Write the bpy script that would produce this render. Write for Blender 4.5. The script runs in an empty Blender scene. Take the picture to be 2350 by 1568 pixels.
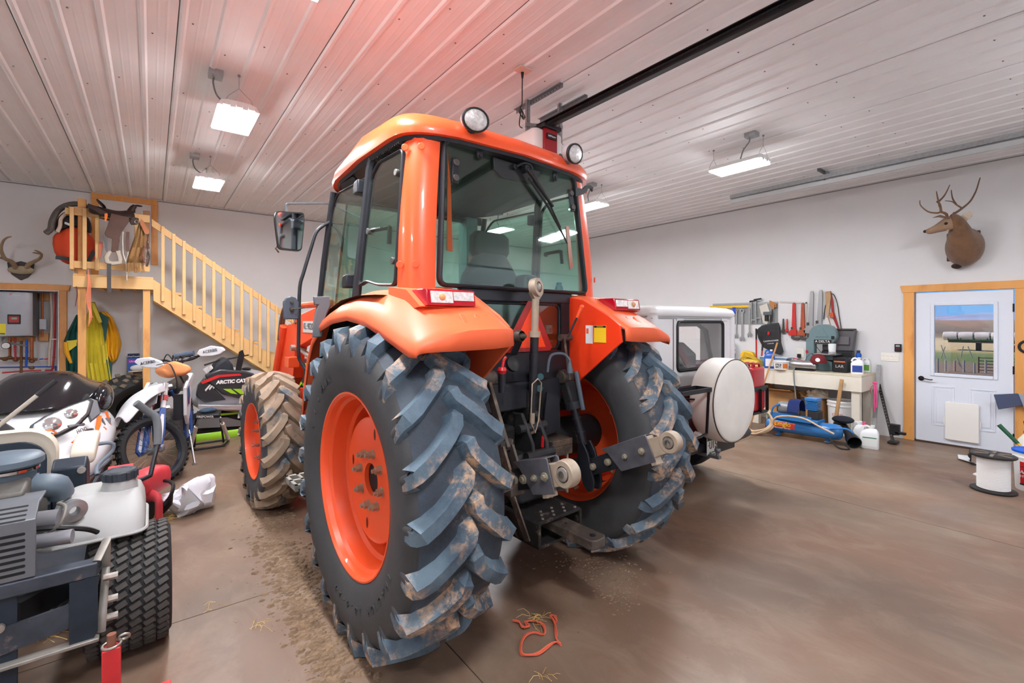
import bpy, math, random
from mathutils import Vector, Matrix
PI=math.pi; R=math.radians
SC=bpy.context.scene; COL=SC.collection
# ------------------------------------------------------------------ camera
F=1066.0; CX=1175.0; CY=740.0; CH=1.64          # focal length (px of a 2350 px wide frame), principal column, horizon row, eye height
PSI=math.atan2(827,1066); SN,CS=math.sin(PSI),math.cos(PSI)
cd=bpy.data.cameras.new('camera'); cam=bpy.data.objects.new('camera',cd); COL.objects.link(cam)
cam.location=(0,0,CH); cam.rotation_euler=(PI/2,0,-PSI)
cd.sensor_width=36; cd.lens=36*F/2350; cd.shift_y=-(784-CY)/2350; cd.clip_start=.02; cd.clip_end=3000
SC.camera=cam
# ------------------------------------------------------------------ world / sun / exposure
w=bpy.data.worlds.new('world'); SC.world=w; w.use_nodes=True
wn=w.node_tree.nodes; wl=w.node_tree.links; wn.clear()
wo=wn.new('ShaderNodeOutputWorld'); wb=wn.new('ShaderNodeBackground'); sk=wn.new('ShaderNodeValToRGB')
wt_=wn.new('ShaderNodeTexCoord'); ws_=wn.new('ShaderNodeSeparateXYZ'); wl.new(wt_.outputs['Generated'],ws_.inputs[0]); wl.new(ws_.outputs[2],sk.inputs[0])
sk.color_ramp.elements[0].position=0; sk.color_ramp.elements[0].color=(.19,.45,.84,1); sk.color_ramp.elements[1].position=1; sk.color_ramp.elements[1].color=(.03,.12,.42,1)   # clear daytime sky, paler at the horizon
wb.inputs['Strength'].default_value=.75
wl.new(sk.outputs[0],wb.inputs[0]); wl.new(wb.outputs[0],wo.inputs[0])
sl=bpy.data.lights.new('sun','SUN'); sl.energy=2.8; sl.angle=R(.6); sl.color=(1,.95,.87)
so=bpy.data.objects.new('sun',sl); COL.objects.link(so); so.location=(40,-10,30); so.rotation_euler=(R(42),0,R(200))
SC.view_settings.view_transform='Standard'; SC.view_settings.look='None'; SC.view_settings.gamma=1; SC.view_settings.use_curve_mapping=False
SC.view_settings.exposure=0.55
LAMP=100.0                                         # emission of each LED shop light diffuser
H=3.70; XB=8.38; YA=9.81; XL=-4.6; YD=-1.3        # ceiling height, wall planes
# ------------------------------------------------------------------ pixel -> point helpers (photo is 2350 x 1568)
def ray(px,py):
    x=(px-CX)/F; return Vector((x*CS+SN,-x*SN+CS,-(py-CY)/F))
def W(px,py,ax,val):
    d=ray(px,py); o=Vector((0,0,CH)); return o+d*((val-o[ax])/d[ax])
def WX(px,py,v): return W(px,py,0,v)
def WY(px,py,v): return W(px,py,1,v)
def WZ(px,py,v=0): return W(px,py,2,v)
# ------------------------------------------------------------------ materials
MAT={}
def lin(c):
    c=c/255; return c/12.92 if c<=.04045 else ((c+.055)/1.055)**2.4
def rgb(r,g,b): return (lin(r),lin(g),lin(b),1)
def mat(name,col,rough=.5,metal=0,var=0,vs=6,col2=None,mixs=None,bump=0,bs=40,coat=0,trans=0,ior=1.45,emit=0,alpha=1,spec=.5,lo=.45,hi=.6,wave=None,stretch=None,sheen=0):
    """principled material; var = value noise, col2 = second colour mixed in by noise patches"""
    if name in MAT: return MAT[name]
    m=bpy.data.materials.new(name); m.use_nodes=True; nt=m.node_tree; n=nt.nodes; l=nt.links
    b=n['Principled BSDF']; c=rgb(*col)
    b.inputs['Base Color'].default_value=c; b.inputs['Roughness'].default_value=rough; b.inputs['Metallic'].default_value=metal
    b.inputs['Coat Weight'].default_value=coat; b.inputs['Transmission Weight'].default_value=trans; b.inputs['IOR'].default_value=ior
    b.inputs['Specular IOR Level'].default_value=spec; b.inputs['Alpha'].default_value=alpha; b.inputs['Sheen Weight'].default_value=sheen
    if emit: b.inputs['Emission Color'].default_value=c; b.inputs['Emission Strength'].default_value=emit
    if var or col2 or bump or wave:
        tc=n.new('ShaderNodeTexCoord'); src=tc.outputs['Object']
        if stretch:
            mp=n.new('ShaderNodeMapping'); mp.inputs['Scale'].default_value=stretch; l.new(src,mp.inputs[0]); src=mp.outputs[0]
        cur=None
        def noise(s,det=4,ro=.55):
            q=n.new('ShaderNodeTexNoise'); q.inputs['Scale'].default_value=s; q.inputs['Detail'].default_value=det; q.inputs['Roughness'].default_value=ro
            l.new(src,q.inputs['Vector']); return q
        if col2:
            q=noise(mixs or vs,6,.6); rp=n.new('ShaderNodeMapRange'); rp.inputs['From Min'].default_value=lo; rp.inputs['From Max'].default_value=hi
            l.new(q.outputs[0],rp.inputs['Value']); mx=n.new('ShaderNodeMix'); mx.data_type='RGBA'
            mx.inputs[6].default_value=c; mx.inputs[7].default_value=rgb(*col2); l.new(rp.outputs[0],mx.inputs[0]); cur=mx.outputs[2]
        if wave:
            wv=n.new('ShaderNodeTexWave'); wv.wave_type='RINGS'; wv.rings_direction='Z'
            wv.inputs['Scale'].default_value=wave[0]; wv.inputs['Distortion'].default_value=wave[1]; wv.inputs['Detail'].default_value=3; wv.inputs['Detail Scale'].default_value=1.2
            l.new(src,wv.inputs['Vector']); mx=n.new('ShaderNodeMix'); mx.data_type='RGBA'
            if cur: l.new(cur,mx.inputs[6])
            else: mx.inputs[6].default_value=c
            mx.inputs[7].default_value=rgb(*wave[2]); l.new(wv.outputs[0],mx.inputs[0]); cur=mx.outputs[2]
        if var:
            q=noise(vs); rp=n.new('ShaderNodeMapRange'); rp.inputs['From Min'].default_value=.3; rp.inputs['From Max'].default_value=.7
            rp.inputs['To Min'].default_value=1-var; rp.inputs['To Max'].default_value=1+var; l.new(q.outputs[0],rp.inputs['Value'])
            hs=n.new('ShaderNodeHueSaturation'); l.new(rp.outputs[0],hs.inputs['Value'])
            if cur: l.new(cur,hs.inputs['Color'])
            else: hs.inputs['Color'].default_value=c
            cur=hs.outputs[0]
        if cur: l.new(cur,b.inputs['Base Color'])
        if bump:
            q=noise(bs,5); bp=n.new('ShaderNodeBump'); bp.inputs['Strength'].default_value=bump; bp.inputs['Distance'].default_value=.01
            l.new(q.outputs[0],bp.inputs['Height']); l.new(bp.outputs[0],b.inputs['Normal'])
    MAT[name]=m; return m
# ------------------------------------------------------------------ mesh builder
WLOC={}       # empties built in world coordinates: name -> location
def basis(d,up=(0,0,1)):
    d=Vector(d).normalized(); u=Vector(up)
    if abs(d.dot(u))>.98: u=Vector((1,0,0)) if abs(d.x)<.9 else Vector((0,1,0))
    x=u.cross(d).normalized(); return x,d.cross(x).normalized(),d
def frame(o,d,up=(0,0,1)):
    x,y,z=basis(d,up); m=Matrix((x,y,z)).transposed().to_4x4(); m.translation=Vector(o); return m
class G:
    def __init__(s): s.v=[]; s.f=[]; s.mi=[]; s.cur=0
    def add(s,vs,fs,M=None):
        o=len(s.v)
        for v in vs:
            v=Vector(v)
            if M is not None: v=M@v
            s.v.append((v.x,v.y,v.z))
        for f in fs: s.f.append(tuple(i+o for i in f)); s.mi.append(s.cur)
        return s
    def box(s,x0,x1,y0,y1,z0,z1,M=None):
        return s.add([(x0,y0,z0),(x1,y0,z0),(x1,y1,z0),(x0,y1,z0),(x0,y0,z1),(x1,y0,z1),(x1,y1,z1),(x0,y1,z1)],
            [(0,3,2,1),(4,5,6,7),(0,1,5,4),(1,2,6,5),(2,3,7,6),(3,0,4,7)],M)
    def cbox(s,c,sz,M=None,rz=0,rx=0,ry=0):
        T=Matrix.Translation(Vector(c))@Matrix.Rotation(rz,4,'Z')@Matrix.Rotation(ry,4,'Y')@Matrix.Rotation(rx,4,'X')
        if M is not None: T=M@T
        a,b,d=[q/2 for q in sz]; return s.box(-a,a,-b,b,-d,d,T)
    def bar(s,p,q,wd,ht,up=(0,0,1)):
        p=Vector(p);q=Vector(q); m=frame(p,q-p,up); L=(q-p).length
        return s.box(-wd/2,wd/2,-ht/2,ht/2,0,L,m)
    def rings(s,rs,closed=True,caps=True,loop=False):
        n=len(rs[0]); vs=[v for r in rs for v in r]; fs=[]; m=len(rs)
        for i in range(m if loop else m-1):
            a=i*n; b=((i+1)%m)*n
            for j in range(n if closed else n-1):
                k=(j+1)%n; fs.append((a+j,a+k,b+k,b+j))
        if caps and closed and not loop: fs.append(tuple(range(n-1,-1,-1))); fs.append(tuple((m-1)*n+j for j in range(n)))
        return s.add(vs,fs)
    def tube(s,pts,r,n=8,loop=False,caps=True,flat=None):
        pts=[Vector(p) for p in pts]; m=len(pts); rs=r if isinstance(r,(list,tuple)) else [r]*m
        def tan(i):
            if loop: return (pts[(i+1)%m]-pts[i-1]).normalized()
            return (pts[min(i+1,m-1)]-pts[max(i-1,0)]).normalized()
        t0=tan(0); x,y,_=basis(t0); out=[]
        for i in range(m):
            t=tan(i); x=(x-t*x.dot(t)); x=x.normalized() if x.length>1e-6 else basis(t)[0]; y=t.cross(x)
            fx,fy=flat or (1,1)
            out.append([pts[i]+x*(math.cos(2*PI*k/n)*rs[i]*fx)+y*(math.sin(2*PI*k/n)*rs[i]*fy) for k in range(n)])
        return s.rings(out,True,caps,loop)
    def cyl(s,p,q,r,n=16,r2=None,caps=True):
        p=Vector(p);q=Vector(q);x,y,_=basis(q-p); r2=r if r2 is None else r2
        rr=[[c+x*(math.cos(2*PI*k/n)*a)+y*(math.sin(2*PI*k/n)*a) for k in range(n)] for c,a in ((p,r),(q,r2))]
        return s.rings(rr,True,caps)
    def lathe(s,prof,n=24,M=None,a0=0,a1=2*PI,caps=False):
        """profile of (radius, height) turned about local z"""
        full=abs(a1-a0-2*PI)<1e-6; k=n if full else n+1
        rs=[[Vector((r*math.cos(a0+(a1-a0)*i/n),r*math.sin(a0+(a1-a0)*i/n),z)) for i in range(k)] for r,z in prof]
        if M is not None: rs=[[M@v for v in r] for r in rs]
        return s.rings(rs,full,caps)
    def prism(s,poly,d0,d1,M=None,ax=None):
        """2-D outline extruded; ax='x': outline in (y,z), 'y': (x,z), 'z': (x,y)"""
        def mk(p,d):
            return {'x':(d,p[0],p[1]),'y':(p[0],d,p[1]),'z':(p[0],p[1],d),None:(p[0],p[1],d)}[ax]
        n=len(poly); vs=[mk(p,d0) for p in poly]+[mk(p,d1) for p in poly]
        fs=[tuple(range(n-1,-1,-1)),tuple(range(n,2*n))]+[(i,(i+1)%n,n+(i+1)%n,n+i) for i in range(n)]
        return s.add(vs,fs,M)
    def ell(s,c,r,nu=16,nv=10,M=None):
        c=Vector(c); r=r if isinstance(r,(tuple,list)) else (r,r,r)
        T=Matrix.Translation(c)@Matrix.Diagonal((r[0],r[1],r[2],1)) if M is None else M@Matrix.Translation(c)@Matrix.Diagonal((r[0],r[1],r[2],1))
        vs=[(0,0,-1)]+[(math.cos(2*PI*j/nu)*math.sin(PI*i/nv),math.sin(2*PI*j/nu)*math.sin(PI*i/nv),-math.cos(PI*i/nv)) for i in range(1,nv) for j in range(nu)]+[(0,0,1)]
        fs=[(0,1+(j+1)%nu,1+j) for j in range(nu)]
        for i in range(nv-2):
            for j in range(nu):
                a=1+i*nu; b=a+nu; k=(j+1)%nu; fs.append((a+j,a+k,b+k,b+j))
        t=len(vs)-1; a=1+(nv-2)*nu; fs+=[(a+j,a+(j+1)%nu,t) for j in range(nu)]
        return s.add(vs,fs,T)
    def grid(s,rows,th=0):
        """open surface from rows of points"""
        return s.rings(rows,closed=False,caps=False)
    def obj(s,name,m,parent=None,smooth=None,bevel=0,bseg=2,sub=0,solid=0,label=None,kind=None,cat=None,group=None,origin=None,angle=38,recalc=True):
        me=bpy.data.meshes.new(name); vs=s.v
        loc=Vector((0,0,0))
        if parent is not None:
            p=parent
            while p.parent is not None: p=p.parent
            off=WLOC.get(p.name)
            if off is not None: vs=[(a-off[0],b-off[1],c-off[2]) for a,b,c in vs]
        elif origin!='keep':
            xs,ys,zs=zip(*vs); loc=Vector(origin) if origin else Vector(((min(xs)+max(xs))/2,(min(ys)+max(ys))/2,min(zs)))
            vs=[(a-loc.x,b-loc.y,c-loc.z) for a,b,c in vs]
        me.from_pydata(vs,[],s.f)
        if recalc:
            import bmesh
            bm=bmesh.new(); bm.from_mesh(me); bmesh.ops.recalc_face_normals(bm,faces=bm.faces); bm.to_mesh(me); bm.free()
        for q in (m if isinstance(m,(list,tuple)) else [m]): me.materials.append(q)
        if isinstance(m,(list,tuple)): me.polygons.foreach_set('material_index',s.mi)
        if smooth or (smooth is None and (sub or len(s.f)>14)):
            me.shade_smooth()
            if not sub: me.set_sharp_from_angle(angle=R(angle))
        o=bpy.data.objects.new(name,me); COL.objects.link(o); o.location=loc
        if parent is not None: o.parent=parent
        if solid:
            q=o.modifiers.new('solidify','SOLIDIFY'); q.thickness=solid; q.offset=0
        if bevel:
            q=o.modifiers.new('bevel','BEVEL'); q.width=bevel; q.segments=bseg; q.limit_method='ANGLE'; q.angle_limit=R(35); q.harden_normals=False
            if not smooth and len(s.f)<=14: me.shade_smooth(); me.set_sharp_from_angle(angle=R(50))
        if sub:
            q=o.modifiers.new('subdivision','SUBSURF'); q.levels=sub; q.render_levels=sub
        if label: o['label']=label
        if kind: o['kind']=kind
        if cat: o['category']=cat
        if group: o['group']=group
        return o
def thing(name,label,cat,loc=(0,0,0),rz=0,group=None,world=False,kind=None):
    o=bpy.data.objects.new(name,None); COL.objects.link(o); o.location=loc; o.rotation_euler=(0,0,rz); o.empty_display_size=.1
    if kind: o['kind']=kind
    if label: o['label']=label
    if cat: o['category']=cat
    if group: o['group']=group
    if world: WLOC[o.name]=tuple(loc)
    return o
def dup(root,loc,rz=None,label=None,group=None):
    r=root.copy(); COL.objects.link(r); r.location=loc
    if rz is not None: r.rotation_euler=(0,0,rz)
    if label: r['label']=label
    if group: r['group']=group
    for ch in list(root.children):
        c=ch.copy(); COL.objects.link(c); c.parent=r
        for g in ch.children:
            d=g.copy(); COL.objects.link(d); d.parent=c
    return r
def text(name,body,size,M,m,parent,depth=.0008,align='CENTER',sx=1,shear=0,bold=0):
    cu=bpy.data.curves.new(name,'FONT'); cu.body=body; cu.size=size; cu.extrude=depth; cu.align_x=align; cu.align_y='CENTER'; cu.shear=shear; cu.offset=bold; cu.resolution_u=3
    t=bpy.data.objects.new(name,cu); COL.objects.link(t)
    dg=bpy.context.evaluated_depsgraph_get(); me=bpy.data.meshes.new_from_object(t.evaluated_get(dg))
    bpy.data.objects.remove(t); bpy.data.curves.remove(cu)
    g=G(); g.add([(v.co.x*sx,v.co.y,v.co.z) for v in me.vertices],[tuple(p.vertices) for p in me.polygons],M)
    bpy.data.meshes.remove(me)
    return g.obj(name,m,parent,smooth=False,recalc=False)
def plane(o,x,y):
    """matrix with local x,y along the given directions (text lies in it, facing x cross y)"""
    x=Vector(x).normalized(); z=x.cross(Vector(y)).normalized(); y=z.cross(x); m=Matrix((x,y,z)).transposed().to_4x4(); m.translation=Vector(o); return m
def arc(c,r,a0,a1,n,M=None):
    out=[Vector((c[0]+r*math.cos(a0+(a1-a0)*i/n),c[1]+r*math.sin(a0+(a1-a0)*i/n),0)) for i in range(n+1)]
    return [M@p for p in out] if M is not None else out
def rrect(x0,x1,y0,y1,r,n=4):
    p=[]
    for cx,cy,a in ((x1-r,y1-r,0),(x0+r,y1-r,PI/2),(x0+r,y0+r,PI),(x1-r,y0+r,1.5*PI)):
        p+=[(cx+r*math.cos(a+PI/2*i/n),cy+r*math.sin(a+PI/2*i/n)) for i in range(n+1)]
    return p
def spline(pts,n=6,loop=False):
    """Catmull-Rom through points"""
    P=[Vector(p) for p in pts]; out=[]; m=len(P)
    for i in range(m if loop else m-1):
        a,b,c,d=(P[(i-1)%m],P[i],P[(i+1)%m],P[(i+2)%m]) if loop else (P[max(i-1,0)],P[i],P[i+1],P[min(i+2,m-1)])
        for k in range(n):
            t=k/n; out.append(.5*((2*b)+(c-a)*t+(2*a-5*b+4*c-d)*t*t+(3*b-a-3*c+d)*t**3))
    if not loop: out.append(P[-1])
    return out
random.seed(7)
# ================================================================== materials of the place
WHITE=mat('painted wall board',(218,217,217),.6,var=.025,vs=1.5,bump=.04,bs=60)
CEIL=mat('white ribbed metal ceiling',(238,238,238),.5,.0,var=.03,vs=2)
PINE=mat('knotty pine board',(222,158,86),.45,var=.12,vs=3,col2=(190,110,45),mixs=5,lo=.52,hi=.75,stretch=(1,1,.25),coat=.2)
LUMB=mat('pale lumber',(226,184,124),.55,var=.10,vs=4,col2=(205,150,84),mixs=4,lo=.5,hi=.8,stretch=(.4,1,1))
DOORW=mat('white door paint',(222,228,238),.35)
STEELG=mat('galvanised steel',(168,172,174),.38,.75,var=.12,vs=30)
BLACKP=mat('black plastic',(26,27,29),.45)
BLACKM=mat('black painted steel',(30,32,36),.4,.2)
CHROME=mat('chrome',(215,215,215),.12,1)
DARKRUB=mat('dark rubber',(38,39,41),.75)
WHITEP=mat('white plastic',(235,235,233),.4)
REDP=mat('red plastic',(190,32,38),.35)
BRONZE=mat('dark bronze',(45,38,34),.35,.7)
# ------------------------------------------------------------------ floor (stained concrete, four pours parted by saw joints)
def floor_mat():
    m=bpy.data.materials.new('stained concrete'); m.use_nodes=True; nt=m.node_tree; n=nt.nodes; l=nt.links; b=n['Principled BSDF']
    tc=n.new('ShaderNodeTexCoord'); src=tc.outputs['Object']
    def nz(s,det=6,ro=.6,sc=None,dist=0):
        q=n.new('ShaderNodeTexNoise'); q.inputs['Scale'].default_value=s; q.inputs['Detail'].default_value=det; q.inputs['Roughness'].default_value=ro; q.inputs['Distortion'].default_value=dist
        if sc:
            mp=n.new('ShaderNodeMapping'); mp.inputs['Scale'].default_value=sc; mp.inputs['Rotation'].default_value=(0,0,R(18)); l.new(src,mp.inputs[0]); l.new(mp.outputs[0],q.inputs['Vector'])
        else: l.new(src,q.inputs['Vector'])
        return q.outputs[0]
    def rng(o,a,b_,c=0,d=1):
        q=n.new('ShaderNodeMapRange'); q.inputs['From Min'].default_value=a; q.inputs['From Max'].default_value=b_; q.inputs['To Min'].default_value=c; q.inputs['To Max'].default_value=d; l.new(o,q.inputs['Value']); return q.outputs[0]
    def mix(f,a,b_):
        q=n.new('ShaderNodeMix'); q.data_type='RGBA'; l.new(f,q.inputs[0])
        for i,x in ((6,a),(7,b_)):
            if isinstance(x,tuple): q.inputs[i].default_value=rgb(*x)
            else: l.new(x,q.inputs[i])
        return q.outputs[2]
    c=mix(rng(nz(.5,4,.55,(1,.85,1),.5),.28,.72),(100,80,67),(140,119,100))
    c=mix(rng(nz(1.0,5,.6,(1,.75,1),.6),.36,.74,0,.7),c,(122,86,63))
    c=mix(rng(nz(3,9,.7,(1.3,.7,1),.8),.46,.86,0,.42),c,(178,160,140))
    c=mix(rng(nz(.8,5,.55,(1,.8,1),.5),.42,.86,0,.7),c,(66,52,44))
    l.new(c,b.inputs['Base Color'])
    l.new(rng(nz(1.4,4,.5),.35,.7,.36,.58),b.inputs['Roughness'])
    b.inputs['Specular IOR Level'].default_value=.5
    bp=n.new('ShaderNodeBump'); bp.inputs['Strength'].default_value=.08; bp.inputs['Distance'].default_value=.01; l.new(nz(9,8,.65),bp.inputs['Height']); l.new(bp.outputs[0],b.inputs['Normal'])
    MAT['stained concrete']=m; return m
FLOORM=floor_mat()
fl=thing('floor',None,None,(0,0,0),kind='structure')
JX=[XL-.3,1.19,5.0,XB+.3]; JY=[YD-.3,3.13,YA+.6]; gp=.003
for i in range(3):
    for j in range(2):
        G().box(JX[i]+gp,JX[i+1]-gp,JY[j]+gp,JY[j+1]-gp,-.12,0).obj('slab',FLOORM,fl,smooth=False)
G().box(JX[0],JX[-1],JY[0],JY[-1],-.16,-.012).obj('joint_bed',mat('joint dirt',(58,44,38),.9),fl,smooth=False)
# ------------------------------------------------------------------ ceiling: ribbed metal panels
ce=thing('ceiling',None,None,(0,0,H),kind='structure',world=True)
SP=.2205; x=.15+.02-SP*24; per=4
def panel_profile(x0):
    pr=[]
    for k in range(per):
        c=x0+k*SP
        pr+=[(c-.024,0),(c-.010,-.013),(c+.010,-.013),(c+.024,0)]
        for t in (.085,.135): pr+=[(c+t-.010,0),(c+t,-.0012),(c+t+.010,0)]
    return pr+[(x0+per*SP-.030,0)]
while x<XB+.2:
    pr=panel_profile(x)
    G().grid([[Vector((a,y,H+.0+b)) for a,b in pr] for y in (YD-.2,YA+.1)]).obj('panel',CEIL,ce,smooth=False)
    x+=per*SP
gs=G(); x=.17-SP*24; k=0
while x<XB:
    y=YD+.3+(k%2)*.3
    while y<YA-.1:
        gs.add([(x+.055+a,y+b,H-.0015) for a,b in ((-.006,-.006),(.006,-.006),(.006,.006),(-.006,.006))]+[(x+.055,y,H-.008)],[(0,1,4),(1,2,4),(2,3,4),(3,0,4)]); y+=1.22
    x+=SP; k+=1
gs.obj('screw_heads',mat('screw head',(120,116,112),.5,.5),ce,smooth=False,kind='stuff')
G().box(XL-.3,XB+.3,YD-.3,YA+.7,H+.03,H+.12).obj('roof_deck',WHITE,ce,smooth=False)
# ------------------------------------------------------------------ walls
CL0,CL1,CLT=-2.75,-1.11,2.12       # boiler closet opening
wa=thing('wall_back',None,None,(0,YA,0),kind='structure',world=True)
G().box(XL-.3,CL0,YA,YA+.15,0,H+.02).box(CL0,CL1,YA,YA+.15,CLT,H+.02).box(CL1,XB+.15,YA,YA+.15,0,H+.02).obj('wall_board',WHITE,wa,smooth=False)
G().box(CL0-.05,CL1+.05,YA+.5,YA+.56,0,CLT+.06).box(CL0-.05,CL0,YA+.15,YA+.5,0,CLT+.06).box(CL1,CL1+.05,YA+.15,YA+.5,0,CLT+.06).box(CL0,CL1,YA+.15,YA+.5,CLT,CLT+.06).obj('closet_lining',WHITE,wa,smooth=False)
D0,D1,DT=.73,1.66,2.04             # door in the right wall
wb_=thing('wall_right',None,None,(XB,0,0),kind='structure',world=True)
G().box(XB,XB+.15,YD-.3,D0-.02,0,H+.02).box(XB,XB+.15,D1+.02,YA+.15,0,H+.02).box(XB,XB+.15,D0-.02,D1+.02,DT+.02,H+.02).obj('wall_board',WHITE,wb_,smooth=False)
G().box(XL-.15,XL,YD-.3,YA+.15,0,H+.02).obj('wall_left',WHITE,smooth=False,kind='structure')
# front wall behind the camera with two closed sectional overhead doors
wf=thing('wall_front',None,None,(0,YD,0),kind='structure',world=True)
GD=((-3.9,-.1),(1.2,6.8)); GH=3.05
g=G(); xs=[XL-.15]+[v for p in GD for v in p]+[XB+.15]
for i in range(0,len(xs),2): g.box(xs[i],xs[i+1],YD-.15,YD,0,H+.02)
for a,b in GD: g.box(a,b,YD-.15,YD,GH,H+.02)
g.obj('wall_board',WHITE,wf,smooth=False)
for q,(a,b) in enumerate(GD):
    d=thing('door_%d'%(q+2),None,None,((a+b)/2,YD,0),kind='structure',world=True)
    for k in range(5): G().box(a,b,YD-.09,YD-.04,k*GH/5+.003,(k+1)*GH/5-.003).obj('door_section',DOORW,d,bevel=.006)
# thin gap line at the top of the walls (dark reveal)
G().box(XB-.012,XB-.001,YD,YA,H-.032,H-.022).obj('trim_1',mat('trim grey',(118,114,110),.5),kind='structure',smooth=False)
G().box(XL,XB-.02,YA-.012,YA-.001,H-.032,H-.022).obj('trim_2',MAT['trim grey'],kind='structure',smooth=False)
# ------------------------------------------------------------------ entrance door
tr=thing('trim_3',None,None,(XB,1.2,0),kind='structure',world=True)
G().box(XB-.03,XB-.001,D1+.01,D1+.125,0,DT+.015).obj('casing_board',PINE,tr,bevel=.004)
G().box(XB-.03,XB-.001,D0-.125,D0-.01,0,DT+.015).obj('casing_board',PINE,tr,bevel=.004)
G().prism([(D0-.16,DT+.015),(D1+.14,DT+.015),(D1+.165,DT+.115),(D0-.185,DT+.115)],XB-.034,XB-.001,ax='x').obj('head_board',PINE,tr,bevel=.004)
dr=thing('door_1',None,None,(XB+.02,1.2,0),kind='structure',world=True)
GL=(.905,1.465,.955,1.865)          # glass y0,y1,z0,z1
xd0,xd1=XB+.0,XB+.045
g=G(); g.box(xd0,xd1,D0+.003,GL[0],.02,DT).box(xd0,xd1,GL[1],D1-.003,.02,DT).box(xd0,xd1,GL[0],GL[1],.02,GL[2]).box(xd0,xd1,GL[0],GL[1],GL[3],DT)
g.obj('door_leaf',DOORW,dr,smooth=False)
g=G()
for a,b,c,d in ((GL[0]-.04,GL[0],GL[2]-.04,GL[3]+.04),(GL[1],GL[1]+.04,GL[2]-.04,GL[3]+.04),(GL[0],GL[1],GL[2]-.04,GL[2]),(GL[0],GL[1],GL[3],GL[3]+.04)): g.box(xd0-.014,xd0,a,b,c,d)
g.obj('glazing_frame',DOORW,dr,bevel=.006)
GLASS=bpy.data.materials.new('clear glass'); GLASS.use_nodes=True
_n=GLASS.node_tree.nodes; _l=GLASS.node_tree.links; _n.clear(); _o=_n.new('ShaderNodeOutputMaterial'); _m=_n.new('ShaderNodeMixShader'); _t=_n.new('ShaderNodeBsdfTransparent'); _g=_n.new('ShaderNodeBsdfGlossy'); _f=_n.new('ShaderNodeMapRange'); _w=_n.new('ShaderNodeLayerWeight'); _p=_n.new('ShaderNodeMath'); _p.operation='POWER'; _p.inputs[1].default_value=3.0
_w.inputs[0].default_value=.5; _f.inputs['To Min'].default_value=.05; _f.inputs['To Max'].default_value=.7; _g.inputs['Roughness'].default_value=.02; _l.new(_w.outputs['Facing'],_p.inputs[0]); _l.new(_p.outputs[0],_f.inputs['Value']); _l.new(_f.outputs[0],_m.inputs[0]); _l.new(_t.outputs[0],_m.inputs[1]); _l.new(_g.outputs[0],_m.inputs[2]); _l.new(_m.outputs[0],_o.inputs[0])
G().box(XB+.02,XB+.026,GL[0],GL[1],GL[2],GL[3]).obj('pane',GLASS,dr,smooth=False)
for a,b in ((1.265,1.49),(.885,1.125)):
    g=G()
    for t,dp in ((0,.008),(.022,.0),(.038,.006)): 
        pass
    g.box(xd0-.007,xd0,a,b,.25,.27).box(xd0-.007,xd0,a,b,.765,.785).box(xd0-.007,xd0,a,a+.02,.27,.765).box(xd0-.007,xd0,b-.02,b,.27,.765)
    g.obj('panel_moulding',DOORW,dr,bevel=.003)
    G().box(xd0-.008,xd0,a+.045,b-.045,.295,.74).obj('raised_panel',DOORW,dr,bevel=.007,bseg=1)
for z in (.22,1.05,1.82): G().cyl((xd0-.008,D0+.002,z-.05),(xd0-.008,D0+.002,z+.05),.008,8).obj('hinge',BRONZE,dr)
hn=G().cyl((xd0-.012,1.60,.87),(xd0,1.60,.87),.032,20).cyl((xd0-.012,1.60,.87),(xd0-.05,1.60,.87),.012,10).obj('handle',BRONZE,dr)
G().tube(spline([(xd0-.05,1.605,.872),(xd0-.055,1.56,.872),(xd0-.05,1.50,.862),(xd0-.046,1.475,.866)],4),.010,8,flat=(1,.7)).obj('lever',BRONZE,hn)
G().box(XB-.015,XB+.15,D0-.02,D1+.02,0,.022).obj('threshold',mat('threshold bronze',(88,70,60),.4,.5),dr,bevel=.004)
pt=G().prism(rrect(1.03,1.355,.085,.585,.02),xd0-.035,xd0-.012,ax='x').obj('pet_door_cover',mat('ivory plastic',(238,236,230),.4),dr,bevel=.006)
for yy in (1.03,1.355): G().prism([(yy-.004,.27),(yy+.016*(1 if yy>1.2 else -1),.30),(yy+.016*(1 if yy>1.2 else -1),.36),(yy-.004,.39)],xd0-.03,xd0-.018,ax='x').obj('latch',MAT['ivory plastic'],pt)
# ------------------------------------------------------------------ LED shop lights
EM=mat('led diffuser',(250,251,255),.5,emit=LAMP)
LBODY=mat('white light housing',(236,236,234),.35)
WIRE=mat('steel wire',(150,150,152),.4,.8)
GREYC=mat('grey conduit',(120,122,126),.5)
def shop_light(name,label,loc,group):
    t=thing(name,label,'light',loc,group=group)
    g=G(); g.prism([(-.155,0),(.155,0),(.13,.045),(.08,.06),(-.08,.06),(-.13,.045)],-.285,.285,ax='y'); g.obj('housing',LBODY,t,bevel=.004)
    for x in (-.09,0,.09): G().cbox((x,-.292,.02),(.05,.012,.03)).obj('end_clip',LBODY,t,bevel=.003)
    G().box(-.145,.145,-.278,.278,-.012,.0).obj('diffuser',EM,t,smooth=False)
    for y in (-.27,.30):
        w_=G(); w_.tube([(-.1,y,.05),(-.07,y,.1),(0,y,.17),(0,y,.283)],.0018,5).tube([(.1,y,.05),(.09,y,.09),(0,y,.17)],.0018,5)
        w_.ell((0,y,.276),(.012,.012,.01),8,6).obj('hanging_wire',WIRE,t)
    b=G().box(-.21,-.11,-.28,-.16,.235,.283) if True else None
    b.obj('junction_box',STEELG,t,bevel=.004)
    G().tube(spline([(-.17,-.2,.235),(-.175,-.2,.19),(-.14,-.12,.13),(-.05,-.05,.09),(-.02,-.02,.06)],5),.007,6).obj('power_cord',GREYC,t)
    return t
LZ=H-.285
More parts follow.
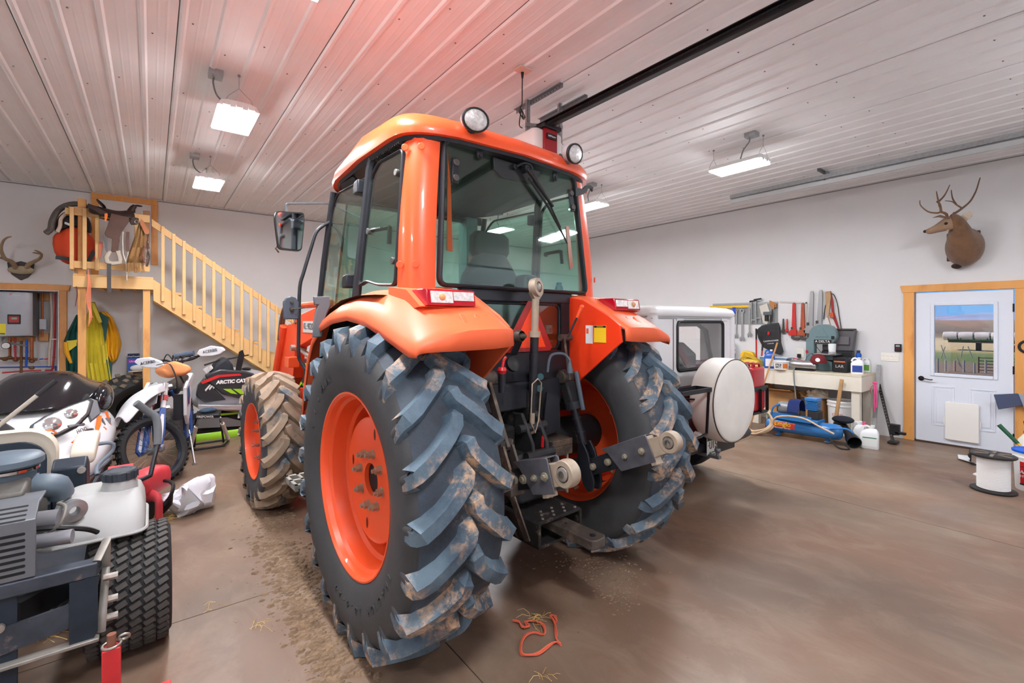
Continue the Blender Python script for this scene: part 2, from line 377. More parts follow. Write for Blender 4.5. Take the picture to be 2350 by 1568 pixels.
lt=shop_light('shop_light','glowing LED shop light above the white and orange snowmobile',(.575,4.72,LZ),'LED shop lights hung from the ceiling')
for x,y,lb in ((.575,7.1,'glowing LED shop light nearest the loft platform and staircase'),
               (.575,2.40,'LED shop light above the riding mower'),
               (5.31,2.61,'glowing LED shop light above the white hardtop, beside the overhead door track'),
               (5.31,4.93,'LED shop light partly hidden behind the orange cab pillar'),
               (5.31,7.25,'LED shop light deep in the corner beyond the tractor'),
               (.575,.08,'LED shop light over the door end of the left bay'),(5.31,-.45,'LED shop light over the door end of the right bay'),  # right bay light is off camera, added to brighten the room
               (-2.6,4.72,'LED shop light by the far left wall, middle of the shop'),(-2.6,.6,'LED shop light by the far left wall, door end')):  # extra pair outside the seen rows, added unseen for more light
    dup(lt,(x,y,LZ),label=lb)
# ------------------------------------------------------------------ overhead door opener, track and hangers
PERF=mat('perforated angle iron',(150,152,154),.45,.7,var=.15,vs=60)
def angle_iron(g,p,q,sz,up=(0,0,1),holes=True):
    p=Vector(p);q=Vector(q); m=frame(p,q-p,up); L=(q-p).length; a=sz
    g.box(0,a,0,.003,0,L,m).box(0,.003,0,a,0,L,m)
    return g
ox=2.72; oz=3.30
op=thing('garage_door_opener','white garage door opener with a red cover hung below the ceiling over the tractor','opener',(ox,2.95,3.12),world=True)
OWH=mat('opener white',(226,222,218),.4); ORED=mat('opener red',(150,18,30),.35)
bx=G().prism(rrect(ox-.17,ox+.17,2.98,3.42,.05),3.10,3.30,ax='z').obj('motor_housing',OWH,op,bevel=.02,bseg=3)
G().box(ox-.075,ox+.075,2.955,3.05,3.09,3.305).obj('red_cover',ORED,op,bevel=.008)
G().box(ox-.055,ox+.055,2.945,2.952,3.215,3.26).obj('badge_plate',BLACKP,op,smooth=False)
text('badge_lettering','LiftMaster',.022,plane((ox,2.943,3.238),(1,0,0),(0,0,1)),WHITEP,op)
G().box(ox-.1,ox+.1,2.93,3.2,3.30,3.335).obj('rail_bracket',BLACKM,op,bevel=.004)
RAILZ=3.345
g=G(); x0=ox-.01
g.box(x0-.035,x0+.035,YD+.02,3.1,RAILZ+.03,RAILZ+.036).box(x0-.004,x0+.004,YD+.02,3.1,RAILZ-.02,RAILZ+.03).box(x0-.022,x0+.022,YD+.02,3.1,RAILZ-.024,RAILZ-.018)
g.obj('rail',mat('dark rail',(42,38,40),.4,.5),op,smooth=False)
g=G(); y=YD+.1
while y<2.95:
    for sx in (-.03,.03):
        g.cbox((x0+sx,y,RAILZ+.005),(.006,.009,.012)); g.cbox((x0+sx,y+.0125,RAILZ+.005),(.003,.014,.006))
    y+=.025
g.obj('drive_chain',mat('chain steel',(30,29,30),.5,.4),op,smooth=False,kind='stuff')
br=thing('opener_hanger','perforated galvanised angle hanger bolted to the ceiling above the orange cab','bracket',(2.9,3.1,3.3),world=True)
g=G(); angle_iron(g,(2.77,3.50,H-.022),(2.77,2.86,H-.022),.035,(0,0,-1)); g.obj('ceiling_angle',PERF,br,smooth=False)
g=G(); angle_iron(g,(3.03,3.45,H-.06),(3.03,2.82,H-.06),.035,(0,0,-1)); g.obj('ceiling_angle',PERF,br,smooth=False)
for px_,yy in ((2.70,3.25),(2.98,3.12)):
    g=G(); angle_iron(g,(px_,yy,3.30),(px_,yy,H-.03),.032,(0,1,0)); g.obj('drop_strap',PERF,br,smooth=False)
g=G(); angle_iron(g,(2.68,3.25,3.42),(3.02,3.12,3.44),.03); g.obj('cross_strap',PERF,br,smooth=False)
g=G()
for k in range(16): g.cyl((2.7665,3.47-.038*k,H-.04),(2.766,3.47-.038*k,H-.04),.006,6)
g.obj('slot_row',mat('slot shadow',(60,60,62),.7),br,smooth=False,kind='stuff')
pc=thing('opener_power_cord','black power cord hanging in a loose coil from a ceiling outlet','cord',(2.37,2.92,3.3),world=True)
G().box(2.31,2.43,2.86,2.96,H-.026,H-.018).obj('outlet_plate',mat('outlet ivory',(226,196,178),.5),pc,bevel=.002)
co=[(2.38,2.93,H-.03),(2.382,2.935,3.52),(2.384,2.94,3.42)]
for k in range(20):
    a=k/20*4*PI; co.append((2.384+.03*math.sin(a)+.004*math.sin(k*2.),2.94+.022*math.cos(a*.9),3.40-.09*abs(math.sin(a/2))-.001*k))
co+=[(2.42,3.02,3.285),(2.50,3.08,3.30)]
G().tube(spline(co,3),.0045,6).obj('cord',BLACKP,pc)
G().cyl((2.38,2.93,H-.03),(2.38,2.93,H-.075),.013,10,.008).obj('plug',BLACKP,pc)
# overhead door track
tkx,tkz=7.2,3.535
tk=thing('overhead_door_track','long galvanised overhead door track hung near the right wall','track',(tkx,1.2,tkz),world=True)
TRK=mat('bright galvanised track',(205,210,212),.3,.55)
prf=[(0,0),(.05,0),(.062,.012),(.062,.045),(.052,.055),(.05,.05),(.056,.043),(.056,.016),(.047,.006),(.006,.006),(.006,.05),(0,.05)]
G().prism([(tkx-.03+a,tkz-.03+b) for a,b in prf],YD+.25,3.66,ax='y').obj('rail',TRK,tk,smooth=False)
g=G(); angle_iron(g,(tkx-.035,3.66,tkz+.04),(tkx-.035,YD+.25,tkz+.04),.06,(0,0,1)); g.obj('stiffener_angle',STEELG,tk,smooth=False)
for yy in (2.36,.1):
    hb=thing('track_hanger',None,None); bpy.data.objects.remove(hb)
    g=G(); angle_iron(g,(tkx-.02,yy,tkz),(tkx-.02,yy,H-.02),.036,(1,0,0)); g.obj('drop_strap',PERF,tk,smooth=False)
    g=G(); angle_iron(g,(tkx-.25,yy+.02,H-.024),(tkx+.3,yy+.02,H-.024),.036,(0,0,-1)); g.obj('ceiling_angle',PERF,tk,smooth=False)
    g=G(); angle_iron(g,(tkx-.01,yy+.02,tkz+.04),(tkx+.2,yy+.02,H-.03),.028,(0,1,0)); g.obj('brace_strap',PERF,tk,smooth=False)
# ------------------------------------------------------------------ things on the right wall by the door
sw=thing('light_switch_plate','ivory four-rocker light switch plate beside the entrance door','switch',(XB,1.945,1.14),world=True)
IV=mat('switch ivory',(236,233,222),.4)
G().box(XB-.007,XB-.0005,1.84,2.05,1.08,1.20).obj('wall_plate',IV,sw,bevel=.003)
for k in range(4): G().prism([(XB-.007,1.108),(XB-.012,1.110),(XB-.009,1.140),(XB-.014,1.172),(XB-.007,1.174)],1.862+k*.048,1.862+k*.048+.032,ax='y').obj('rocker',IV,sw)
wc=thing('door_control','small black wall control box above the ivory switch plate','control',(XB,1.85,1.27),world=True)
G().box(XB-.026,XB-.0005,1.812,1.888,1.222,1.332).obj('body',BLACKP,wc,bevel=.006)
G().box(XB-.029,XB-.026,1.828,1.872,1.292,1.318).obj('display',mat('grey lcd',(150,160,160),.3),wc,smooth=False)
G().box(XB-.03,XB-.026,1.83,1.87,1.25,1.275).obj('button',mat('dark red button',(90,30,32),.4),wc,bevel=.002)
# ================================================================== orange tractor, rear towards the camera
TYAW=R(2.0); TO=Vector((1.828,2.43,0))
tct=thing('tractor','orange cab tractor with muddy lugged tires and a raised three-point hitch','tractor',TO,TYAW)
_TR=Matrix.Translation(TO)@Matrix.Rotation(TYAW,4,'Z'); _TRI=_TR.inverted()
def TL(px,py,ax,val):
    d=_TRI.to_3x3()@ray(px,py); o=_TRI@Vector((0,0,CH)); return o+d*((val-o[ax])/d[ax])
ORG=mat('tractor orange paint',(238,88,44),.33,var=.03,vs=3,coat=.25)
ORGD=mat('dusty orange paint',(226,84,44),.5,var=.08,vs=7)
TBLK=mat('tractor black paint',(34,36,42),.42,.1,var=.2,vs=8)
CAST=mat('dirty cast iron',(40,40,42),.6,.2,var=.3,vs=14,col2=(120,100,84),mixs=9,lo=.6,hi=.85,bump=.2,bs=60)
DSTEEL=mat('dusty steel',(86,78,72),.55,.5,var=.25,vs=14,col2=(150,126,106),mixs=11,lo=.5,hi=.8)
WSTEEL=mat('worn bare steel',(172,166,158),.42,.7,var=.2,vs=20,col2=(120,100,86),mixs=14,lo=.55,hi=.8)
SIDEW=mat('tire sidewall rubber',(64,65,67),.62,var=.16,vs=5,bump=.1,bs=50)
def tread_mat(name,c0,c1,mud,lo):
    m=bpy.data.materials.new(name); m.use_nodes=True; n=m.node_tree.nodes; l=m.node_tree.links; b=n['Principled BSDF']; b.inputs['Roughness'].default_value=.6
    tc=n.new('ShaderNodeTexCoord')
    def nz(s,d=6,ro=.6): q=n.new('ShaderNodeTexNoise'); q.inputs['Scale'].default_value=s; q.inputs['Detail'].default_value=d; q.inputs['Roughness'].default_value=ro; l.new(tc.outputs['Object'],q.inputs['Vector']); return q.outputs[0]
    def rg(o,a,b_): q=n.new('ShaderNodeMapRange'); q.inputs['From Min'].default_value=a; q.inputs['From Max'].default_value=b_; l.new(o,q.inputs['Value']); return q.outputs[0]
    def mx(f,a,b_):
        q=n.new('ShaderNodeMix'); q.data_type='RGBA'; l.new(f,q.inputs[0])
        for i,x in ((6,a),(7,b_)):
            if isinstance(x,tuple): q.inputs[i].default_value=rgb(*x)
            else: l.new(x,q.inputs[i])
        return q.outputs[2]
    c=mx(rg(nz(5),.38,.66),c0,c1)
    md=n.new('ShaderNodeMath'); md.operation='MULTIPLY'; l.new(rg(nz(16,8,.7),.46,.60),md.inputs[0]); l.new(rg(nz(3.5,4),lo,lo+.10),md.inputs[1])
    c=mx(md.outputs[0],c,mud); md2=n.new('ShaderNodeMath'); md2.operation='MULTIPLY'; l.new(rg(nz(11,6,.7),.55,.70),md2.inputs[0]); l.new(rg(nz(2.6,4),.50,.62),md2.inputs[1]); c=mx(md2.outputs[0],c,(70,58,50))
    l.new(c,b.inputs['Base Color']); bp=n.new('ShaderNodeBump'); bp.inputs['Strength'].default_value=.6; bp.inputs['Distance'].default_value=.012; l.new(nz(26,8,.7),bp.inputs['Height']); l.new(bp.outputs[0],b.inputs['Normal']); return m
TREAD=tread_mat('muddy blue grey tread',(96,116,130),(58,76,92),(200,164,132),.46)
TREADB=tread_mat('tread base rubber',(58,70,82),(38,44,54),(150,128,110),.52)
TREADF=mat('dust caked tread',(150,130,110),.75,var=.18,vs=9,col2=(84,98,108),mixs=6,lo=.54,hi=.66,bump=.5,bs=22)
NUT=mat('zinc nut',(176,168,148),.4,.6,var=.15,vs=40)
CABG=bpy.data.materials.new('tinted cab glass'); CABG.use_nodes=True
_n=CABG.node_tree.nodes; _l=CABG.node_tree.links; _n.clear(); _o=_n.new('ShaderNodeOutputMaterial'); _m=_n.new('ShaderNodeMixShader'); _t=_n.new('ShaderNodeBsdfTransparent'); _g=_n.new('ShaderNodeBsdfGlossy'); _f=_n.new('ShaderNodeMapRange'); _w=_n.new('ShaderNodeLayerWeight'); _p=_n.new('ShaderNodeMath'); _p.operation='POWER'; _p.inputs[1].default_value=3.0
_t.inputs[0].default_value=(.76,.92,.86,1); _w.inputs[0].default_value=.5; _f.inputs['To Min'].default_value=.06; _f.inputs['To Max'].default_value=.7; _g.inputs['Roughness'].default_value=.03
_l.new(_w.outputs['Facing'],_p.inputs[0]); _l.new(_p.outputs[0],_f.inputs['Value']); _l.new(_f.outputs[0],_m.inputs[0]); _l.new(_t.outputs[0],_m.inputs[1]); _l.new(_g.outputs[0],_m.inputs[2]); _l.new(_m.outputs[0],_o.inputs[0])
def wheelmap(s,xc,yc,zc): return lambda u,a,r: Vector((xc+s*u,yc+r*math.cos(a),zc+r*math.sin(a)))
def ag_tire(name,s,xc,yc,zc,prof,Rt,hw,nl,lw,lh,sweep,matlug,matbase,flat=0):
    f=wheelmap(s,xc,yc,zc); N=72; g=G()
    def fl(p):                                   # slight squash on the floor
        return Vector((p.x,p.y,max(p.z,flat)))
    half=[(u,r) for u,r in prof]; full=half+[(-u,r) for u,r in reversed(half[:-1])]
    g.rings([[fl(f(u,2*PI*i/N,r)) for i in range(N)] for u,r in full],True,False)
    ti=g.obj(name,SIDEW,tct,smooth=True,angle=60)
    g=G(); gb=G()
    def surf(u):
        a=abs(u)
        for (u0,r0),(u1,r1) in zip(half,half[1:]):
            if u1<=a<=u0 and r0>Rt*.82: return r0+(r1-r0)*(u0-a)/(u0-u1+1e-9)
        return half[-1][1]
    def lug(base,side):
        path=[(.10,-1.08,.0),(.0,-1.03,.7),(-.06,-.96,1.),(-.10,-.78,1.),(-.30,-.56,1.),(-.52,-.36,1.),(-.74,-.17,1.),(-.94,-.04,1.),(-1.02,0.0,.95),(-1.035,.05,.55),(-1.015,.09,.05)]
        rows=[]
        for i,(uu,aa,hh) in enumerate(path):
            u=-uu*hw*side; ang=base+aa*sweep
            if i<8: rt=Rt-(.040*(abs(uu)**2)); rb=surf(u)-.006
            elif i==8: rt=Rt-.058; rb=Rt-.095
            elif i==9: rt=Rt-.100; rb=Rt-.115
            else: rt=Rt-.165; rb=Rt-.168
            rt=rb+(rt-rb)*(hh if i<8 else 1)
            wt=lw*(.5 if i not in (0,1) else .32)*(1.12 if i>5 else 1); wb_=wt*1.75
            jit=random.uniform(-.004,.004)
            # direction of travel along the lug in (u, arc) -> normal
            j=min(i+1,len(path)-1); k=max(i-1,0)
            du=(-path[j][0]+path[k][0])*hw*side; da=(path[j][1]-path[k][1])*sweep*Rt; L=math.hypot(du,da) or 1
            nu,na=-da/L,du/L
            if i>=8: nu,na=0,side*1.0*(1 if True else 0)
            pts=[]
            for wd,rr in ((-wb_,rb),(-wt,rt+jit),(wt,rt+jit),(wb_,rb)):
                uo=u+nu*wd
                if i>=8: uo=(hw*((1.0,.80),(1.03,.86),(1.0,.975))[i-8][1 if rr==rb else 0])*(1 if u>0 else -1)
                pts.append(fl(f(uo,ang+na*wd/Rt,rr)))
            rows.append(pts)
        g.rings(rows,False,False)
        n0=len(g.v)-len(rows)*4
        sg=1 if side>0 else -1; e0=.036*.838/Rt; r0=Rt-.105; dp=.10*Rt/.838
        gb.add([fl(f(sg*hw*1.0,base-e0,r0)),fl(f(sg*hw*1.0,base+e0,r0)),fl(f(sg*hw*.80,base-e0*1.8,r0-.02)),fl(f(sg*hw*.80,base+e0*1.8,r0-.02)),fl(f(sg*hw*1.0,base-e0*.6,r0-dp)),fl(f(sg*hw*1.0,base+e0*.6,r0-dp)),fl(f(sg*hw*1.025,base,r0-.02))],[(0,1,6),(0,6,4),(1,5,6),(4,6,5),(0,4,2),(1,3,5),(0,2,3,1)])
        g.f.append((n0,n0+1,n0+2,n0+3)); g.mi.append(0)
    for k in range(nl):
        a=2*PI*k/nl
        lug(a,1); lug(a+PI/nl,-1)
    g.obj('tread_lugs',matlug,ti,smooth=True,angle=32)
    gb.obj('lug_buttresses',SIDEW,ti,smooth=True,angle=60,kind='stuff')
    g=G()
    us=[half[i][0] for i in range(len(half)) if half[i][1]>Rt*.875]; rows=[]
    ring=[(u,r+.003) for u,r in half if r>Rt*.875]; ring=ring+[(-u,r) for u,r in reversed(ring[:-1])]
    g.rings([[fl(f(u,2*PI*i/N,r)) for i in range(N)] for u,r in ring],True,False).obj('tread_base',matbase,ti,smooth=True,angle=60)
    return ti
# ---- rear wheels
RP=[(.185,.452),(.205,.475),(.222,.53),(.238,.60),(.240,.66),(.232,.71),(.212,.745),(.15,.765),(.07,.775),(0,.778)]
tl_=ag_tire('rear_tire',-1,-.82,0,.81,RP,.838,.238,22,.052,.06,.285,TREAD,TREADB,.004)
tr_=ag_tire('rear_tire', 1, .78,0,.81,RP,.832,.222,22,.052,.06,.285,TREAD,TREADB,.004)
def rear_rim(s):
    f=wheelmap(s,-.82 if s<0 else .79,0,.81); N=64
    pr=[(.182,.455),(.198,.472),(.206,.470),(.206,.462),(.192,.448),(.165,.440),(.150,.425),(.10,.418),(.075,.412),(.06,.392),(.0,.385),(-.06,.392),(-.10,.418),(-.150,.425),(-.165,.440),(-.192,.448),(-.206,.462),(-.206,.470),(-.198,.472),(-.182,.455)]
    r=G().rings([[f(u,2*PI*i/N,q) for i in range(N)] for u,q in pr],True,False).obj('rear_rim',ORG,tct,smooth=True,angle=24)
    pr=[(.066,.085),(.066,.322),(.086,.325),(.092,.320),(.092,.085),(.066,.085)] if s<0 else [(.12,.388),(.125,.33),(.07,.31),(.06,.12),(.04,.12),(.05,.31),(.10,.34),(.10,.388)]
    if s<0: G().rings([[f(u,2*PI*i/N,q) for i in range(N)] for u,q in ((-.03,.389),(-.035,.30),(.03,.24),(.066,.23))],True,False).obj('disc_backing',ORG,r,smooth=True,angle=25)
    pr2=pr; d=G().rings([[f(u,2*PI*i/N,q) for i in range(N)] for u,q in pr2],True,False).obj('wheel_disc',ORG,r,smooth=True,angle=22)
    if s<0:
        g=G(); g.rings([[f(u,2*PI*i/24,q) for i in range(24)] for u,q in ((.07,.082),(.0,.08))],True,True).obj('hub_bore',BLACKM,r)
        for k in range(8):
            a=2*PI*k/8+.2; c=.142
            p0=f(.092,a,c); p1=f(.122,a,c)
            G().cyl(p0,p1,.020,6).cyl(p1,f(.138,a,c),.011,8).cyl(p0,f(.096,a,c),.025,12).obj('lug_nut',NUT,r)
        for k in range(4):
            a=PI/2*k+.2; c=f(.0935,a,.25)
            G().add([c+Vector((0,.011*math.cos(t)-0*math.sin(t),.03*math.sin(t))) if k%2==1 else c+Vector((0,.011*math.cos(t),.03*math.sin(t))) for t in [2*PI*i/14 for i in range(14)]],[tuple(range(14))]).obj('slot_hole',mat('slot dark',(96,22,10),.7),r,smooth=False)
    else:
        G().rings([[f(u,2*PI*i/24,q) for i in range(24)] for u,q in ((.06,.125),(-.12,.125),(-.2,.11),(-.26,.10))],True,True).obj('hub_bore',BLACKM,r)
        for k in range(6):
            a=2*PI*k/6+.5; G().cyl(f(-.10,a,.40),f(-.13,a,.40),.014,6).obj('lug_nut',NUT,r)
    return r
rear_rim(-1); rear_rim(1)
# raised sidewall lettering on the left rear tire
def sidewall_text(body,r,a0,size,step,par,m,xs):
    for k,ch in enumerate(body):
        if ch==' ': continue
        a=a0+k*step                       # angle in (y,z); read clockwise from outside (left side seen from -x)
        c=Vector((xs,r*math.cos(a),.81+r*math.sin(a)))
        up=Vector((0,math.cos(a),math.sin(a))); xdir=Vector((0,-math.sin(a),math.cos(a)))
        text('sidewall_letter',ch,size,plane(c,xdir*1.0,up),m,par,depth=.003)
LET=mat('raised rubber lettering',(46,47,49),.6)
sidewall_text('TITAN',.575,R(22),.085,R(10.5),tl_,LET,-1.0535)
sidewall_text('TRACTOR 18.4-34',.585,R(205),.055,R(5.4),tl_,LET,-1.0555)
# ---- front wheels
FP=[(.135,.315),(.150,.335),(.160,.40),(.165,.46),(.158,.505),(.140,.53),(.09,.545),(0,.553)]
for s in (-1,1):
    ag_tire('front_tire',s,s*.895,2.27,.59,FP,.602,.165,19,.048,.05,.36,TREADF,TREADF,.004)
    f=wheelmap(s,s*.895,2.27,.59); N=48
    pr=[(.135,.318),(.147,.334),(.155,.332),(.153,.322),(.13,.312),(.09,.305),(.07,.298),(.062,.24),(.066,.19),(.06,.10),(.07,.09),(.07,.0)]
    r=G().rings([[f(u,2*PI*i/N,q) for i in range(N)] for u,q in pr],True,False).obj('front_rim',ORG,tct,smooth=True,angle=25)
    for k in range(8):
        a=2*PI*k/8+.3; G().cyl(f(.06,a,.17),f(.09,a,.17),.017,6).cyl(f(.09,a,.17),f(.125,a,.17),.009,6).obj('lug_nut',WSTEEL,r)
# ---- chassis, axles, gearbox
G().prism(rrect(-.17,.17,.62,1.00,.04),-.18,.75,ax='y').obj('transmission_case',CAST,tct,bevel=.02)
G().prism(rrect(-.2,.2,.55,1.02,.03),.75,1.6,ax='y').obj('clutch_housing',CAST,tct,bevel=.01)
G().prism(rrect(-.24,.24,.62,1.05,.03),1.6,3.0,ax='y').obj('engine_block',CAST,tct,bevel=.01)
for s in (-1,1):
    G().lathe([(.17,.12),(.17,.2),(.125,.26),(.11,.5),(.14,.56),(.14,.64),(.09,.66)],20,frame((0,0,.81),(s,0,0))).obj('axle_housing',CAST,tct)
ax_=G().bar((-.72,2.27,.55),(.72,2.27,.55),.13,.14).obj('front_axle',ORGD,tct,bevel=.02)
for s in (-1,1): G().cyl((s*.72,2.27,.40),(s*.72,2.27,.74),.075,14).cyl((s*.72,2.27,.59),(s*.88,2.27,.59),.12,18).obj('steering_knuckle',CAST,ax_)
G().box(-.30,.30,2.0,2.5,.55,.75).obj('front_bolster',ORGD,tct,bevel=.02)
hd=[]
for y,z0,z1,hw in ((1.28,1.05,1.62,.36),(1.9,1.02,1.58,.36),(2.6,1.0,1.50,.35),(3.05,.98,1.42,.33),(3.2,.95,1.30,.30)):
    hd.append([Vector((x,y,z)) for x,z in rrect(-hw,hw,z0,z1,.12,4)])
G().rings(hd).obj('hood',ORG,tct,smooth=True,angle=50)
# ---- loader frame, boom and cylinders (left side shows between fender and staircase)
LD=mat('loader orange paint',(232,78,40),.42,var=.08,vs=6,coat=.1)
for s in (-1,1):
    x0,x1=s*.60,s*.50
    q=lambda px,py: (lambda v:(v.y,v.z))(TL(px,py,0,-.60))
    boom=[q(733,702),q(690,722),q(676,737),q(669,744),q(661,745),q(655,750),q(645,760),q(641,800),q(638,862),q(633,900),q(655,905),q(672,868),q(676,815),q(676,800),q(690,792),q(733,767)]
    G().prism(boom,x0,x1,ax='x').obj('loader_boom',LD,tct,bevel=.006)
    G().prism([(1.55,.75),(1.55,1.75),(1.72,1.75),(1.80,1.6),(1.84,.75)],s*.46,s*.40,ax='x').obj('loader_upright',LD,tct,bevel=.005)
    G().box(s*.2,s*.46,1.5,1.9,.72,.86).obj('loader_mount',LD,tct,bevel=.006)
    a=TL(733,690,0,-.58); b=TL(650,690,0,-.58) if False else TL(645,714,0,-.58)
    G().cyl((s*.58,1.6,1.80),(s*.58,a.y+.5,a.z-.03),.03,10).obj('leveling_rod',LD,tct)
    G().cyl((s*.56,1.5,1.16),(s*.56,2.2,1.30),.048,14).obj('lift_cylinder',LD,tct)
    G().cyl((s*.56,2.2,1.30),(s*.56,2.62,1.385),.026,12).cyl((s*.49,2.62,1.385),(s*.64,2.62,1.385),.03,10).obj('cylinder_rod',WSTEEL,tct)
    G().cyl((s*.62,2.95,1.60),(s*.62,3.35,.95),.042,12).obj('tilt_cylinder',LD,tct)
    g=G()
    for k in range(3): g.tube(spline([(s*(.57+.02*k),2.55,1.63),(s*(.60+.02*k),2.75,1.77+.03*k),(s*(.61+.02*k),2.95,1.70),(s*(.62+.02*k),3.02,1.45)],5),.011,6)
    g.obj('hydraulic_hose',mat('muddy hose',(96,76,62),.7,var=.2,vs=20),tct)
    # bucket end of the loader, ahead of the front wheels
g=G(); pr=[(3.35,.12),(3.30,.55),(3.45,.86),(3.50,.86),(3.37,.55),(3.42,.16),(4.05,.10),(4.05,.085),(3.42,.09)]
g.prism(pr,-.74,.74,ax='x'); pr=[(3.36,.10),(3.32,.55),(3.46,.86),(4.05,.10)]
for x in (-.74,.725): g.prism(pr,x,x+.015,ax='x')
g.obj('loader_bucket',LD,tct,smooth=False)
xm=TL(690,760,0,-.603); 
G().box(-.604,-.6015,2.02,2.33,1.545,1.65,None).obj('loader_decal',mat('decal silver',(196,196,196),.4),tct,smooth=False)
text('decal_lettering','KL·9020',.085,plane((-.605,2.16,1.60),(0,-1,-.02),(0,0,1)),BLACKP,tct)
G().box(-.70,-.60,2.46,2.60,1.20,1.30).obj('marker_flag',ORG,tct,bevel=.004)
# ---- fenders
FD=mat('fender orange plastic',(240,106,64),.45,var=.04,vs=4)
ST=[(.97,1.16,1.04),(.93,1.34,1.22),(.86,1.53,1.40),(.75,1.68,1.545),(.60,1.775,1.635),(.40,1.82,1.68),(.15,1.838,1.70),(-.10,1.832,1.672),(-.28,1.80,1.625),(-.40,1.735,1.59),(-.50,1.68,1.56),(-.575,1.63,1.54)]
for s in (-1,1):
    rows=[]
    for y,zt,zo in ST:
        dz=zt-zo
        yo=y-(.07 if y<-.2 else 0)*1
        rows.append([Vector((s*.452,y,zt-.012)),Vector((s*.50,y,zt)),Vector((s*.60,y,zt)),Vector((s*.72,y,zt-.01)),Vector((s*.83,y,zt-.05*dz/.15*.6)),Vector((s*.92,y,zt-dz*.6)),Vector((s*.965,y,zo+.015)),Vector((s*.985,y,zo-.02)),Vector((s*.98,y,zo-.05))])
    yl=-.615
    rows.append([Vector((s*.452,yl,1.60)),Vector((s*.50,yl-.012,1.605)),Vector((s*.60,yl-.02,1.605)),Vector((s*.72,yl-.02,1.60)),Vector((s*.83,yl-.01,1.58)),Vector((s*.92,yl,1.55)),Vector((s*.96,yl+.01,1.53)),Vector((s*.97,yl+.015,1.51)),Vector((s*.965,yl+.02,1.49))])
    rows.append([Vector((s*.452,yl-.005,1.525)),Vector((s*.50,yl-.02,1.52)),Vector((s*.60,yl-.028,1.515)),Vector((s*.72,yl-.028,1.513)),Vector((s*.83,yl-.018,1.512)),Vector((s*.92,yl-.005,1.51)),Vector((s*.955,yl+.01,1.505)),Vector((s*.965,yl+.015,1.50)),Vector((s*.962,yl+.02,1.488))])
    fe=G().grid(rows).obj('fender',FD,tct,smooth=True,angle=50,solid=.012)
    wp_=[(-.60,1.52),(-.585,1.62),(-.50,1.68),(-.40,1.73),(-.28,1.79),(-.10,1.82),(.15,1.826),(.40,1.81),(.60,1.765),(.75,1.67),(.86,1.52),(.93,1.33),(.97,1.1),(.5,1.02),(.0,1.10),(-.10,1.13)]
    G().prism(wp_,s*.455,s*.440,ax='x').obj('inner_panel',mat('inner fender orange',(236,62,26),.38,coat=.2) if s>0 else FD,fe,bevel=.003)
    # black liner under the fender, front part
    G().grid([[Vector((s*xx,y*.985,zt-.05)) for xx in (.46,.7,.93)] for y,zt,zo in ST[:8]]).obj('wheel_arch_liner',BLACKP,fe,smooth=True)
    # lamp plinth + lamp
    G().prism([(-.30,1.80),(-.44,1.715),(-.455,1.715),(-.30,1.70),(-.1,1.70),(-.1,1.825)],s*.55,s*.86,ax='x').obj('lamp_plinth',FD,fe,bevel=.012)
    lp=G().prism([(-.455,1.718),(-.462,1.724),(-.448,1.795),(-.43,1.80),(-.20,1.80),(-.20,1.76),(-.36,1.718)],s*.560,s*.835,ax='x').obj('tail_lamp',mat('red lamp lens',(176,12,36),.12,coat=.6),fe,bevel=.005)
    CLR=mat('clear lamp lens',(224,222,220),.08,metal=.35,var=.25,vs=50,bump=.5,bs=90)
    n=Vector((0,-.46,0)); 
    def lensbox(xa,xb,za,zb,m,nm):
        yy=lambda z:-.4635+(z-1.724)*.19
        G().add([(s*xa,yy(za)-.003,za),(s*xb,yy(za)-.003,za),(s*xb,yy(zb)-.003,zb),(s*xa,yy(zb)-.003,zb),(s*xa,yy(za)+.01,za),(s*xb,yy(za)+.01,za),(s*xb,yy(zb)+.01,zb),(s*xa,yy(zb)+.01,zb)],[(0,1,2,3),(0,4,5,1),(3,2,6,7),(0,3,7,4),(1,5,6,2)]).obj(nm,m,lp,smooth=False)
    lensbox(.572,.69,.0+1.745,1.788,CLR,'led_cluster'); lensbox(.695,.815,1.733,1.788,CLR,'indicator_lens')
    G().ell((s*.755,-.462,1.762),(.018,.012,.018),10,8).obj('amber_bulb',mat('amber',(206,160,110),.3),lp)
    for k in range(2): G().prism(rrect(-.016,.016,-.055,.055,.015),0,.012,plane((s*(.60+.085*k),-.556,1.645),(1,0,0),(0,-.72,-.70))).obj('embossed_bar',FD,fe,bevel=.004)
    G().cyl((s*.70,.12,1.825),(s*.70,.12,1.842),.022,14).obj('cap_plug',DSTEEL,fe)
# ---- cab
CF=thing('cab',None,None); bpy.data.objects.remove(CF)
for s in (-1,1):
    bot=[(.615,-.158),(.67,-.155),(.72,-.135),(.755,-.10),(.768,-.05),(.768,-.01),(.70,-.01),(.62,-.10)]
    top=[(.552,-.105),(.60,-.10),(.645,-.085),(.685,-.055),(.705,-.01),(.708,.03),(.65,.03),(.56,-.05)]
    rows=[]
    for k in range(6):
        t=k/5; z=1.79+(2.663-1.79)*t; b=.014*math.sin(PI*t)
        rows.append([Vector((s*(a[0]+(c[0]-a[0])*t+b),a[1]+(c[1]-a[1])*t-b*.6,z)) for a,c in zip(bot,top)])
    pi=G().rings(rows).obj('rear_pillar',ORG,tct,smooth=True,angle=50)
    for z,tz in ((2.60,.89),(1.95,.18)):
        for dx in (0,1):
            a,c=(bot[2],top[2]) if dx==0 else (bot[4],top[4]); k=tz
            p=Vector((s*(a[0]+(c[0]-a[0])*k+.016),a[1]+(c[1]-a[1])*k-.012,z))
            G().cyl(p,p+Vector((s*.006,-.008,0)),.02,14).obj('bolt_plug',ORG,pi,bevel=.002)
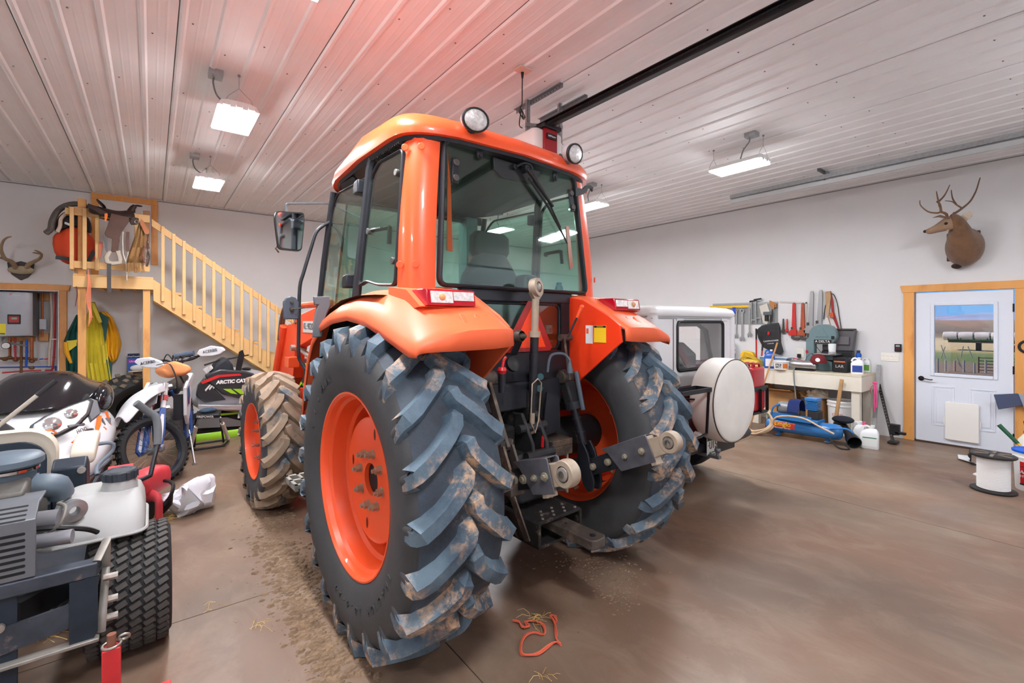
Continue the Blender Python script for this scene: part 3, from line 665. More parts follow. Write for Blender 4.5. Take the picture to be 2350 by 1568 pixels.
# rear window frame and glass
def quad_frame(g,c,wd,dp,n):
    """rectangular tube frame around corner points c (list of Vector), depth along n"""
    for i in range(len(c)): g.tube([c[i],c[(i+1)%len(c)]],wd,6)
    return g
def rounded_poly(c,r,n=5):
    out=[]; m=len(c)
    for i in range(m):
        p=c[i]; a=(c[i-1]-p); b=(c[(i+1)%m]-p); a_=p+a.normalized()*min(r,a.length*.45); b_=p+b.normalized()*min(r,b.length*.45)
        for k in range(n+1):
            t=k/n; out.append((1-t)**2*a_+2*t*(1-t)*p+t*t*b_)
    return out
def glass_panel(nm,c,r,m=CABG,edge=.014,mf=None,parent=None,flat=(1,.55)):
    rp=rounded_poly(c,r); nrm=(c[1]-c[0]).cross(c[2]-c[0]).normalized()*.003
    g=G(); k=len(rp); g.add([p-nrm for p in rp]+[p+nrm for p in rp],[tuple(range(k)),tuple(range(2*k-1,k-1,-1))]+[(i,(i+1)%k,k+(i+1)%k,k+i) for i in range(k)])
    o=g.obj(nm,m,parent or tct,smooth=False)
    if mf: G().tube(rp,edge,8,loop=True,flat=flat).obj('window_seal',mf,o)
    return o
rw=[Vector(p) for p in ((-.598,-.168,1.845),(.598,-.168,1.845),(.535,-.112,2.665),(-.535,-.112,2.665))]
rg=glass_panel('rear_window',rw,.05,edge=.024,mf=TBLK)
wn=(rw[1]-rw[0]).cross(rw[3]-rw[0]).normalized(); wn=wn if wn.y<0 else -wn
def RWp(px,py,off=.0):
    d=_TRI.to_3x3()@ray(px,py); o=_TRI@Vector((0,0,CH)); t=((rw[0]-o).dot(wn))/d.dot(wn); return o+d*t+wn*off
up_=(rw[3]-rw[0]).normalized()
# hinges, pads, wiper
for px_,py_ in ((1097,345),(1270,398)):
    c=RWp(px_,py_,.012); G().prism([(-.018,.05),(.018,.05),(.02,-.04),(.012,-.058),(-.012,-.058),(-.02,-.04)],-.006,.010,plane(c,(1,0,0),up_)).obj('window_hinge',TBLK,rg,bevel=.004)
    G().cyl(c-up_*.04,c-up_*.04+wn*.02,.012,12).obj('hinge_bolt',TBLK,rg)
for (pa,pb) in (((1044,375),(1043,410)),((1308,445),(1312,477))):
    a=RWp(*pa,.006);b=RWp(*pb,.006); e=(a-b).normalized()*.03
    G().bar(a+e,b-e,.045,.012,up=wn).obj('stay_plate',TBLK,rg,bevel=.005)
    for c in (a,b): G().cyl(c,c+wn*.016,.02,14).obj('plate_bolt',mat('dull bolt',(86,84,82),.5,.5),rg,bevel=.003)
G().prism([(v.x,v.z) for v in (RWp(1130,360),RWp(1240,395),RWp(1225,425),RWp(1150,408),RWp(1133,390))],RWp(1180,395).y-.006,RWp(1180,395).y+.03,ax='y').obj('wiper_motor_cover',BLACKP,rg,bevel=.004)
G().cyl(RWp(1199,392,0),RWp(1199,392,.05),.022,14).cyl(RWp(1176,386,0),RWp(1176,386,.03),.016,12).tube(spline([RWp(1178,386,.03),RWp(1190,380,.05),RWp(1205,384,.05),RWp(1210,395,.05)],4),.008,6).obj('wiper_pivot',TBLK,rg)
wa_=G().tube([RWp(1199,392,.045),RWp(1212,412,.05),RWp(1240,455,.05),RWp(1258,478,.045)],[.016,.014,.011,.010],8).obj('wiper_arm',BLACKP,rg)
G().tube([RWp(1206,412,.03),RWp(1250,475,.028),RWp(1275,520,.026),RWp(1297,561,.022)],[.006,.008,.008,.005],6).tube([RWp(1215,418,.034),RWp(1250,465,.034),RWp(1280,525,.03)],[.005,.006,.005],6).obj('wiper_blade',BLACKP,wa_)
for (xa,xb,y0,y1) in ((-.553,-.528,.20,.97),):
    pass
AMB=mat('amber reflector strip',(140,66,22),.3)
for pl in (((1026,350),(1024,575),(1037,578),(1033,430)),((1297,520),(1306,620),(1314,612),(1304,520))):
    vs=[RWp(a,b,.008) for a,b in pl]; G().add(vs+[v-wn*.004 for v in vs],[(0,1,2,3),(4,7,6,5)]+[(i,(i+1)%4,4+(i+1)%4,4+i) for i in range(4)]).obj('amber_strip',AMB,rg,smooth=False)
hk=G().prism([(lambda v:(v.x,v.z))(TL(a,b,1,-.14)) for a,b in ((1320,430),(1336,434),(1344,426),(1354,425),(1361,431),(1359,440),(1355,433),(1349,432),(1346,440),(1338,446),(1320,452))],-.145,-.13,ax='y').obj('window_catch',TBLK,tct,bevel=.002)
# lower rear panel: black frame, lower window, wedge emblem
G().box(-.46,.46,-.165,-.13,1.765,1.845).obj('rear_sill',TBLK,tct,bevel=.01)
g=G(); g.box(-.45,-.37,-.16,-.12,1.25,1.77).box(.36,.45,-.16,-.12,1.25,1.77).box(-.37,.36,-.16,-.12,1.25,1.45)
g.obj('lower_rear_frame',TBLK,tct,smooth=False)
lw=[Vector(p) for p in ((-.36,-.15,1.465),(.345,-.15,1.465),(.345,-.15,1.755),(-.36,-.15,1.755))]
lg=glass_panel('lower_rear_window',lw,.05,edge=.013,mf=TBLK)
G().box(-.34,.34,.05,.06,1.44,1.76).obj('bulkhead',mat('cab grey trim',(112,128,134),.6),tct,smooth=False)
sm=G().prism([(.08,1.79),(-.20,1.43),(-.16,1.40),(.30,1.40),(.335,1.43)],-.178,-.172,ax='y')
sm=G().prism([(.045,1.775),(.095,1.775),(.258,1.475),(.235,1.455),(-.130,1.455),(-.150,1.475)],-.176,-.170,ax='y').obj('wedge_emblem',mat('emblem border red',(170,36,34),.4),tct,smooth=False)
G().prism([(.07,1.735),(.195,1.480),(-.085,1.480)],-.179,-.176,ax='y').obj('emblem_centre',mat('fluorescent orange',(255,74,24),.5),sm,smooth=False)
# work sticker labels on the right inner fender
st=G().box(.4385,.4365,-.37,-.31,1.50,1.62).obj('white_sticker',mat('sticker white',(226,226,228),.5),tct,smooth=False)
G().box(.436,.4365,-.335,-.315,1.565,1.60).obj('orange_square',ORG,st,smooth=False)
st=G().box(.4385,.4365,-.48,-.38,1.51,1.62).obj('yellow_sticker',mat('sticker yellow',(240,196,40),.5),tct,smooth=False)
G().box(.436,.4365,-.478,-.382,1.605,1.618).obj('sticker_header',BLACKP,st,smooth=False)
text('sticker_print','WARNING',.011,plane((.4358,-.43,1.611),(0,-1,0),(0,0,1)),MAT['sticker yellow'],st,depth=.0002)
# cab sides: quarter window, pillar, door
for s in (-1,1):
    def sp(y,z): return Vector((s*(.772-(z-1.80)*.062-.05*max(0,y-.6)**2),y,z))
    qw=[sp(-.005,2.60),sp(.0,1.845),sp(.22,1.86),sp(.40,1.895),sp(.515,1.87),sp(.485,2.1),sp(.42,2.55),sp(.33,2.61)]
    q=glass_panel('quarter_window',qw,.04,edge=.016,mf=TBLK)
    for y,z in ((.05,2.48),(.03,1.98),(.40,2.20)): G().cyl(sp(y,z),sp(y,z)+Vector((s*.022,0,0)),.02,12).obj('glass_bolt',MAT['dull bolt'],q,bevel=.004)
    G().tube([sp(.37,2.205),sp(.20,2.20)-Vector((s*.03,0,0)),sp(.19,2.20)-Vector((s*.03,0,0)),sp(.185,2.10)-Vector((s*.03,0,0))],.014,8).obj('inside_latch',BLACKP,q)
    bp_=G().tube([sp(.60,1.30),sp(.565,1.75),sp(.53,2.1),sp(.46,2.60),sp(.42,2.68)],.030,8,flat=(1,1)).obj('centre_pillar',TBLK,tct)
    dw=[sp(.47,2.56),sp(.60,1.78),sp(.66,1.15),sp(1.30,1.15),sp(1.36,1.70),sp(1.30,2.1),sp(1.17,2.50),sp(1.06,2.58)]
    d=glass_panel('door_window',dw,.05,edge=.013,mf=TBLK)
    for y,z in ((.56,2.50),(.66,1.90)): G().prism([(-.05,-.035),(.035,-.035),(.035,.055),(-.035,.045),(-.05,.01)],-.01,.05,plane(sp(y,z),(0,1,0),(0,0,1)) if s>0 else plane(sp(y,z),(0,-1,0),(0,0,1))).obj('door_hinge',TBLK,d,bevel=.01)
    G().tube([sp(1.36,1.15),sp(1.40,1.7),sp(1.33,2.1),sp(1.18,2.62)],.024,8).obj('front_pillar',TBLK,tct)
    # handrail and mirror
    hr=[TL(762,508,1,1.22),TL(742,518,1,1.22),TL(725,535,1,1.22),TL(712,575,1,1.22),TL(697,625,1,1.22),TL(688,660,1,1.22),TL(686,740,1,1.22),TL(685,810,1,1.22),TL(690,830,1,1.22),TL(708,858,1,1.18)]
    if s<0: G().tube(spline(hr,4),.0125,10).obj('grab_rail',TBLK,tct)
# left mirror
am=G().tube([TL(755,500,1,1.25),TL(755,470,1,1.27),TL(752,467,1,1.27),TL(660,467,1,1.32),TL(657,470,1,1.32),TL(657,486,1,1.32)],.008,8).obj('mirror_arm',mat('grey arm',(120,126,134),.4,.4),tct)
mc=[TL(634,484,1,1.30),TL(698,488,1,1.30),TL(699,510,1,1.30),TL(693,572,1,1.30),TL(688,577,1,1.30),TL(643,572,1,1.30),TL(638,565,1,1.30),TL(630,498,1,1.30)]
def mir(cs,nm,th,m,par,inset=0):
    c=sum(cs,Vector())/len(cs); cs=[p+(c-p)*inset for p in cs]; rp=rounded_poly(cs,.02,3); k=len(rp); d=Vector((-.08*0,th,0))
    return G().add(rp+[p+d for p in rp],[tuple(range(k)),tuple(range(2*k-1,k-1,-1))]+[(i,(i+1)%k,k+(i+1)%k,k+i) for i in range(k)]).obj(nm,m,par,smooth=False)
mh=mir(mc,'mirror_housing',.035,BLACKP,tct)
for p in mc: p.y-=.004
mir(mc,'mirror_glass',.003,mat('mirror glass',(206,214,220),.04,1),mh,.07)
G().tube([TL(640,560,1,1.34),TL(632,570,1,1.34),TL(640,580,1,1.34)],.006,6).obj('mirror_knob',mat('brown knob',(90,70,50),.5),mh)
# small round-topped marker lamp back on the rail
mb=[(-.045,-.075),(.045,-.075),(.05,-.05),(.05,.05),(.03,.08),(0,.09),(-.03,.08),(-.05,.05),(-.05,-.05)]
c=TL(668,709,1,1.22)
mk=G().prism(mb,-.03,.012,plane(c,(1,0,0),(0,0,1))).obj('marker_lamp',mat('blue grey plastic',(70,78,90),.45),tct,bevel=.006)
G().cyl(c+Vector((0,-.03,.05))*1.0,c+Vector((0,-.016,.05)),.011,10).cyl(c+Vector((0,-.03,-.0)),c+Vector((0,-.01,-.0)),.014,10).tube([c+Vector((0,-.03,0)),c+Vector((.03,-.04,.0)),c+Vector((.09,-.01,.01))],.005,6).obj('lamp_bracket',DSTEEL,mk)
# cab entry handle pillar
c=TL(738,700,1,.62)
G().prism([(-.055,-.20),(-.04,-.05),(-.02,.0),(-.045,.0),(-.05,.05),(.045,.055),(.05,.0),(.02,-.08),(.0,-.20)],-.012,.012,plane(c,(1,0,0),(0,0,1))).obj('door_grip',mat('grey plastic grip',(92,98,104),.45),tct,bevel=.005)
# steps
sp_=G()
y0,y1,x0,x1,z=.86,1.12,-1.06,-.90,.575
for a,b,c_,d in ((x0,x1,y0,y0+.03),(x0,x1,y1-.03,y1),(x0,x0+.02,y0,y1),(x1-.02,x1,y0,y1),(x0,x1,.975,1.005),(x0+.07,x0+.09,y0,y1)): sp_.box(a,b,c_,d,z-.04,z)
stp=sp_.obj('step_tread',mat('worn step',(150,146,138),.6,.3,var=.2,vs=30),tct,smooth=False)
for yy in (y0+.01,y1-.01): G().bar((x1,yy,z-.02),(-.70,yy,.98),.012,.05,up=(0,1,0)).bar((x0+.02,yy,z-.03),(x1,yy,z-.03),.012,.04,up=(0,1,0)).obj('step_bracket',TBLK,stp)
# roof
def roof_ring(inset,t):
    out=[]; n=40; hw=.775-inset; y0=-.215+inset*.9; y1=1.285-inset
    for k in range(n):
        a=2*PI*k/n; ca,sa=math.cos(a),math.sin(a); e=.27
        x=hw*math.copysign(abs(ca)**e,ca); yy=math.copysign(abs(sa)**e,sa); y=(y0+y1)/2+(y1-y0)/2*yy
        if yy<0: y+=.105*(abs(x)/.775)**2.2*(-yy)**3            # rear edge bows back in the middle
        if yy>0: x*=1-.10*yy**4
        lip=2.676-.05*max(0,(y-.55)/.7)**1.5
        hz=2.80+(.105)*math.sin(min(1,max(0,(y+.2)/.65))*PI/2) - max(0,(y-.55)/.75)**1.7*.27
        out.append(Vector((x,y,lip+(max(hz,lip+.02)-lip)*t)))
    return out
rf=G().rings([roof_ring(.02,-.02),roof_ring(.0,0),roof_ring(-.006,.2),roof_ring(.002,.42),roof_ring(.03,.66),roof_ring(.075,.82),roof_ring(.15,.93),roof_ring(.26,.98),roof_ring(.42,1.0)],True,True).obj('cab_roof',ORG,tct,smooth=True,angle=60)
G().rings([roof_ring(.035,-.16),roof_ring(.02,.05)],True,True).obj('roof_underside',TBLK,rf,smooth=False)
G().tube([Vector((-.56,-.12,2.69)),Vector((0,-.165,2.685)),Vector((.56,-.12,2.69))],.016,8).obj('roof_gutter',TBLK,rf)
g=G()
for k in range(16):
    yy=.02+k*.022; g.box(-.745,-.685,yy,yy+.010,2.634,2.646)
g.obj('side_grille',BLACKP,rf,smooth=False,kind='stuff')
G().prism(rrect(.72,.98,-.035,.035,.03),-.008,.008,plane((-.705,.0,2.60),(0,1,0),(-.5,0,.85))).obj('air_vent',BLACKP,rf,bevel=.003)
for s in (-1,1):
    c=Vector((s*.405,-.225,2.775)); d=Vector((s*.12,-.92,-.25)).normalized()
    M=frame(c,d)@Matrix.Diagonal((1.28,1,1,1))
    wl_=G().lathe([(.0,-.065),(.03,-.062),(.052,-.04),(.062,-.005),(.062,.018),(.058,.022)],24,M).obj('work_lamp',mat('grey lamp shell',(178,180,184),.35,.4),rf)
    G().lathe([(.063,.004),(.066,.01),(.066,.024),(.058,.027),(.056,.02)],24,M).obj('lamp_bezel',BLACKP,wl_)
    G().lathe([(.058,.02),(.05,.028),(.03,.034),(0,.036)],24,M).obj('lamp_lens',CLR,wl_)
    G().bar(c+Vector((0,.03,-.05)),c+Vector((s*-.04,.09,.0)),.04,.03).obj('lamp_foot',TBLK,wl_)
    lever=None
# cab interior: seat, console, pillar, steering wheel, bottle
SEAT=mat('grey seat fabric',(34,42,52),.8)
st=G().rings([[Vector((x,y,z)) for x,y in rrect(-w,w,.16-d,.16+d,.05,4)] for z,w,d in ((1.50,.24,.07),(1.75,.25,.075),(1.95,.22,.06),(2.06,.15,.05),(2.10,.12,.045))]).obj('seat_back',SEAT,tct,smooth=True)
G().rings([[Vector((x,y,z)) for x,y in rrect(-w,w,.17-d,.17+d,.03,4)] for z,w,d in ((2.08,.13,.04),(2.12,.15,.05),(2.22,.145,.05),(2.25,.12,.03))]).obj('head_rest',mat('headrest black',(36,42,46),.7),st,smooth=True)
G().prism(rrect(-.25,.25,.10,.62,.06),1.42,1.54,ax='z').obj('seat_cushion',SEAT,st,bevel=.03)
G().box(.12,.24,-.06,.06,1.80,1.96).obj('arm_console',BLACKP,tct,bevel=.02)
G().box(.30,.70,.1,1.1,1.0,1.56).box(-.70,-.30,.05,.5,1.0,1.6).obj('side_console',mat('console grey',(70,80,84),.6),tct,smooth=False)
G().box(-.70,.70,.0,1.3,1.0,1.06).obj('cab_floor',BLACKP,tct,smooth=False)
G().prism(rrect(-.16,.16,.95,1.15,.04),1.05,1.72,ax='z').obj('dash_column',BLACKP,tct,bevel=.02)
G().lathe([(.19+.014*math.cos(t),.014*math.sin(t)) for t in [2*PI*i/10 for i in range(11)]],32,frame((0,.85,1.78),(0,-.45,.9))).bar((-.18,.85,1.78),(.18,.85,1.78),.02,.02).obj('steering_wheel',BLACKP,tct)
G().box(-.70,.70,1.22,1.25,2.56,2.63).obj('front_header',TBLK,tct,smooth=False)
G().box(.48,.60,1.15,1.28,1.1,2.6).obj('exhaust_pillar',mat('grey pillar trim',(98,124,130),.6),tct,smooth=False)
sg=G().box(.50,.58,1.14,1.149,1.98,2.24).obj('safety_placard',mat('placard white',(222,222,220),.5),tct,smooth=False)
G().box(.50,.58,1.137,1.14,2.20,2.24).obj('placard_header',mat('placard orange',(226,92,40),.5),sg,smooth=False); G().box(.51,.575,1.137,1.14,2.06,2.13).obj('placard_yellow',MAT['sticker yellow'],sg,smooth=False)
ws=[Vector(p) for p in ((-.66,1.40,1.35),(.66,1.40,1.35),(.60,1.19,2.58),(-.60,1.19,2.58))]; glass_panel('windshield',ws,.04,edge=.014,mf=TBLK)
c=TL(1283,660,1,-.02); 
bt=G().lathe([(0,0),(.03,0),(.032,.01),(.032,.075),(.024,.1),(.02,.105),(.02,.125),(0,.126)],16,Matrix.Translation((c.x,c.y,1.80))).obj('spray_bottle',mat('bottle teal',(40,120,140),.3),tct)
G().lathe([(.0325,.015),(.0325,.06)],16,Matrix.Translation((c.x,c.y,1.80))).obj('bottle_label',mat('label lime',(196,196,70),.5),bt)
# ---- three-point hitch
tk0=Vector((.0,-.20,.985)); 
rs=G().lathe([(.05,-.03),(.07,-.12),(.07,.0),(.045,.03)],12,frame((0,-.20,.90),(0,-1,.2))); 
G().prism([(-.20,.70),(-.06,.70),(-.04,1.02),(-.10,1.10),(-.19,1.08)],-.07,-.045,ax='x').prism([(-.36,.74),(-.16,.74),(-.16,1.08),(-.24,1.09),(-.34,.92)],.045,.07,ax='x').prism([(-.36,.74),(-.16,.74),(-.16,1.08),(-.24,1.09),(-.34,.92)],-.07,-.045,ax='x').obj('top_link_bracket',CAST,tct,bevel=.008)
for z,y in ((1.0,-.26),(.85,-.33)): G().cyl((-.11,y,z),(.11,y,z),.028,12).obj('bracket_pin',CAST,tct)
a=Vector((-.0,-.26,.99)); b=TL(1230,660,1,-.30); dr_=(b-a).normalized(); L=(b-a).length
tpl=G().cyl(a+dr_*.22,a+dr_*(L-.30),.026,16).cyl(a+dr_*.10,a+dr_*.22,.019,12).cyl(a+dr_*.42,a+dr_*.46,.029,16).obj('top_link',TBLK,tct)
CRM=mat('cream dusty steel',(172,156,138),.5,.35,var=.1,vs=16)
G().cyl(a+dr_*(L-.30),a+dr_*(L-.265),.036,12).cyl(a+dr_*(L-.27),a+dr_*(L-.06),.022,14).obj('threaded_end',CRM,tpl)
G().lathe([(.033,-.022),(.056,-.022),(.058,0),(.056,.022),(.033,.022)],24,frame(b,(.35,-1,.12))).prism([(-.02,-.07),(.02,-.07),(.05,-.03),(-.05,-.03)],-.016,.016,plane(b,(1,0,0),dr_)).obj('ball_end',CRM,tpl)
G().ell(b,(.036,.03,.036),14,10).obj('ball',WSTEEL,tpl)
G().tube([a+dr_*.05+Vector((-.03,-.02,0)),a+dr_*.28+Vector((-.035,-.03,0)),a+dr_*.31+Vector((0,-.04,0)),a+dr_*.28+Vector((.04,-.03,0)),a+dr_*.05+Vector((.035,-.02,0)),a+Vector((0,-.03,-.02))],.005,6,loop=True).obj('lock_clip',CRM,tpl)
G().cyl(a,a+dr_*.10,.017,10).ell(a,(.03,.02,.035),10,8).obj('fork_end',CRM,tpl)
# hose coupler bracket with red knob
c=TL(1190,780,1,-.26)
kb=G().bar(TL(1178,815,1,-.2),TL(1192,782,1,-.26),.05,.008,up=(0,-1,0)).obj('coupler_bracket',TBLK,tct)
G().lathe([(.03,-.025),(.037,-.02),(.037,.02),(.03,.03)],14,frame(TL(1190,772,1,-.26),(.1,-1,.1))).ell(TL(1198,772,1,-.27),(.03,.03,.02),10,8).obj('coupler_cap',DSTEEL,kb)
c=TL(1152,850,1,-.25); ck=G().cyl(c,c+Vector((0,0,-.13)),.022,12).obj('pto_control',TBLK,tct)
G().lathe([(0,.02),(.022,.018),(.03,.0),(.022,-.02),(0,-.022)],14,Matrix.Translation(c)).tube([c,c+Vector((.015,0,.06)),c+Vector((.03,0,.075))],.009,8).obj('red_knob',REDP,ck)
c=TL(1170,840,1,-.24); G().lathe([(.03,0),(.045,.02),(.045,.04),(.02,.05),(0,.05)],14,frame(c,(0,-1,.4))).obj('trailer_socket',BLACKP,tct)
# remote valve cluster
g=G()
for k,(px_,py_) in enumerate(((1225,865),(1222,890),(1240,865),(1238,892))): g.cyl(TL(px_,py_,1,-.16),TL(px_,py_,1,-.24),.022,12)
g.obj('remote_coupler',mat('teal coupler',(38,84,90),.5),tct)
G().box(.02,.17,-.20,-.12,1.02,1.22).obj('valve_block',CAST,tct,bevel=.008)
# sheet shields and box behind
G().box(-.33,.33,-.19,-.12,1.10,1.27).obj('rear_shield',TBLK,tct,bevel=.01)
G().prism([(.09,.92),(.25,.95),(.24,1.16),(.13,1.20)],-.26,-.25,ax='y').obj('side_shield',TBLK,tct,smooth=False)
g=G().box(.12,.30,-.32,-.16,.86,.90).box(.12,.30,-.32,-.30,.80,.86); g.obj('pto_shield',DSTEEL,tct,bevel=.004)
for x in (.13,.27): G().cyl((x,-.30,.55),(x,-.30,.82),.009,8).obj('tie_rod',WSTEEL,tct)
G().prism(rrect(-.15,.12,.56,.86,.05),-.30,-.17,ax='y').obj('pto_housing',CAST,tct,bevel=.02)
G().cyl((-.02,-.36,.70),(-.02,-.26,.70),.055,18).cyl((.07,-.34,.74),(.07,-.26,.74),.032,14).obj('pto_stub',CAST,tct)
G().cyl((.05,-.30,.86),(.05,-.31,.95),.008,8).cyl((.05,-.305,.88),(.05,-.31,.94),.014,8).obj('dipstick',REDP,tct)
lt_=G().box(-.37,-.26,-.20,-.15,1.405,1.465).obj('plate_lamp',BLACKP,tct,bevel=.004); G().box(-.36,-.27,-.205,-.198,1.41,1.46).obj('plate_lamp_lens',CLR,lt_,smooth=False)
for s in (-1,1):
    # rocker (lift) arm
    sh=Vector((s*.33,-.02,1.24)); e=Vector((s*.40,-.33,1.335)) if s<0 else Vector((.36,-.20,1.275))
    G().bar(sh,e,.045,.10).cyl((s*.20,-.0,1.24),(s*.38,-.0,1.24),.06,16).cyl(e+Vector((-.05,0,0)),e+Vector((.05,0,0)),.042,16).obj('lift_arm',DSTEEL,tct,bevel=.006)
    lo=Vector((-.42,-.60,.86)) if s<0 else Vector((.42,-.36,.69))
    d=(lo-e).normalized(); L=(lo-e).length
    if s<0:
        rod=G().bar(e,e+d*(L*.72),.022,.05,up=(0,-1,0)).obj('lift_rod',DSTEEL,tct,bevel=.004)
        G().bar(e+d*(L*.70)+Vector((.03,0,0)),lo+Vector((.03,0,0)),.014,.045,up=(0,-1,0)).bar(e+d*(L*.70)-Vector((.03,0,0)),lo-Vector((.03,0,0)),.014,.045,up=(0,-1,0)).bar(e+d*(L*.68)-Vector((.04,0,0)),e+d*(L*.68)+Vector((.04,0,0)),.03,.05).obj('rod_fork',DSTEEL,rod)
    else:
        rod=G().cyl(e,e+d*(L*.75),.026,14).cyl(e+d*(L*.28),e+d*(L*.36),.055,14).cyl(e+d*(L*.45),e+d*(L*.47),.034,14).cyl(e+d*(L*.60),e+d*(L*.62),.034,14).obj('lift_rod',TBLK,tct)
        G().bar(e+d*(L*.05)+Vector((.0,0,.0)),e+d*(L*.36),.085,.075,up=(0,-1,0)).obj('gear_box',CAST,rod,bevel=.012)
        G().cyl(e+d*.02+Vector((.03,-.06,.06)),e+d*(L*.36)+Vector((.02,-.06,.0)),.016,10).obj('adjust_crank',mat('blue grey steel',(92,104,116),.45,.4),rod)
        pb=[(-.045,.10),(-.02,.17),(.02,.17),(.045,.10),(.05,-.09),(.02,-.14),(-.02,-.14),(-.05,-.09)]
        m=plane(lo,(0,-.35,.94),(0,-.94,-.35)); m=frame(lo,(1,0,0),up=-d)
        fk=G().prism(pb,-.045,-.028,m).prism(pb,.028,.045,m).obj('rod_fork',TBLK,rod,bevel=.004)
    # lower link
    p0=Vector((s*.36,.10,.60)); p1=lo.copy(); p2=Vector((s*.417,-.948,.975))
    dl=(p2-p1).normalized(); n0=p1-(p1-p0)*0
    lk=G().bar(p0,p1+dl*.05,.045,.10,up=(0,0,1)).bar(p1-dl*.03,p1+dl*((p2-p1).length*.60),.05,.105,up=(0,0,1)).obj('lower_link',TBLK,tct,bevel=.006)
    L2=(p2-p1).length; q=plane(p1+dl*(L2*.42),dl,(0,0,1)) 
    wd=.062 if s<0 else .058
    G().prism([(0,-.075),(L2*.40,-.078),(L2*.40,.075),(L2*.36,.082),(-.10,.085),(-.06,.05)],-wd/2-.008,-wd/2,q).prism([(0,-.075),(L2*.40,-.078),(L2*.40,.075),(L2*.36,.082),(-.10,.085),(-.06,.05)],wd/2,wd/2+.008,q).prism([(-.10,.077),(L2*.36,.075),(L2*.36,.083),(-.10,.085)],-wd/2,wd/2,q).obj('end_bracket',mat('scuffed grey steel',(92,92,98),.45,.4,var=.2,vs=14),lk,bevel=.003)
    q2=plane(p2,dl,(0,0,1))
    G().lathe([(.036,-.028),(.060,-.028),(.063,0),(.060,.028),(.036,.028)],24,q2).prism([(-.15,-.055),(-.03,-.05),(-.03,.05),(-.15,.055)],-.026,.026,q2).box(-.155,-.12,-.095,.07,-.034,.034,q2).obj('ball_end',CRM,lk,bevel=.003)
    G().lathe([(.016,-.036),(.03,-.033),(.039,0),(.03,.033),(.016,.036)],18,q2).obj('ball',WSTEEL,lk)
    for t,r_ in ((.10,.022),(.30,.022),(.52,.016),(.72,.02)):
        c=p1+dl*(L2*t); sd=-1
        G().cyl(c+Vector((sd*.03,0,0)),c+Vector((sd*.046,0,0)),r_,12).cyl(c+Vector((sd*.046,0,0)),c+Vector((sd*.056,0,0)),r_*.6,8).obj('link_bolt',NUT,lk)
c=TL(1172,1112,1,-.60); G().cyl(c+Vector((-.06,0,.0)),c+Vector((.06,0,0)),.03,12).cyl(c+Vector((0,0,-.05)),c+Vector((0,0,.06)),.028,12).box(c.x-.04,c.x+.05,c.y-.05,c.y+.03,c.z-.045,c.z+.045).obj('sway_clevis',DSTEEL,tct,bevel=.006)
# lamp plug on the right
c=TL(1308,845,1,-.34); G().lathe([(.022,-.03),(.018,.0),(.012,.025),(.006,.05),(0,.05)],12,Matrix.Translation(c)).tube(spline([c+Vector((0,0,.05)),c+Vector((-.03,.03,.09)),c+Vector((-.12,.05,.08)),c+Vector((-.14,.06,-.02))],5),.009,8).obj('trailer_plug',mat('grey plug',(84,96,108),.5),tct)
c0=TL(1335,705,1,-.36); c1=TL(1303,775,1,-.30); G().cyl(c0,c0+(c1-c0)*.35,.014,10,.009).ell(c0,(.016,.016,.016),10,8).obj('hitch_lever_grip',mat('orange grip',(236,84,40),.4),tct); G().cyl(c0+(c1-c0)*.3,c1,.007,8).obj('hitch_lever',BLACKM,tct)
c=TL(1290,775,1,-.22); g=G().cyl(c+Vector((-.02,0,0)),c+Vector((.08,0,0)),.022,12).cyl(c+Vector((.0,-.02,0)),c+Vector((.05,-.02,-.28)),.008,8); g.obj('external_lift_linkage',DSTEEL,tct)
# drawbar and hanger
dx=.04
g=G().prism([(dx-.17,.36),(dx-.17,.50),(dx-.155,.515),(dx+.175,.515),(dx+.19,.50),(dx+.19,.36),(dx+.17,.36),(dx+.17,.495),(dx-.15,.495),(dx-.15,.36)],-.46,-.12,ax='y').box(dx-.17,dx+.19,-.46,-.12,.36,.378)
dh=g.obj('drawbar_hanger',mat('greasy black steel',(44,42,42),.55,.3,var=.3,vs=16,col2=(150,132,116),mixs=14,lo=.58,hi=.75),tct,smooth=False,bevel=.003)
db=G().prism([(dx-.052,-.20),(dx-.052,-.72),(dx-.045,-.745),(dx-.02,-.755),(dx+.045,-.755),(dx+.068,-.735),(dx+.068,-.20)],.425,.478,ax='z').obj('drawbar',DSTEEL,tct,bevel=.006)
for y in (-.70,): G().cyl((dx+.008,y,.4785),(dx+.008,y,.481),.017,14).obj('pin_hole',BLACKM,db)
for y in (-.50,-.42): G().cyl((dx+.008,y,.4785),(dx+.008,y,.4805),.009,10).obj('pin_hole',BLACKM,db)
G().box(dx-.10,dx+.10,-.16,.5,.38,.60).obj('hitch_frame',CAST,tct,bevel=.01)
for k in range(10): G().cyl((dx-.12+.03*k,-.44+.04*(k%3),.515),(dx-.12+.03*k,-.44+.04*(k%3),.522),.008,8).obj('hanger_bolt',WSTEEL,dh)
G().bar((-.20,-.30,.66),(-.16,-.40,.40),.01,.05,up=(0,1,0)).obj('hanger_strap',DSTEEL,tct)
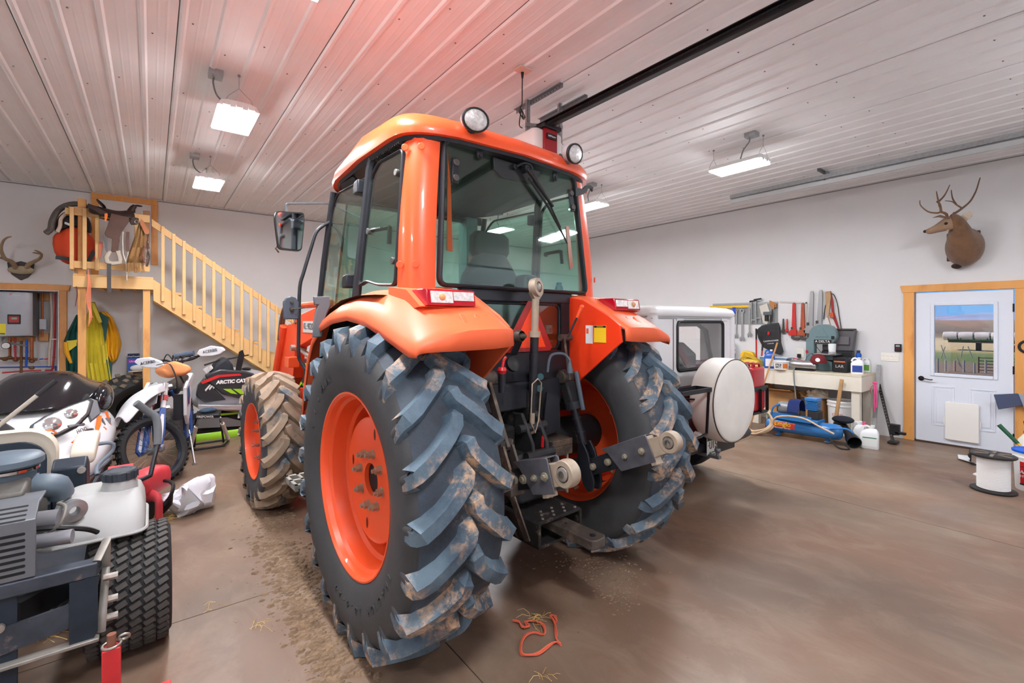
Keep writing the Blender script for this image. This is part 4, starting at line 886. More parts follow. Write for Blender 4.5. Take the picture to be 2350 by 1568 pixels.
# ================================================================== outdoors seen through the door pane
GZ=-.18
gm=bpy.data.materials.new('dry pasture'); gm.use_nodes=True
def _ground():
    n=gm.node_tree.nodes; l=gm.node_tree.links; b=n['Principled BSDF']; b.inputs['Roughness'].default_value=.95
    tc=n.new('ShaderNodeTexCoord'); sx=n.new('ShaderNodeSeparateXYZ'); l.new(tc.outputs['Object'],sx.inputs[0])
    q=n.new('ShaderNodeTexNoise'); q.inputs['Scale'].default_value=.35; q.inputs['Detail'].default_value=8; l.new(tc.outputs['Object'],q.inputs['Vector'])
    ad=n.new('ShaderNodeMath'); ad.operation='MULTIPLY_ADD'; l.new(q.outputs[0],ad.inputs[0]); ad.inputs[1].default_value=10; l.new(sx.outputs[0],ad.inputs[2])
    mr=n.new('ShaderNodeMapRange'); mr.inputs['From Min'].default_value=0; mr.inputs['From Max'].default_value=700; l.new(ad.outputs[0],mr.inputs['Value'])
    cr=n.new('ShaderNodeValToRGB'); l.new(mr.outputs[0],cr.inputs[0]); e=cr.color_ramp.elements
    pts=[(0,(128,104,82)),(.098,(134,108,86)),(.106,(104,116,58)),(.128,(116,124,66)),(.145,(200,170,122)),(.19,(206,176,128)),(.25,(150,126,94)),(.36,(122,102,82)),(.6,(150,124,98)),(1,(160,134,108))]
    e[0].position=0; e[0].color=rgb(*pts[0][1]); e[1].position=1; e[1].color=rgb(*pts[-1][1])
    for p,c in pts[1:-1]: x=e.new(p); x.color=rgb(*c)
    q2=n.new('ShaderNodeTexNoise'); q2.inputs['Scale'].default_value=3; q2.inputs['Detail'].default_value=8; l.new(tc.outputs['Object'],q2.inputs['Vector'])
    hs=n.new('ShaderNodeHueSaturation'); l.new(cr.outputs[0],hs.inputs['Color']); r2=n.new('ShaderNodeMapRange'); r2.inputs['From Min'].default_value=.3; r2.inputs['From Max'].default_value=.7; r2.inputs['To Min'].default_value=.7; r2.inputs['To Max'].default_value=1.25; l.new(q2.outputs[0],r2.inputs['Value']); l.new(r2.outputs[0],hs.inputs['Value']); l.new(hs.outputs[0],b.inputs['Base Color'])
_ground()
PROF=[(8.6,-.18),(14,-.45),(30,-1.6),(45,-2.6),(62,-3.3),(80,-3.0),(99,-2.96),(152,-2.46),(235,-2.36),(330,-1.9),(430,-.6),(560,1.6),(700,3.4),(820,4.2)]
def gzx(x):
    for (a,za),(b,zb) in zip(PROF,PROF[1:]):
        if a<=x<=b: return za+(zb-za)*(x-a)/(b-a)
    return PROF[-1][1]
def land(px,py):
    """where the sight line through a photo pixel meets the falling pasture"""
    d=ray(px,py); t=6.5
    while t<600:
        p=Vector((0,0,CH))+d*t
        if p.x>8.6 and p.z<=gzx(p.x): return Vector((p.x,p.y,gzx(p.x)))
        t+=.2
    return p
rows=[]; rnd=random.Random(8)
for x,z in PROF: rows.append([Vector((x,y,z+(0 if x<90 else rnd.uniform(-.3,.3)*x/300))) for y in [-.42*x-40+k*(.95*x+80)/24 for k in range(25)]])
G().grid(rows).obj('ground',gm,kind='structure',smooth=True,origin=(8.6,0,-.18))
def ridge(name,dist,h,wd,m,seed,y0,y1,label):
    rnd=random.Random(seed); g=G(); rows=[]; n=48
    hs=[h*(.70+.16*math.sin(i*.42+seed)+.08*math.sin(i*1.3+seed*2)+.06*rnd.random()) for i in range(n+1)]
    for k,f in enumerate((-.1,.45,.85,1,.7,-.1)):
        rows.append([Vector((dist+wd*k/5.,y0+(y1-y0)*i/n,hs[i]*f)) for i in range(n+1)])
    g.grid(rows).obj(name,m,smooth=True,label=label,cat='hill')
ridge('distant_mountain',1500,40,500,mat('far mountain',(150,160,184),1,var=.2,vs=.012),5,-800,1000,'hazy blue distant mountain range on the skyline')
WOODG=mat('weathered grey wood',(170,158,146),.9,var=.2,vs=6)
def post(px,py,h,label,tilt=0,r=.09):
    p=land(px,py); g=G().cyl(p-Vector((0,0,.1)),p+Vector((0,tilt,h)),r,8,r*.9); return g.obj('fence_post',WOODG,label=label,cat='post',group='pasture fence posts')
for px,py,h,lb in ((2152,856,1.4,'weathered fence post at the edge of the dirt lot'),(2170,853,1.15,'upright fence post just left of the crossed brace rails'),(2191,853,1.1,'fence post carrying the foot of the brace rail'),(2212,855,1.2,'fence post on the far side of the brace rail'),(2236,857,1.0,'low fence post beside the tube gate'),(2262,857,1.3,'fence post standing in front of the tube gate')): post(px,py,h,lb)
for px,py,h in ((2158,822,1.5),(2170,823,1.7),(2204,821,1.5),(2232,822,1.5)): post(px,py,h,'slim leaning stake standing on the green strip',random.uniform(-.5,.5),.06)
a=land(2196,853); b=land(2210,854); G().cyl(a+Vector((0,0,1.3)),b+Vector((0,0,.1)),.07,8).obj('fence_brace',WOODG,label='diagonal wooden brace rail between two fence posts',cat='brace')
gt=land(2246,856); ge=gt+Vector((1.2,-4.2,0))
gg=thing('pasture_gate','brown tube pasture gate standing in the dirt beyond the door','gate',gt,world=True); RUST=mat('rusty tube',(78,56,46),.7,.3)
for k in range(5): G().cyl(gt+Vector((0,0,.25+.30*k)),ge+Vector((0,0,.25+.30*k)),.035,8).obj('rail',RUST,gg)
for t in (0,.33,.66,1): p=gt+(ge-gt)*t; G().cyl(p,p+Vector((0,0,1.55)),.045,8).obj('upright',RUST,gg)
tb=land(2246,806)
tl0=thing('bale_trailer','green framed trailer loaded with pale round bales out in the pasture','trailer',tb,world=True)
GRN=mat('trailer green',(40,84,50),.6)
A=tb+Vector((0,2.2,0)); Lt=12.0; DZ=1.6
for z in (DZ+.1,DZ+.75):
    for sx in (-1.2,1.2): G().cyl(A+Vector((sx,1.2,z)),A+Vector((sx,1.2-Lt,z)),.07,8).obj('side_rail',GRN,tl0)
for k in range(9): G().cyl(A+Vector((-1.2,1.2-Lt*k/8,DZ)),A+Vector((-1.2,1.2-Lt*k/8,DZ+.95)),.07,6).obj('stake',GRN,tl0)
G().box(A.x-1.2,A.x+1.2,A.y+1.2-Lt,A.y+1.2,A.z+DZ-.3,A.z+DZ).obj('deck',mat('deck brown',(84,70,58),.9),tl0,smooth=False)
G().box(A.x-.3,A.x+.3,tb.y-.3,tb.y+.3,A.z-.05,A.z+DZ-.3).obj('jack_leg',mat('leg brown',(52,40,40),.8),tl0,smooth=False)
for sx in (-.9,.9):
    for k in range(2): G().cyl(A+Vector((sx,-6-1.2*k,.5)),A+Vector((sx+.25,-6-1.2*k,.5)),.5,16).obj('wheel',DARKRUB,tl0)
BALE=mat('bale wrap',(222,204,194),.8,var=.12,vs=1)
for k in range(6):
    for sx in (-.62,.62):
        c=A+Vector((sx,1.0-1.85*k,DZ+.72)); G().lathe([(0,-.86),(.6,-.86),(.68,-.78),(.72,0),(.68,.78),(.6,.86),(0,.86)],18,frame(c,(0,1,0))).obj('round_bale',BALE,tl0)
# ================================================================== white and red off-road vehicle
JW=mat('hardtop white',(226,227,228),.3,coat=.3); JR=mat('vehicle red paint',(120,12,18),.3,coat=.5); JG=bpy.data.materials.new('vehicle glass')
jx0,jx1,jy=3.44,4.88,2.45; jc=(jx0+jx1)/2
jp=thing('off_road_vehicle','red off-road vehicle with a white hardtop and a white covered spare wheel','vehicle',(jc,4.1,0),world=True)
G().prism([(jy,.50),(jy,1.04),(4.55,1.04),(4.6,.80),(4.9,.74),(4.9,.45),(3.5,.45),(3.45,.62),(3.3,.80),(2.95,.80),(2.75,.62),(2.7,.50)],jx0,jx1,ax='x').obj('body_tub',JR,jp,bevel=.02)
G().prism([(4.85,.5),(4.85,1.06),(5.9,.98),(5.98,.90),(5.98,.5)],jc-.52,jc+.52,ax='x').obj('hood',JR,jp,bevel=.03)
for s in (-1,1): G().prism([(4.75,.80),(4.95,.92),(5.95,.90),(6.0,.82),(5.9,.80),(5.0,.83),(4.82,.74)],jc+s*.52,jc+s*.80,ax='x').obj('front_fender',JR,jp,bevel=.015)
# hardtop shell with a window opening at the back
def hring(y,ins,z0=1.03,z1=1.685):
    return [Vector((x,y,z)) for x,z in ((jx0+.0,z0),(jx0+.01+ins,z0+.3),(jx0+.035+ins,z1-.0))]
wx0,wx1,wz0,wz1=jx0+.46,jx0+1.20,1.19,1.645
wx0,wx1=WY(1554,740,jy).x,WY(1659,740,jy).x
g=G()
yb=jy
g.box(jx0+.02,wx0,yb,yb+.04,1.04,1.70).box(wx1,jx1-.02,yb,yb+.04,1.04,1.70).box(wx0,wx1,yb,yb+.04,1.04,wz0).box(wx0,wx1,yb,yb+.04,wz1,1.70)
hs_=g.obj('hardtop_back',JW,jp,smooth=False)
for s,xs in ((-1,jx0+.02),(1,jx1-.02)):
    g=G(); x2=xs-s*.04; a,b=min(xs,x2),max(xs,x2)
    g.box(a,b,yb,yb+.35,1.04,1.70).box(a,b,yb+1.1,4.3,1.04,1.22).box(a,b,yb+1.1,yb+1.2,1.2,1.70).box(a,b,yb+.35,yb+1.1,1.04,1.22).box(a,b,4.2,4.3,1.2,1.70).box(a,b,yb+.35,4.3,1.62,1.70)
    g.obj('hardtop_side',JW,jp,smooth=False)
    G().box(xs-s*.02-.002,xs-s*.02+.002,yb+.35,yb+1.1,1.22,1.62).box(xs-s*.02-.002,xs-s*.02+.002,yb+1.2,4.2,1.22,1.62).obj('side_glass',GLASS,jp,smooth=False)
[G().cyl((q,yb+.025,1.04),(q,yb+.025,1.70),.05,14).obj('corner_post',JW,jp) for q in (jx0+.045,jx1-.045)]
rl=[]
for t,z in ((0,1.69),(-.012,1.70),(-.02,1.725),(-.005,1.76),(.04,1.785),(.12,1.795)):
    rl.append([Vector((x,y,z)) for x,y in rrect(jx0+.005+t,jx1-.005-t,yb-.015+t,4.32-t,.08,5)])
G().rings(rl).obj('hardtop_roof',JW,jp,smooth=True,angle=50)
G().box(jx0+.0,jx1-.0,yb-.006,yb+.01,1.672,1.680).obj('roof_seam',mat('seam shadow grey',(150,152,154),.6),jp,smooth=False)
sx_=WY(1545,800,yb).x
G().box(sx_-.005,sx_+.005,yb-.004,yb+.004,1.04,1.67).obj('hatch_seam',mat('seam brown',(120,104,92),.6),jp,smooth=False)
wd=[Vector((wx0,yb+.0,wz0)),Vector((wx1,yb+.0,wz0)),Vector((wx1,yb+.0,wz1)),Vector((wx0,yb,wz1))]
glass_panel('hatch_window',wd,.05,m=GLASS,edge=.016,mf=BLACKP,parent=jp,flat=(1,1))
for xx in (wx0-.02,wx1-.04): G().box(xx,xx+.11,yb-.012,yb,1.655,1.675).obj('hatch_hinge',JW,jp,bevel=.003)
GREY=mat('grey vinyl seat',(104,108,114),.7)
for xx in (jx0+.25,jx0+.85): G().rings([[Vector((x,y,z)) for x,y in rrect(xx,xx+.42,3.45-d,3.55+d,.05)] for z,d in ((.8,.06),(1.2,.06),(1.42,.03))]).obj('seat_back',GREY,jp,smooth=True)
for xx in (wx0+.12,wx0+.50): G().prism([(2.75,1.06),(2.75,1.30),(2.9,1.42),(3.15,1.42),(3.2,1.06)],xx,xx+.34,ax='x').obj('cargo_case',mat('grey cargo case',(92,96,104),.6),jp,bevel=.02)
MAR=mat('maroon webbing',(84,26,30),.7)
G().bar((wx0-.02,yb+.08,1.56),(wx0+.50,yb+.12,1.10),.075,.008,up=(0,1,0)).obj('shoulder_belt',MAR,jp)
G().tube([(jx0+.12,2.6,1.05),(jx0+.12,2.7,1.55),(jx0+.2,2.75,1.62),(jx1-.2,2.75,1.62),(jx1-.12,2.7,1.55),(jx1-.12,2.6,1.05)],.025,8).obj('roll_bar',BLACKM,jp)
G().box(wx0+.0,wx1,yb+.05,yb+.1,1.20,1.215).obj('inner_sill',GREY,jp,smooth=False)
for yy in (3.02,5.42):
    for s in (-1,1):
        w_=G().lathe([(.20,-.12),(.30,-.125),(.36,-.11),(.38,-.07),(.385,0),(.38,.07),(.36,.11),(.30,.125),(.20,.12)],32,frame((jc+s*.70,yy,.385),(1,0,0))).obj('wheel_tire',DARKRUB,jp,smooth=True)
        G().lathe([(0,-.05),(.1,-.06),(.16,-.02),(.20,-.1),(.2,.1),(.16,.02),(.1,.06),(0,.05)],24,frame((jc+s*.70,yy,.385),(1,0,0))).obj('wheel_rim',WHITEP,w_)
G().box(jc-.5,jc+.5,2.6,5.9,.42,.52).obj('frame_rails',BLACKM,jp,smooth=False)
G().cyl((jc-.7,3.02,.385),(jc+.7,3.02,.385),.05,10).cyl((jc-.7,5.42,.385),(jc+.7,5.42,.385),.05,10).obj('axle',BLACKM,jp)
# windshield frame at the front
G().tube([(jx0+.06,4.35,1.04),(jx0+.1,4.22,1.66),(jx1-.1,4.22,1.66),(jx1-.06,4.35,1.04)],.025,8).obj('windshield_frame',JR,jp)
# spare wheel with vinyl cover
sc=Vector((4.075,2.15,.945)); VIN=mat('white vinyl cover',(226,222,214),.55,var=.05,vs=5,bump=.12,bs=14)
cv=G().lathe([(.30,.115),(.355,.11),(.372,.08),(.375,.0),(.372,-.09),(.362,-.115),(.345,-.126),(.25,-.135),(.12,-.138),(0,-.139)],48,frame(sc,(0,1,0))).obj('spare_wheel_cover',VIN,jp,smooth=True,angle=60)
G().lathe([(.366+.005*math.cos(t),-.112+.005*math.sin(t)) for t in [2*PI*i/8 for i in range(9)]],48,frame(sc,(0,1,0))).obj('cover_piping',mat('piping brown',(70,58,52),.6),cv)
G().cyl(sc+Vector((0,.1,0)),sc+Vector((0,.34,0)),.06,12).obj('spare_carrier',BLACKM,jp)
# folding rack on the left of the tailgate, fuel can on the right
rx0,rx1=3.28,3.72; g=G(); ry0,ry1,rz=2.06,2.20,1.075
for p,q in (((rx0,ry0,rz),(rx1,ry0,rz)),((rx0,ry1,rz),(rx1,ry1,rz)),((rx0,ry0,rz),(rx0,ry1,rz)),((rx1,ry0,rz),(rx1,ry1,rz))): g.bar(p,q,.012,.035)
for xx in (rx0+.04,rx1-.02): g.bar((xx,ry0+.01,rz),(xx,ry0+.03,.70),.02,.012); g.bar((xx,ry1,rz-.1),(max(xx,3.5),2.46,rz-.12),.02,.012)
g.tube([(rx0+.04,ry0+.03,.71),(rx0+.2,ry0+.02,.68),(rx1-.02,ry0+.03,.70)],.010,8)
g.obj('carrier_rack',BLACKM,jp,smooth=False)
FC=WY(1738,885,2.22); fx=FC.x-.13
jc_=G().prism(rrect(fx-.14,fx+.13,2.14,2.31,.03),.76,1.19,ax='z').obj('fuel_can',mat('fuel can red',(168,18,30),.3,coat=.3),jp,bevel=.02,bseg=3)
for k in range(3): G().tube([(fx-.08,2.175+.05*k,1.19),(fx-.07,2.175+.05*k,1.225),(fx+.06,2.175+.05*k,1.225),(fx+.07,2.175+.05*k,1.19)],.011,8).obj('can_handle',MAT['fuel can red'],jc_)
G().cyl((fx-.115,2.22,1.185),(fx-.125,2.22,1.225),.026,12).obj('can_cap',CHROME,jc_)
g=G(); g.bar((fx-.15,2.13,.98),(fx+.15,2.13,.98),.008,.045).bar((fx+.145,2.13,.98),(fx+.145,2.45,.98),.008,.045).bar((fx-.145,2.13,.98),(fx-.145,2.45,.98),.008,.045)
g.bar((fx-.02,2.128,.98),(fx-.02,2.128,.75),.04,.006).bar((fx+.14,2.128,.98),(fx+.14,2.128,.75),.03,.006).box(fx-.15,fx+.15,2.125,2.45,.735,.755)
g.obj('can_strap',BLACKM,jp,smooth=False)
g=G().tube(spline([(3.40,2.36,.52),(3.5,2.30,.51),(jc,2.27,.51),(4.78,2.29,.51),(4.90,2.36,.51),(4.93,2.45,.51)],6),.045,12).tube(spline([(3.42,2.36,.60),(3.5,2.31,.61),(jc,2.29,.61),(4.78,2.30,.61),(4.88,2.37,.61),(4.9,2.45,.61)],6),.042,12)
bm_=g.obj('rear_bumper',mat('bumper black',(34,36,40),.35),jp)
G().box(jc-.22,jc+.26,2.21,2.29,.44,.60).obj('hitch_receiver',MAT['bumper black'],bm_,bevel=.006)
pc_=WY(1633,1022,2.205); 
pl_=G().box(pc_.x-.085,pc_.x+.085,2.198,2.205,.455,.62).obj('license_plate',mat('plate white',(232,232,226),.4),jp,bevel=.004)
G().box(pc_.x-.083,pc_.x+.083,2.1955,2.198,.58,.618).obj('plate_band',mat('plate green',(36,92,62),.5),pl_,smooth=False)
text('plate_number','·U15',.095,plane((pc_.x+.0,2.196,.535),(1,0,0),(0,0,1)),mat('plate ink',(30,34,44),.5),pl_,sx=.85)
text('plate_state','COLORADO',.02,plane((pc_.x+.0,2.196,.472),(1,0,0),(0,0,1)),MAT['plate green'],pl_)
bp=WY(1647,1037,2.12); G().ell((bp.x,2.12,.515),.028,14,10).cyl((bp.x,2.12,.49),(bp.x,2.12,.46),.014,10).box(bp.x-.025,bp.x+.025,2.1,2.3,.44,.465).obj('hitch_ball',mat('ball grey',(120,124,132),.35,.6),jp)
G().lathe([(0,0),(.03,0),(.032,.03),(.02,.06),(0,.065)],12,frame((3.83,2.27,.64),(0,-1,0))).obj('reverse_lamp',CLR,jp)
G().box(3.5,3.62,2.41,2.45,.72,.90).obj('tail_light',mat('dark red lens',(110,10,16),.2),jp,bevel=.006)
# ================================================================== workbench
bx0,bx1,bya,byb,bz=7.75,8.372,2.11,4.9,.905
BW=mat('bench paint ivory',(226,220,204),.5,var=.06,vs=4)
wbn=thing('workbench','long ivory painted workbench standing against the right wall','workbench',(8.06,3.5,0),world=True)
G().box(bx0,bx1,bya,byb,bz-.03,bz).obj('bench_top',mat('bench top worn',(214,204,182),.6,var=.12,vs=5),wbn,bevel=.004)
G().box(bx0,bx0+.03,bya,byb,bz-.235,bz-.03).box(bx0+.03,bx1,bya,bya+.03,bz-.235,bz-.03).obj('apron',BW,wbn,smooth=False)
for yy in (bya+.03,3.5,byb-.13): 
    for xx in (bx0+.03,bx1-.10): G().box(xx,xx+.09,yy,yy+.10,0,bz-.03).obj('leg',BW,wbn,bevel=.004)
def Z5(zx,zy): return 1660+zx/3.824,640+zy/3.824
def BT(zx,zy): return WZ(*Z5(zx,zy),bz)
def BW_(zx,zy,x=8.36): return WX(*Z5(zx,zy),x)
def clean(v): return Vector((v.x,v.y,max(v.z,0)))
def jug(name,label,p,w,d,h,m,lblm=None,capm=None,neck=(.25,.0),rz=0,cat='jug',group=None,handle=True,z0=None):
    t=thing(name,label,cat,p,rz,group)
    rr=[]
    for z,s in ((0,.94),(.01,1),(h*.62,1),(h*.74,.86),(h*.82,.55),(h*.85,.34)):
        rr.append([Vector((x*(s if s<.9 else s)+ (neck[0]*w*(1-s) if s<.9 else 0),y*max(s,.3),z)) for x,y in rrect(-w/2,w/2,-d/2,d/2,min(w,d)*.25,4)])
    b=G().rings(rr).obj('body',m,t,smooth=True,angle=45)
    nx=neck[0]*w*.66
    G().cyl((nx,0,h*.84),(nx,0,h*.93),min(w,d)*.16,14).obj('neck',m,t)
    G().cyl((nx,0,h*.91),(nx,0,h),min(w,d)*.19,14).obj('cap',capm or m,t)
    if handle: G().tube(spline([(nx-.01,0,h*.84),(-w*.12,0,h*.95),(-w*.34,0,h*.90),(-w*.42,0,h*.74)],4),min(w,d)*.085,8,flat=(1,1.3)).obj('handle',m,t)
    if lblm: G().box(-w*.38,w*.38,-d/2-.0022,-d/2-.0006,h*.12,h*.52).obj('paper_label',lblm,t,smooth=False)
    return t
MW=mat('milky jug plastic',(232,234,234),.4); BLU=mat('washer fluid blue',(40,96,190),.25); BLUL=mat('label blue',(44,70,150),.5)
def face(p): return math.atan2(p.y,p.x)+PI/2-PI*0   # turn local -y side to the camera
def fz(p): return math.atan2(-p.x,p.y)*-1+0 if False else -math.atan2(p.x,p.y)
p=BT(405,785); jug('fluid_jug','clear jug of bright blue washer fluid on the workbench',p,.15,.10,.30,BLU,MW,capm=WHITEP,rz=fz(p))
p=BT(1175,835); jug('herbicide_jug','white jug with a dark blue label at the bench corner',p,.15,.11,.235,MW,BLUL,rz=fz(p)); 
p=BT(1250,825); jug('oil_jug','small white jug with a green label behind the blue-labelled jug',p+Vector((.12,.03,0)),.10,.08,.21,MW,mat('label green',(96,160,60),.5),rz=fz(p))
p=Vector((8.13,2.25,bz)); t=thing('spray_can','tall blue spray can standing behind the white jug','can',(p.x,p.y,bz)); G().lathe([(0,0),(.036,0),(.036,.26),(.03,.285),(.02,.29)],18).obj('can_body',mat('can blue',(30,84,176),.3,.3),t); G().lathe([(.021,.29),(.021,.325),(0,.327)],14).obj('can_cap',mat('cap navy',(24,52,110),.4),t)
p=BT(545,797)+Vector((0,.06,0)); t=thing('plastic_tub','round white tub with an orange label on the bench','tub',(p.x,p.y,bz),fz(p)); G().lathe([(0,0),(.098,0),(.105,.10),(.105,.115)],28).obj('tub_body',WHITEP,t); G().lathe([(.112,.112),(.114,.13),(.108,.137),(0,.138)],28).obj('lid',WHITEP,t)
G().lathe([(.1012,.02),(.1052,.095)],8,Matrix.Identity(4),R(-80),R(-35)).obj('orange_label',mat('label orange',(216,120,50),.5),t); G().lathe([(.1012,.02),(.1052,.095)],8,Matrix.Identity(4),R(-140),R(-90)).obj('printed_label',mat('label grey print',(190,190,188),.5,col2=(90,90,90),mixs=60,lo=.5,hi=.55),t)
p=BT(530,770); q=BT(530,770)+Vector((.2,.06,0)); t=thing('storage_box','clear blue-tinted plastic storage box behind the white tub','box',(8.17,q.y,bz)); BXM=mat('blue clear plastic',(120,160,206),.25,alpha=.8); G().box(-.10,.10,-.20,.22,0,.15).obj('box_body',BXM,t,bevel=.008); G().box(-.11,.11,-.21,.23,.15,.165).obj('lid',mat('box lid white',(206,216,228),.35),t,bevel=.004)
# bench grinder
p=BT(740,805); gr=thing('bench_grinder','silver bench motor with a round black end cap on the workbench','grinder',(7.87,p.y+.03,bz))
ALU=mat('brushed aluminium',(190,190,192),.3,.9)
G().lathe([(0,-.2),(.055,-.2),(.066,-.18),(.07,-.05),(.07,.12),(.05,.17),(0,.17)],20,frame((0,0,.085),(0,-1,0))).obj('motor',ALU,gr); G().lathe([(0,-.25),(.062,-.25),(.066,-.235),(.062,-.22),(0,-.21)],20,frame((0,0,.09),(0,-1,0))).obj('end_cap',BLACKP,gr); G().box(-.06,.06,-.13,.12,0,.022).obj('base',BLACKM,gr,bevel=.004)
G().tube(spline([(-.02,-.02,.15),(-.03,-.05,.22),(-.02,-.10,.27),(.03,-.12,.22)],4),.006,6).obj('wire_bail',WIRE,gr)
p=BT(700,800); t=thing('red_clamp','red handled clamp lying behind the silver motor','clamp',(8.16,p.y+.16,bz)); G().bar((0,-.12,.12),(0,.06,.16),.012,.012).obj('handle',REDP,t); G().bar((0,-.1,0),(0,-.12,.13),.02,.012).bar((0,.05,0),(0,.06,.16),.02,.012).obj('jaw',STEELG,t)
# maroon cap
p=BT(835,735); cp=thing('baseball_cap','maroon baseball cap with a white emblem perched on the silver motor','cap',WX(*Z5(835,738),7.90),fz(p)); MRN=mat('maroon cloth',(112,34,38),.85)
G().lathe([(.105,0),(.108,.03),(.09,.09),(.05,.125),(0,.135)],20).obj('crown',MRN,cp,smooth=True); G().prism([(.09*math.cos(t),.09*math.sin(t)) for t in [R(200+14*i) for i in range(11)]]+[(.07,-.15),(0,-.175),(-.07,-.15)],.0,.006,ax='z').obj('brim',MRN,cp); G().lathe([(0,0),(.03,0)],14,frame((-.01,-.107,.05),(0,-1,.25))).obj('emblem',WHITEP,cp)
# band saw
SAW=mat('machine teal grey',(104,128,132),.45,var=.05,vs=5); p0=BT(860,800); 
sy=p0.y; bs=thing('band_saw','grey-green bench band saw with a black nameplate','band saw',(8.13,sy,bz),-R(63) if False else -PI/2+R(0),)
# local: x runs along the wall (to the left in view), -y faces the room
def bsx(zx): return -(BW_(zx,700,7.98).y-sy)
o=[(-.02,.0),(.24,.0),(.24,.08),(.21,.17)]
fr=[(-.16,.0),(.18,.0),(.18,.14),(.10,.17),(-.06,.17),(-.06,.40),(.14,.40),(.20,.44),(.235,.52),(.225,.60),(.18,.67),(.10,.705),(.0,.70),(-.08,.66),(-.125,.60),(-.14,.50),(-.175,.47),(-.18,.10)]
G().prism(fr,-.07,.05,ax='y').obj('frame',SAW,bs,bevel=.012)
G().prism([(.05+.1*math.cos(t),.56+.1*math.sin(t)) for t in [2*PI*i/3+PI/2 for i in range(3)]],-.078,-.07,ax='y').obj('embossed_triangle',SAW,bs,bevel=.003)
G().box(-.06,.17,-.078,-.07,.415,.47).obj('nameplate',BLACKP,bs,smooth=False); text('nameplate_lettering','▲DELTA'.replace('▲','A '),.05,plane((.055,-.079,.443),(1,0,0),(0,0,1)),WHITEP,bs)
G().box(-.02,.26,-.18,.08,.245,.265).obj('table',ALU,bs,bevel=.003); G().box(-.05,.2,-.10,.02,.17,.245).obj('table_trunnion',SAW,bs,bevel=.004)
G().box(.145,.155,-.012,-.002,.26,.42).obj('blade_guard',STEELG,bs,smooth=False); G().box(-.175,-.14,-.079,-.07,.26,.30).obj('switch',REDP,bs,smooth=False); G().box(.17,.21,-.079,-.07,.48,.53).obj('latch',BLACKP,bs,smooth=False)
G().tube(spline([(-.04,-.08,.40),(.0,-.09,.33),(.06,-.085,.26),(.1,-.09,.25)],4),.004,6).obj('lamp_wire',BLACKP,bs)
t=thing('plastic_jar','frosted plastic container hanging beside the band saw blade','container',WX(*Z5(955,640),7.90)); G().lathe([(0,0),(.045,0),(.05,.10),(.048,.115),(.025,.12)],16).obj('jar_body',mat('frosted plastic',(222,226,226),.5),t); G().lathe([(.045,0),(.05,-.02),(.05,-.035),(0,-.036)],16).obj('jar_base',mat('grey ring',(150,152,154),.5),t)
# tool cases
t=thing('tool_case','dark grey moulded tool case propped upright on the bench','case',(8.27,BT(1150,780).y,bz)); G().prism([(-.20,.30),(.20,.30),(.23,.62),(-.20,.64)],-.05,.05,plane((0,0,0),(0,-1,0),(0.03,0,1))).obj('shell',mat('case grey',(92,90,94),.5),t,bevel=.015); G().box(-.07,-.052,-.16,.16,.40,.52).obj('panel',mat('case panel',(112,108,110),.5),t,bevel=.004); G().box(-.06,.06,-.22,.24,.618,.64).obj('rim',mat('rim brown',(70,56,48),.6),t,bevel=.004); G().box(-.06,.06,-.2,.2,.0,.30).obj('lower_case',BLACKP,t,bevel=.01)
p=BT(1065,800); t=thing('charger_box','black battery charger box with white lettering beside the band saw','box',(8.02,p.y-.10,bz),-PI/2); G().box(-.10,.08,-.08,.12,0,.225).obj('case',BLACKP,t,bevel=.012); text('lettering','LAR',.06,plane((-.01,-.081,.09),(1,0,0),(0,0,1)),mat('print silver',(190,190,190),.5),t); G().box(-.08,.06,-.082,-.08,.15,.17).obj('orange_stripe',mat('stripe orange',(206,96,44),.5),t,smooth=False)
for zx,zy,lb,c in ((960,800,'folded sheet of paper near the band saw on the bench',(206,198,180)),):
    p=BT(zx,zy); t=G().cbox((p.x+.02,p.y,bz+.003),(.16,.24,.004),rz=.3).obj('paper_sheet',mat('paper',c,.8),label=lb,cat='paper')
p=BT(1075,820); t=thing('work_glove','tan work glove lying at the front of the bench','glove',(p.x+.05,p.y+.02,bz)); g=G(); g.ell((0,0,.025),(.05,.06,.025),12,8)
for k in range(4): g.tube([(-.03+.02*k,.04,.022),(-.035+.022*k,.10,.02),(-.035+.024*k,.13,.015)],[.012,.011,.008],6)
g.tube([(.04,0,.02),(.07,.04,.018)],[.013,.009],6).obj('glove_body',mat('glove tan',(178,150,112),.9),t)
p=BT(985,800); t=thing('blue_tube','blue caulk tube lying on the bench by the band saw','tube',(p.x+.04,p.y-.05,bz)); G().cyl((0,.08,.02),(0,-.07,.02),.02,12).obj('tube_body',mat('tube blue',(70,130,190),.4),t); G().cyl((0,-.07,.02),(0,-.14,.02),.008,8,.003).obj('nozzle',WHITEP,t)
# yellow trouble light heap and blue bag
p=BT(230,770); yl=thing('trouble_light','yellow corded work light heaped on the bench beside the red fuel can','work light',(7.95,p.y+.02,bz)); YEL=mat('safety yellow',(236,188,34),.4)
G().rings([[Vector((x,y,z)) for x,y in rrect(-w,w,-d,d,.04)] for z,w,d in ((0,.10,.17),(.10,.10,.16),(.13,.07,.12))]).obj('base_case',mat('pale yellow case',(222,196,90),.5),yl,smooth=True)
G().prism([(-.15,.13),(.02,.13),(.08,.17),(.04,.23),(-.10,.26),(-.16,.20)],-.05,.05,plane((0,0,0),(0,-1,0),(0,0,1))).obj('lamp_head',YEL,yl,bevel=.015); G().prism([(-.05,.17),(.03,.18),(-.04,.235)],-.056,-.05,plane((0,0,0),(0,-1,0),(0,0,1))).obj('lamp_window',BLACKP,yl)
g=G()
for k in range(4): g.tube(spline([(-.10,.18-.1*k*.5,.06+.02*k),(-.12,.05,.17+.02*k),(-.09,-.10,.12+.015*k),(-.05,-.17,.04+.02*k)],5),.008,6)
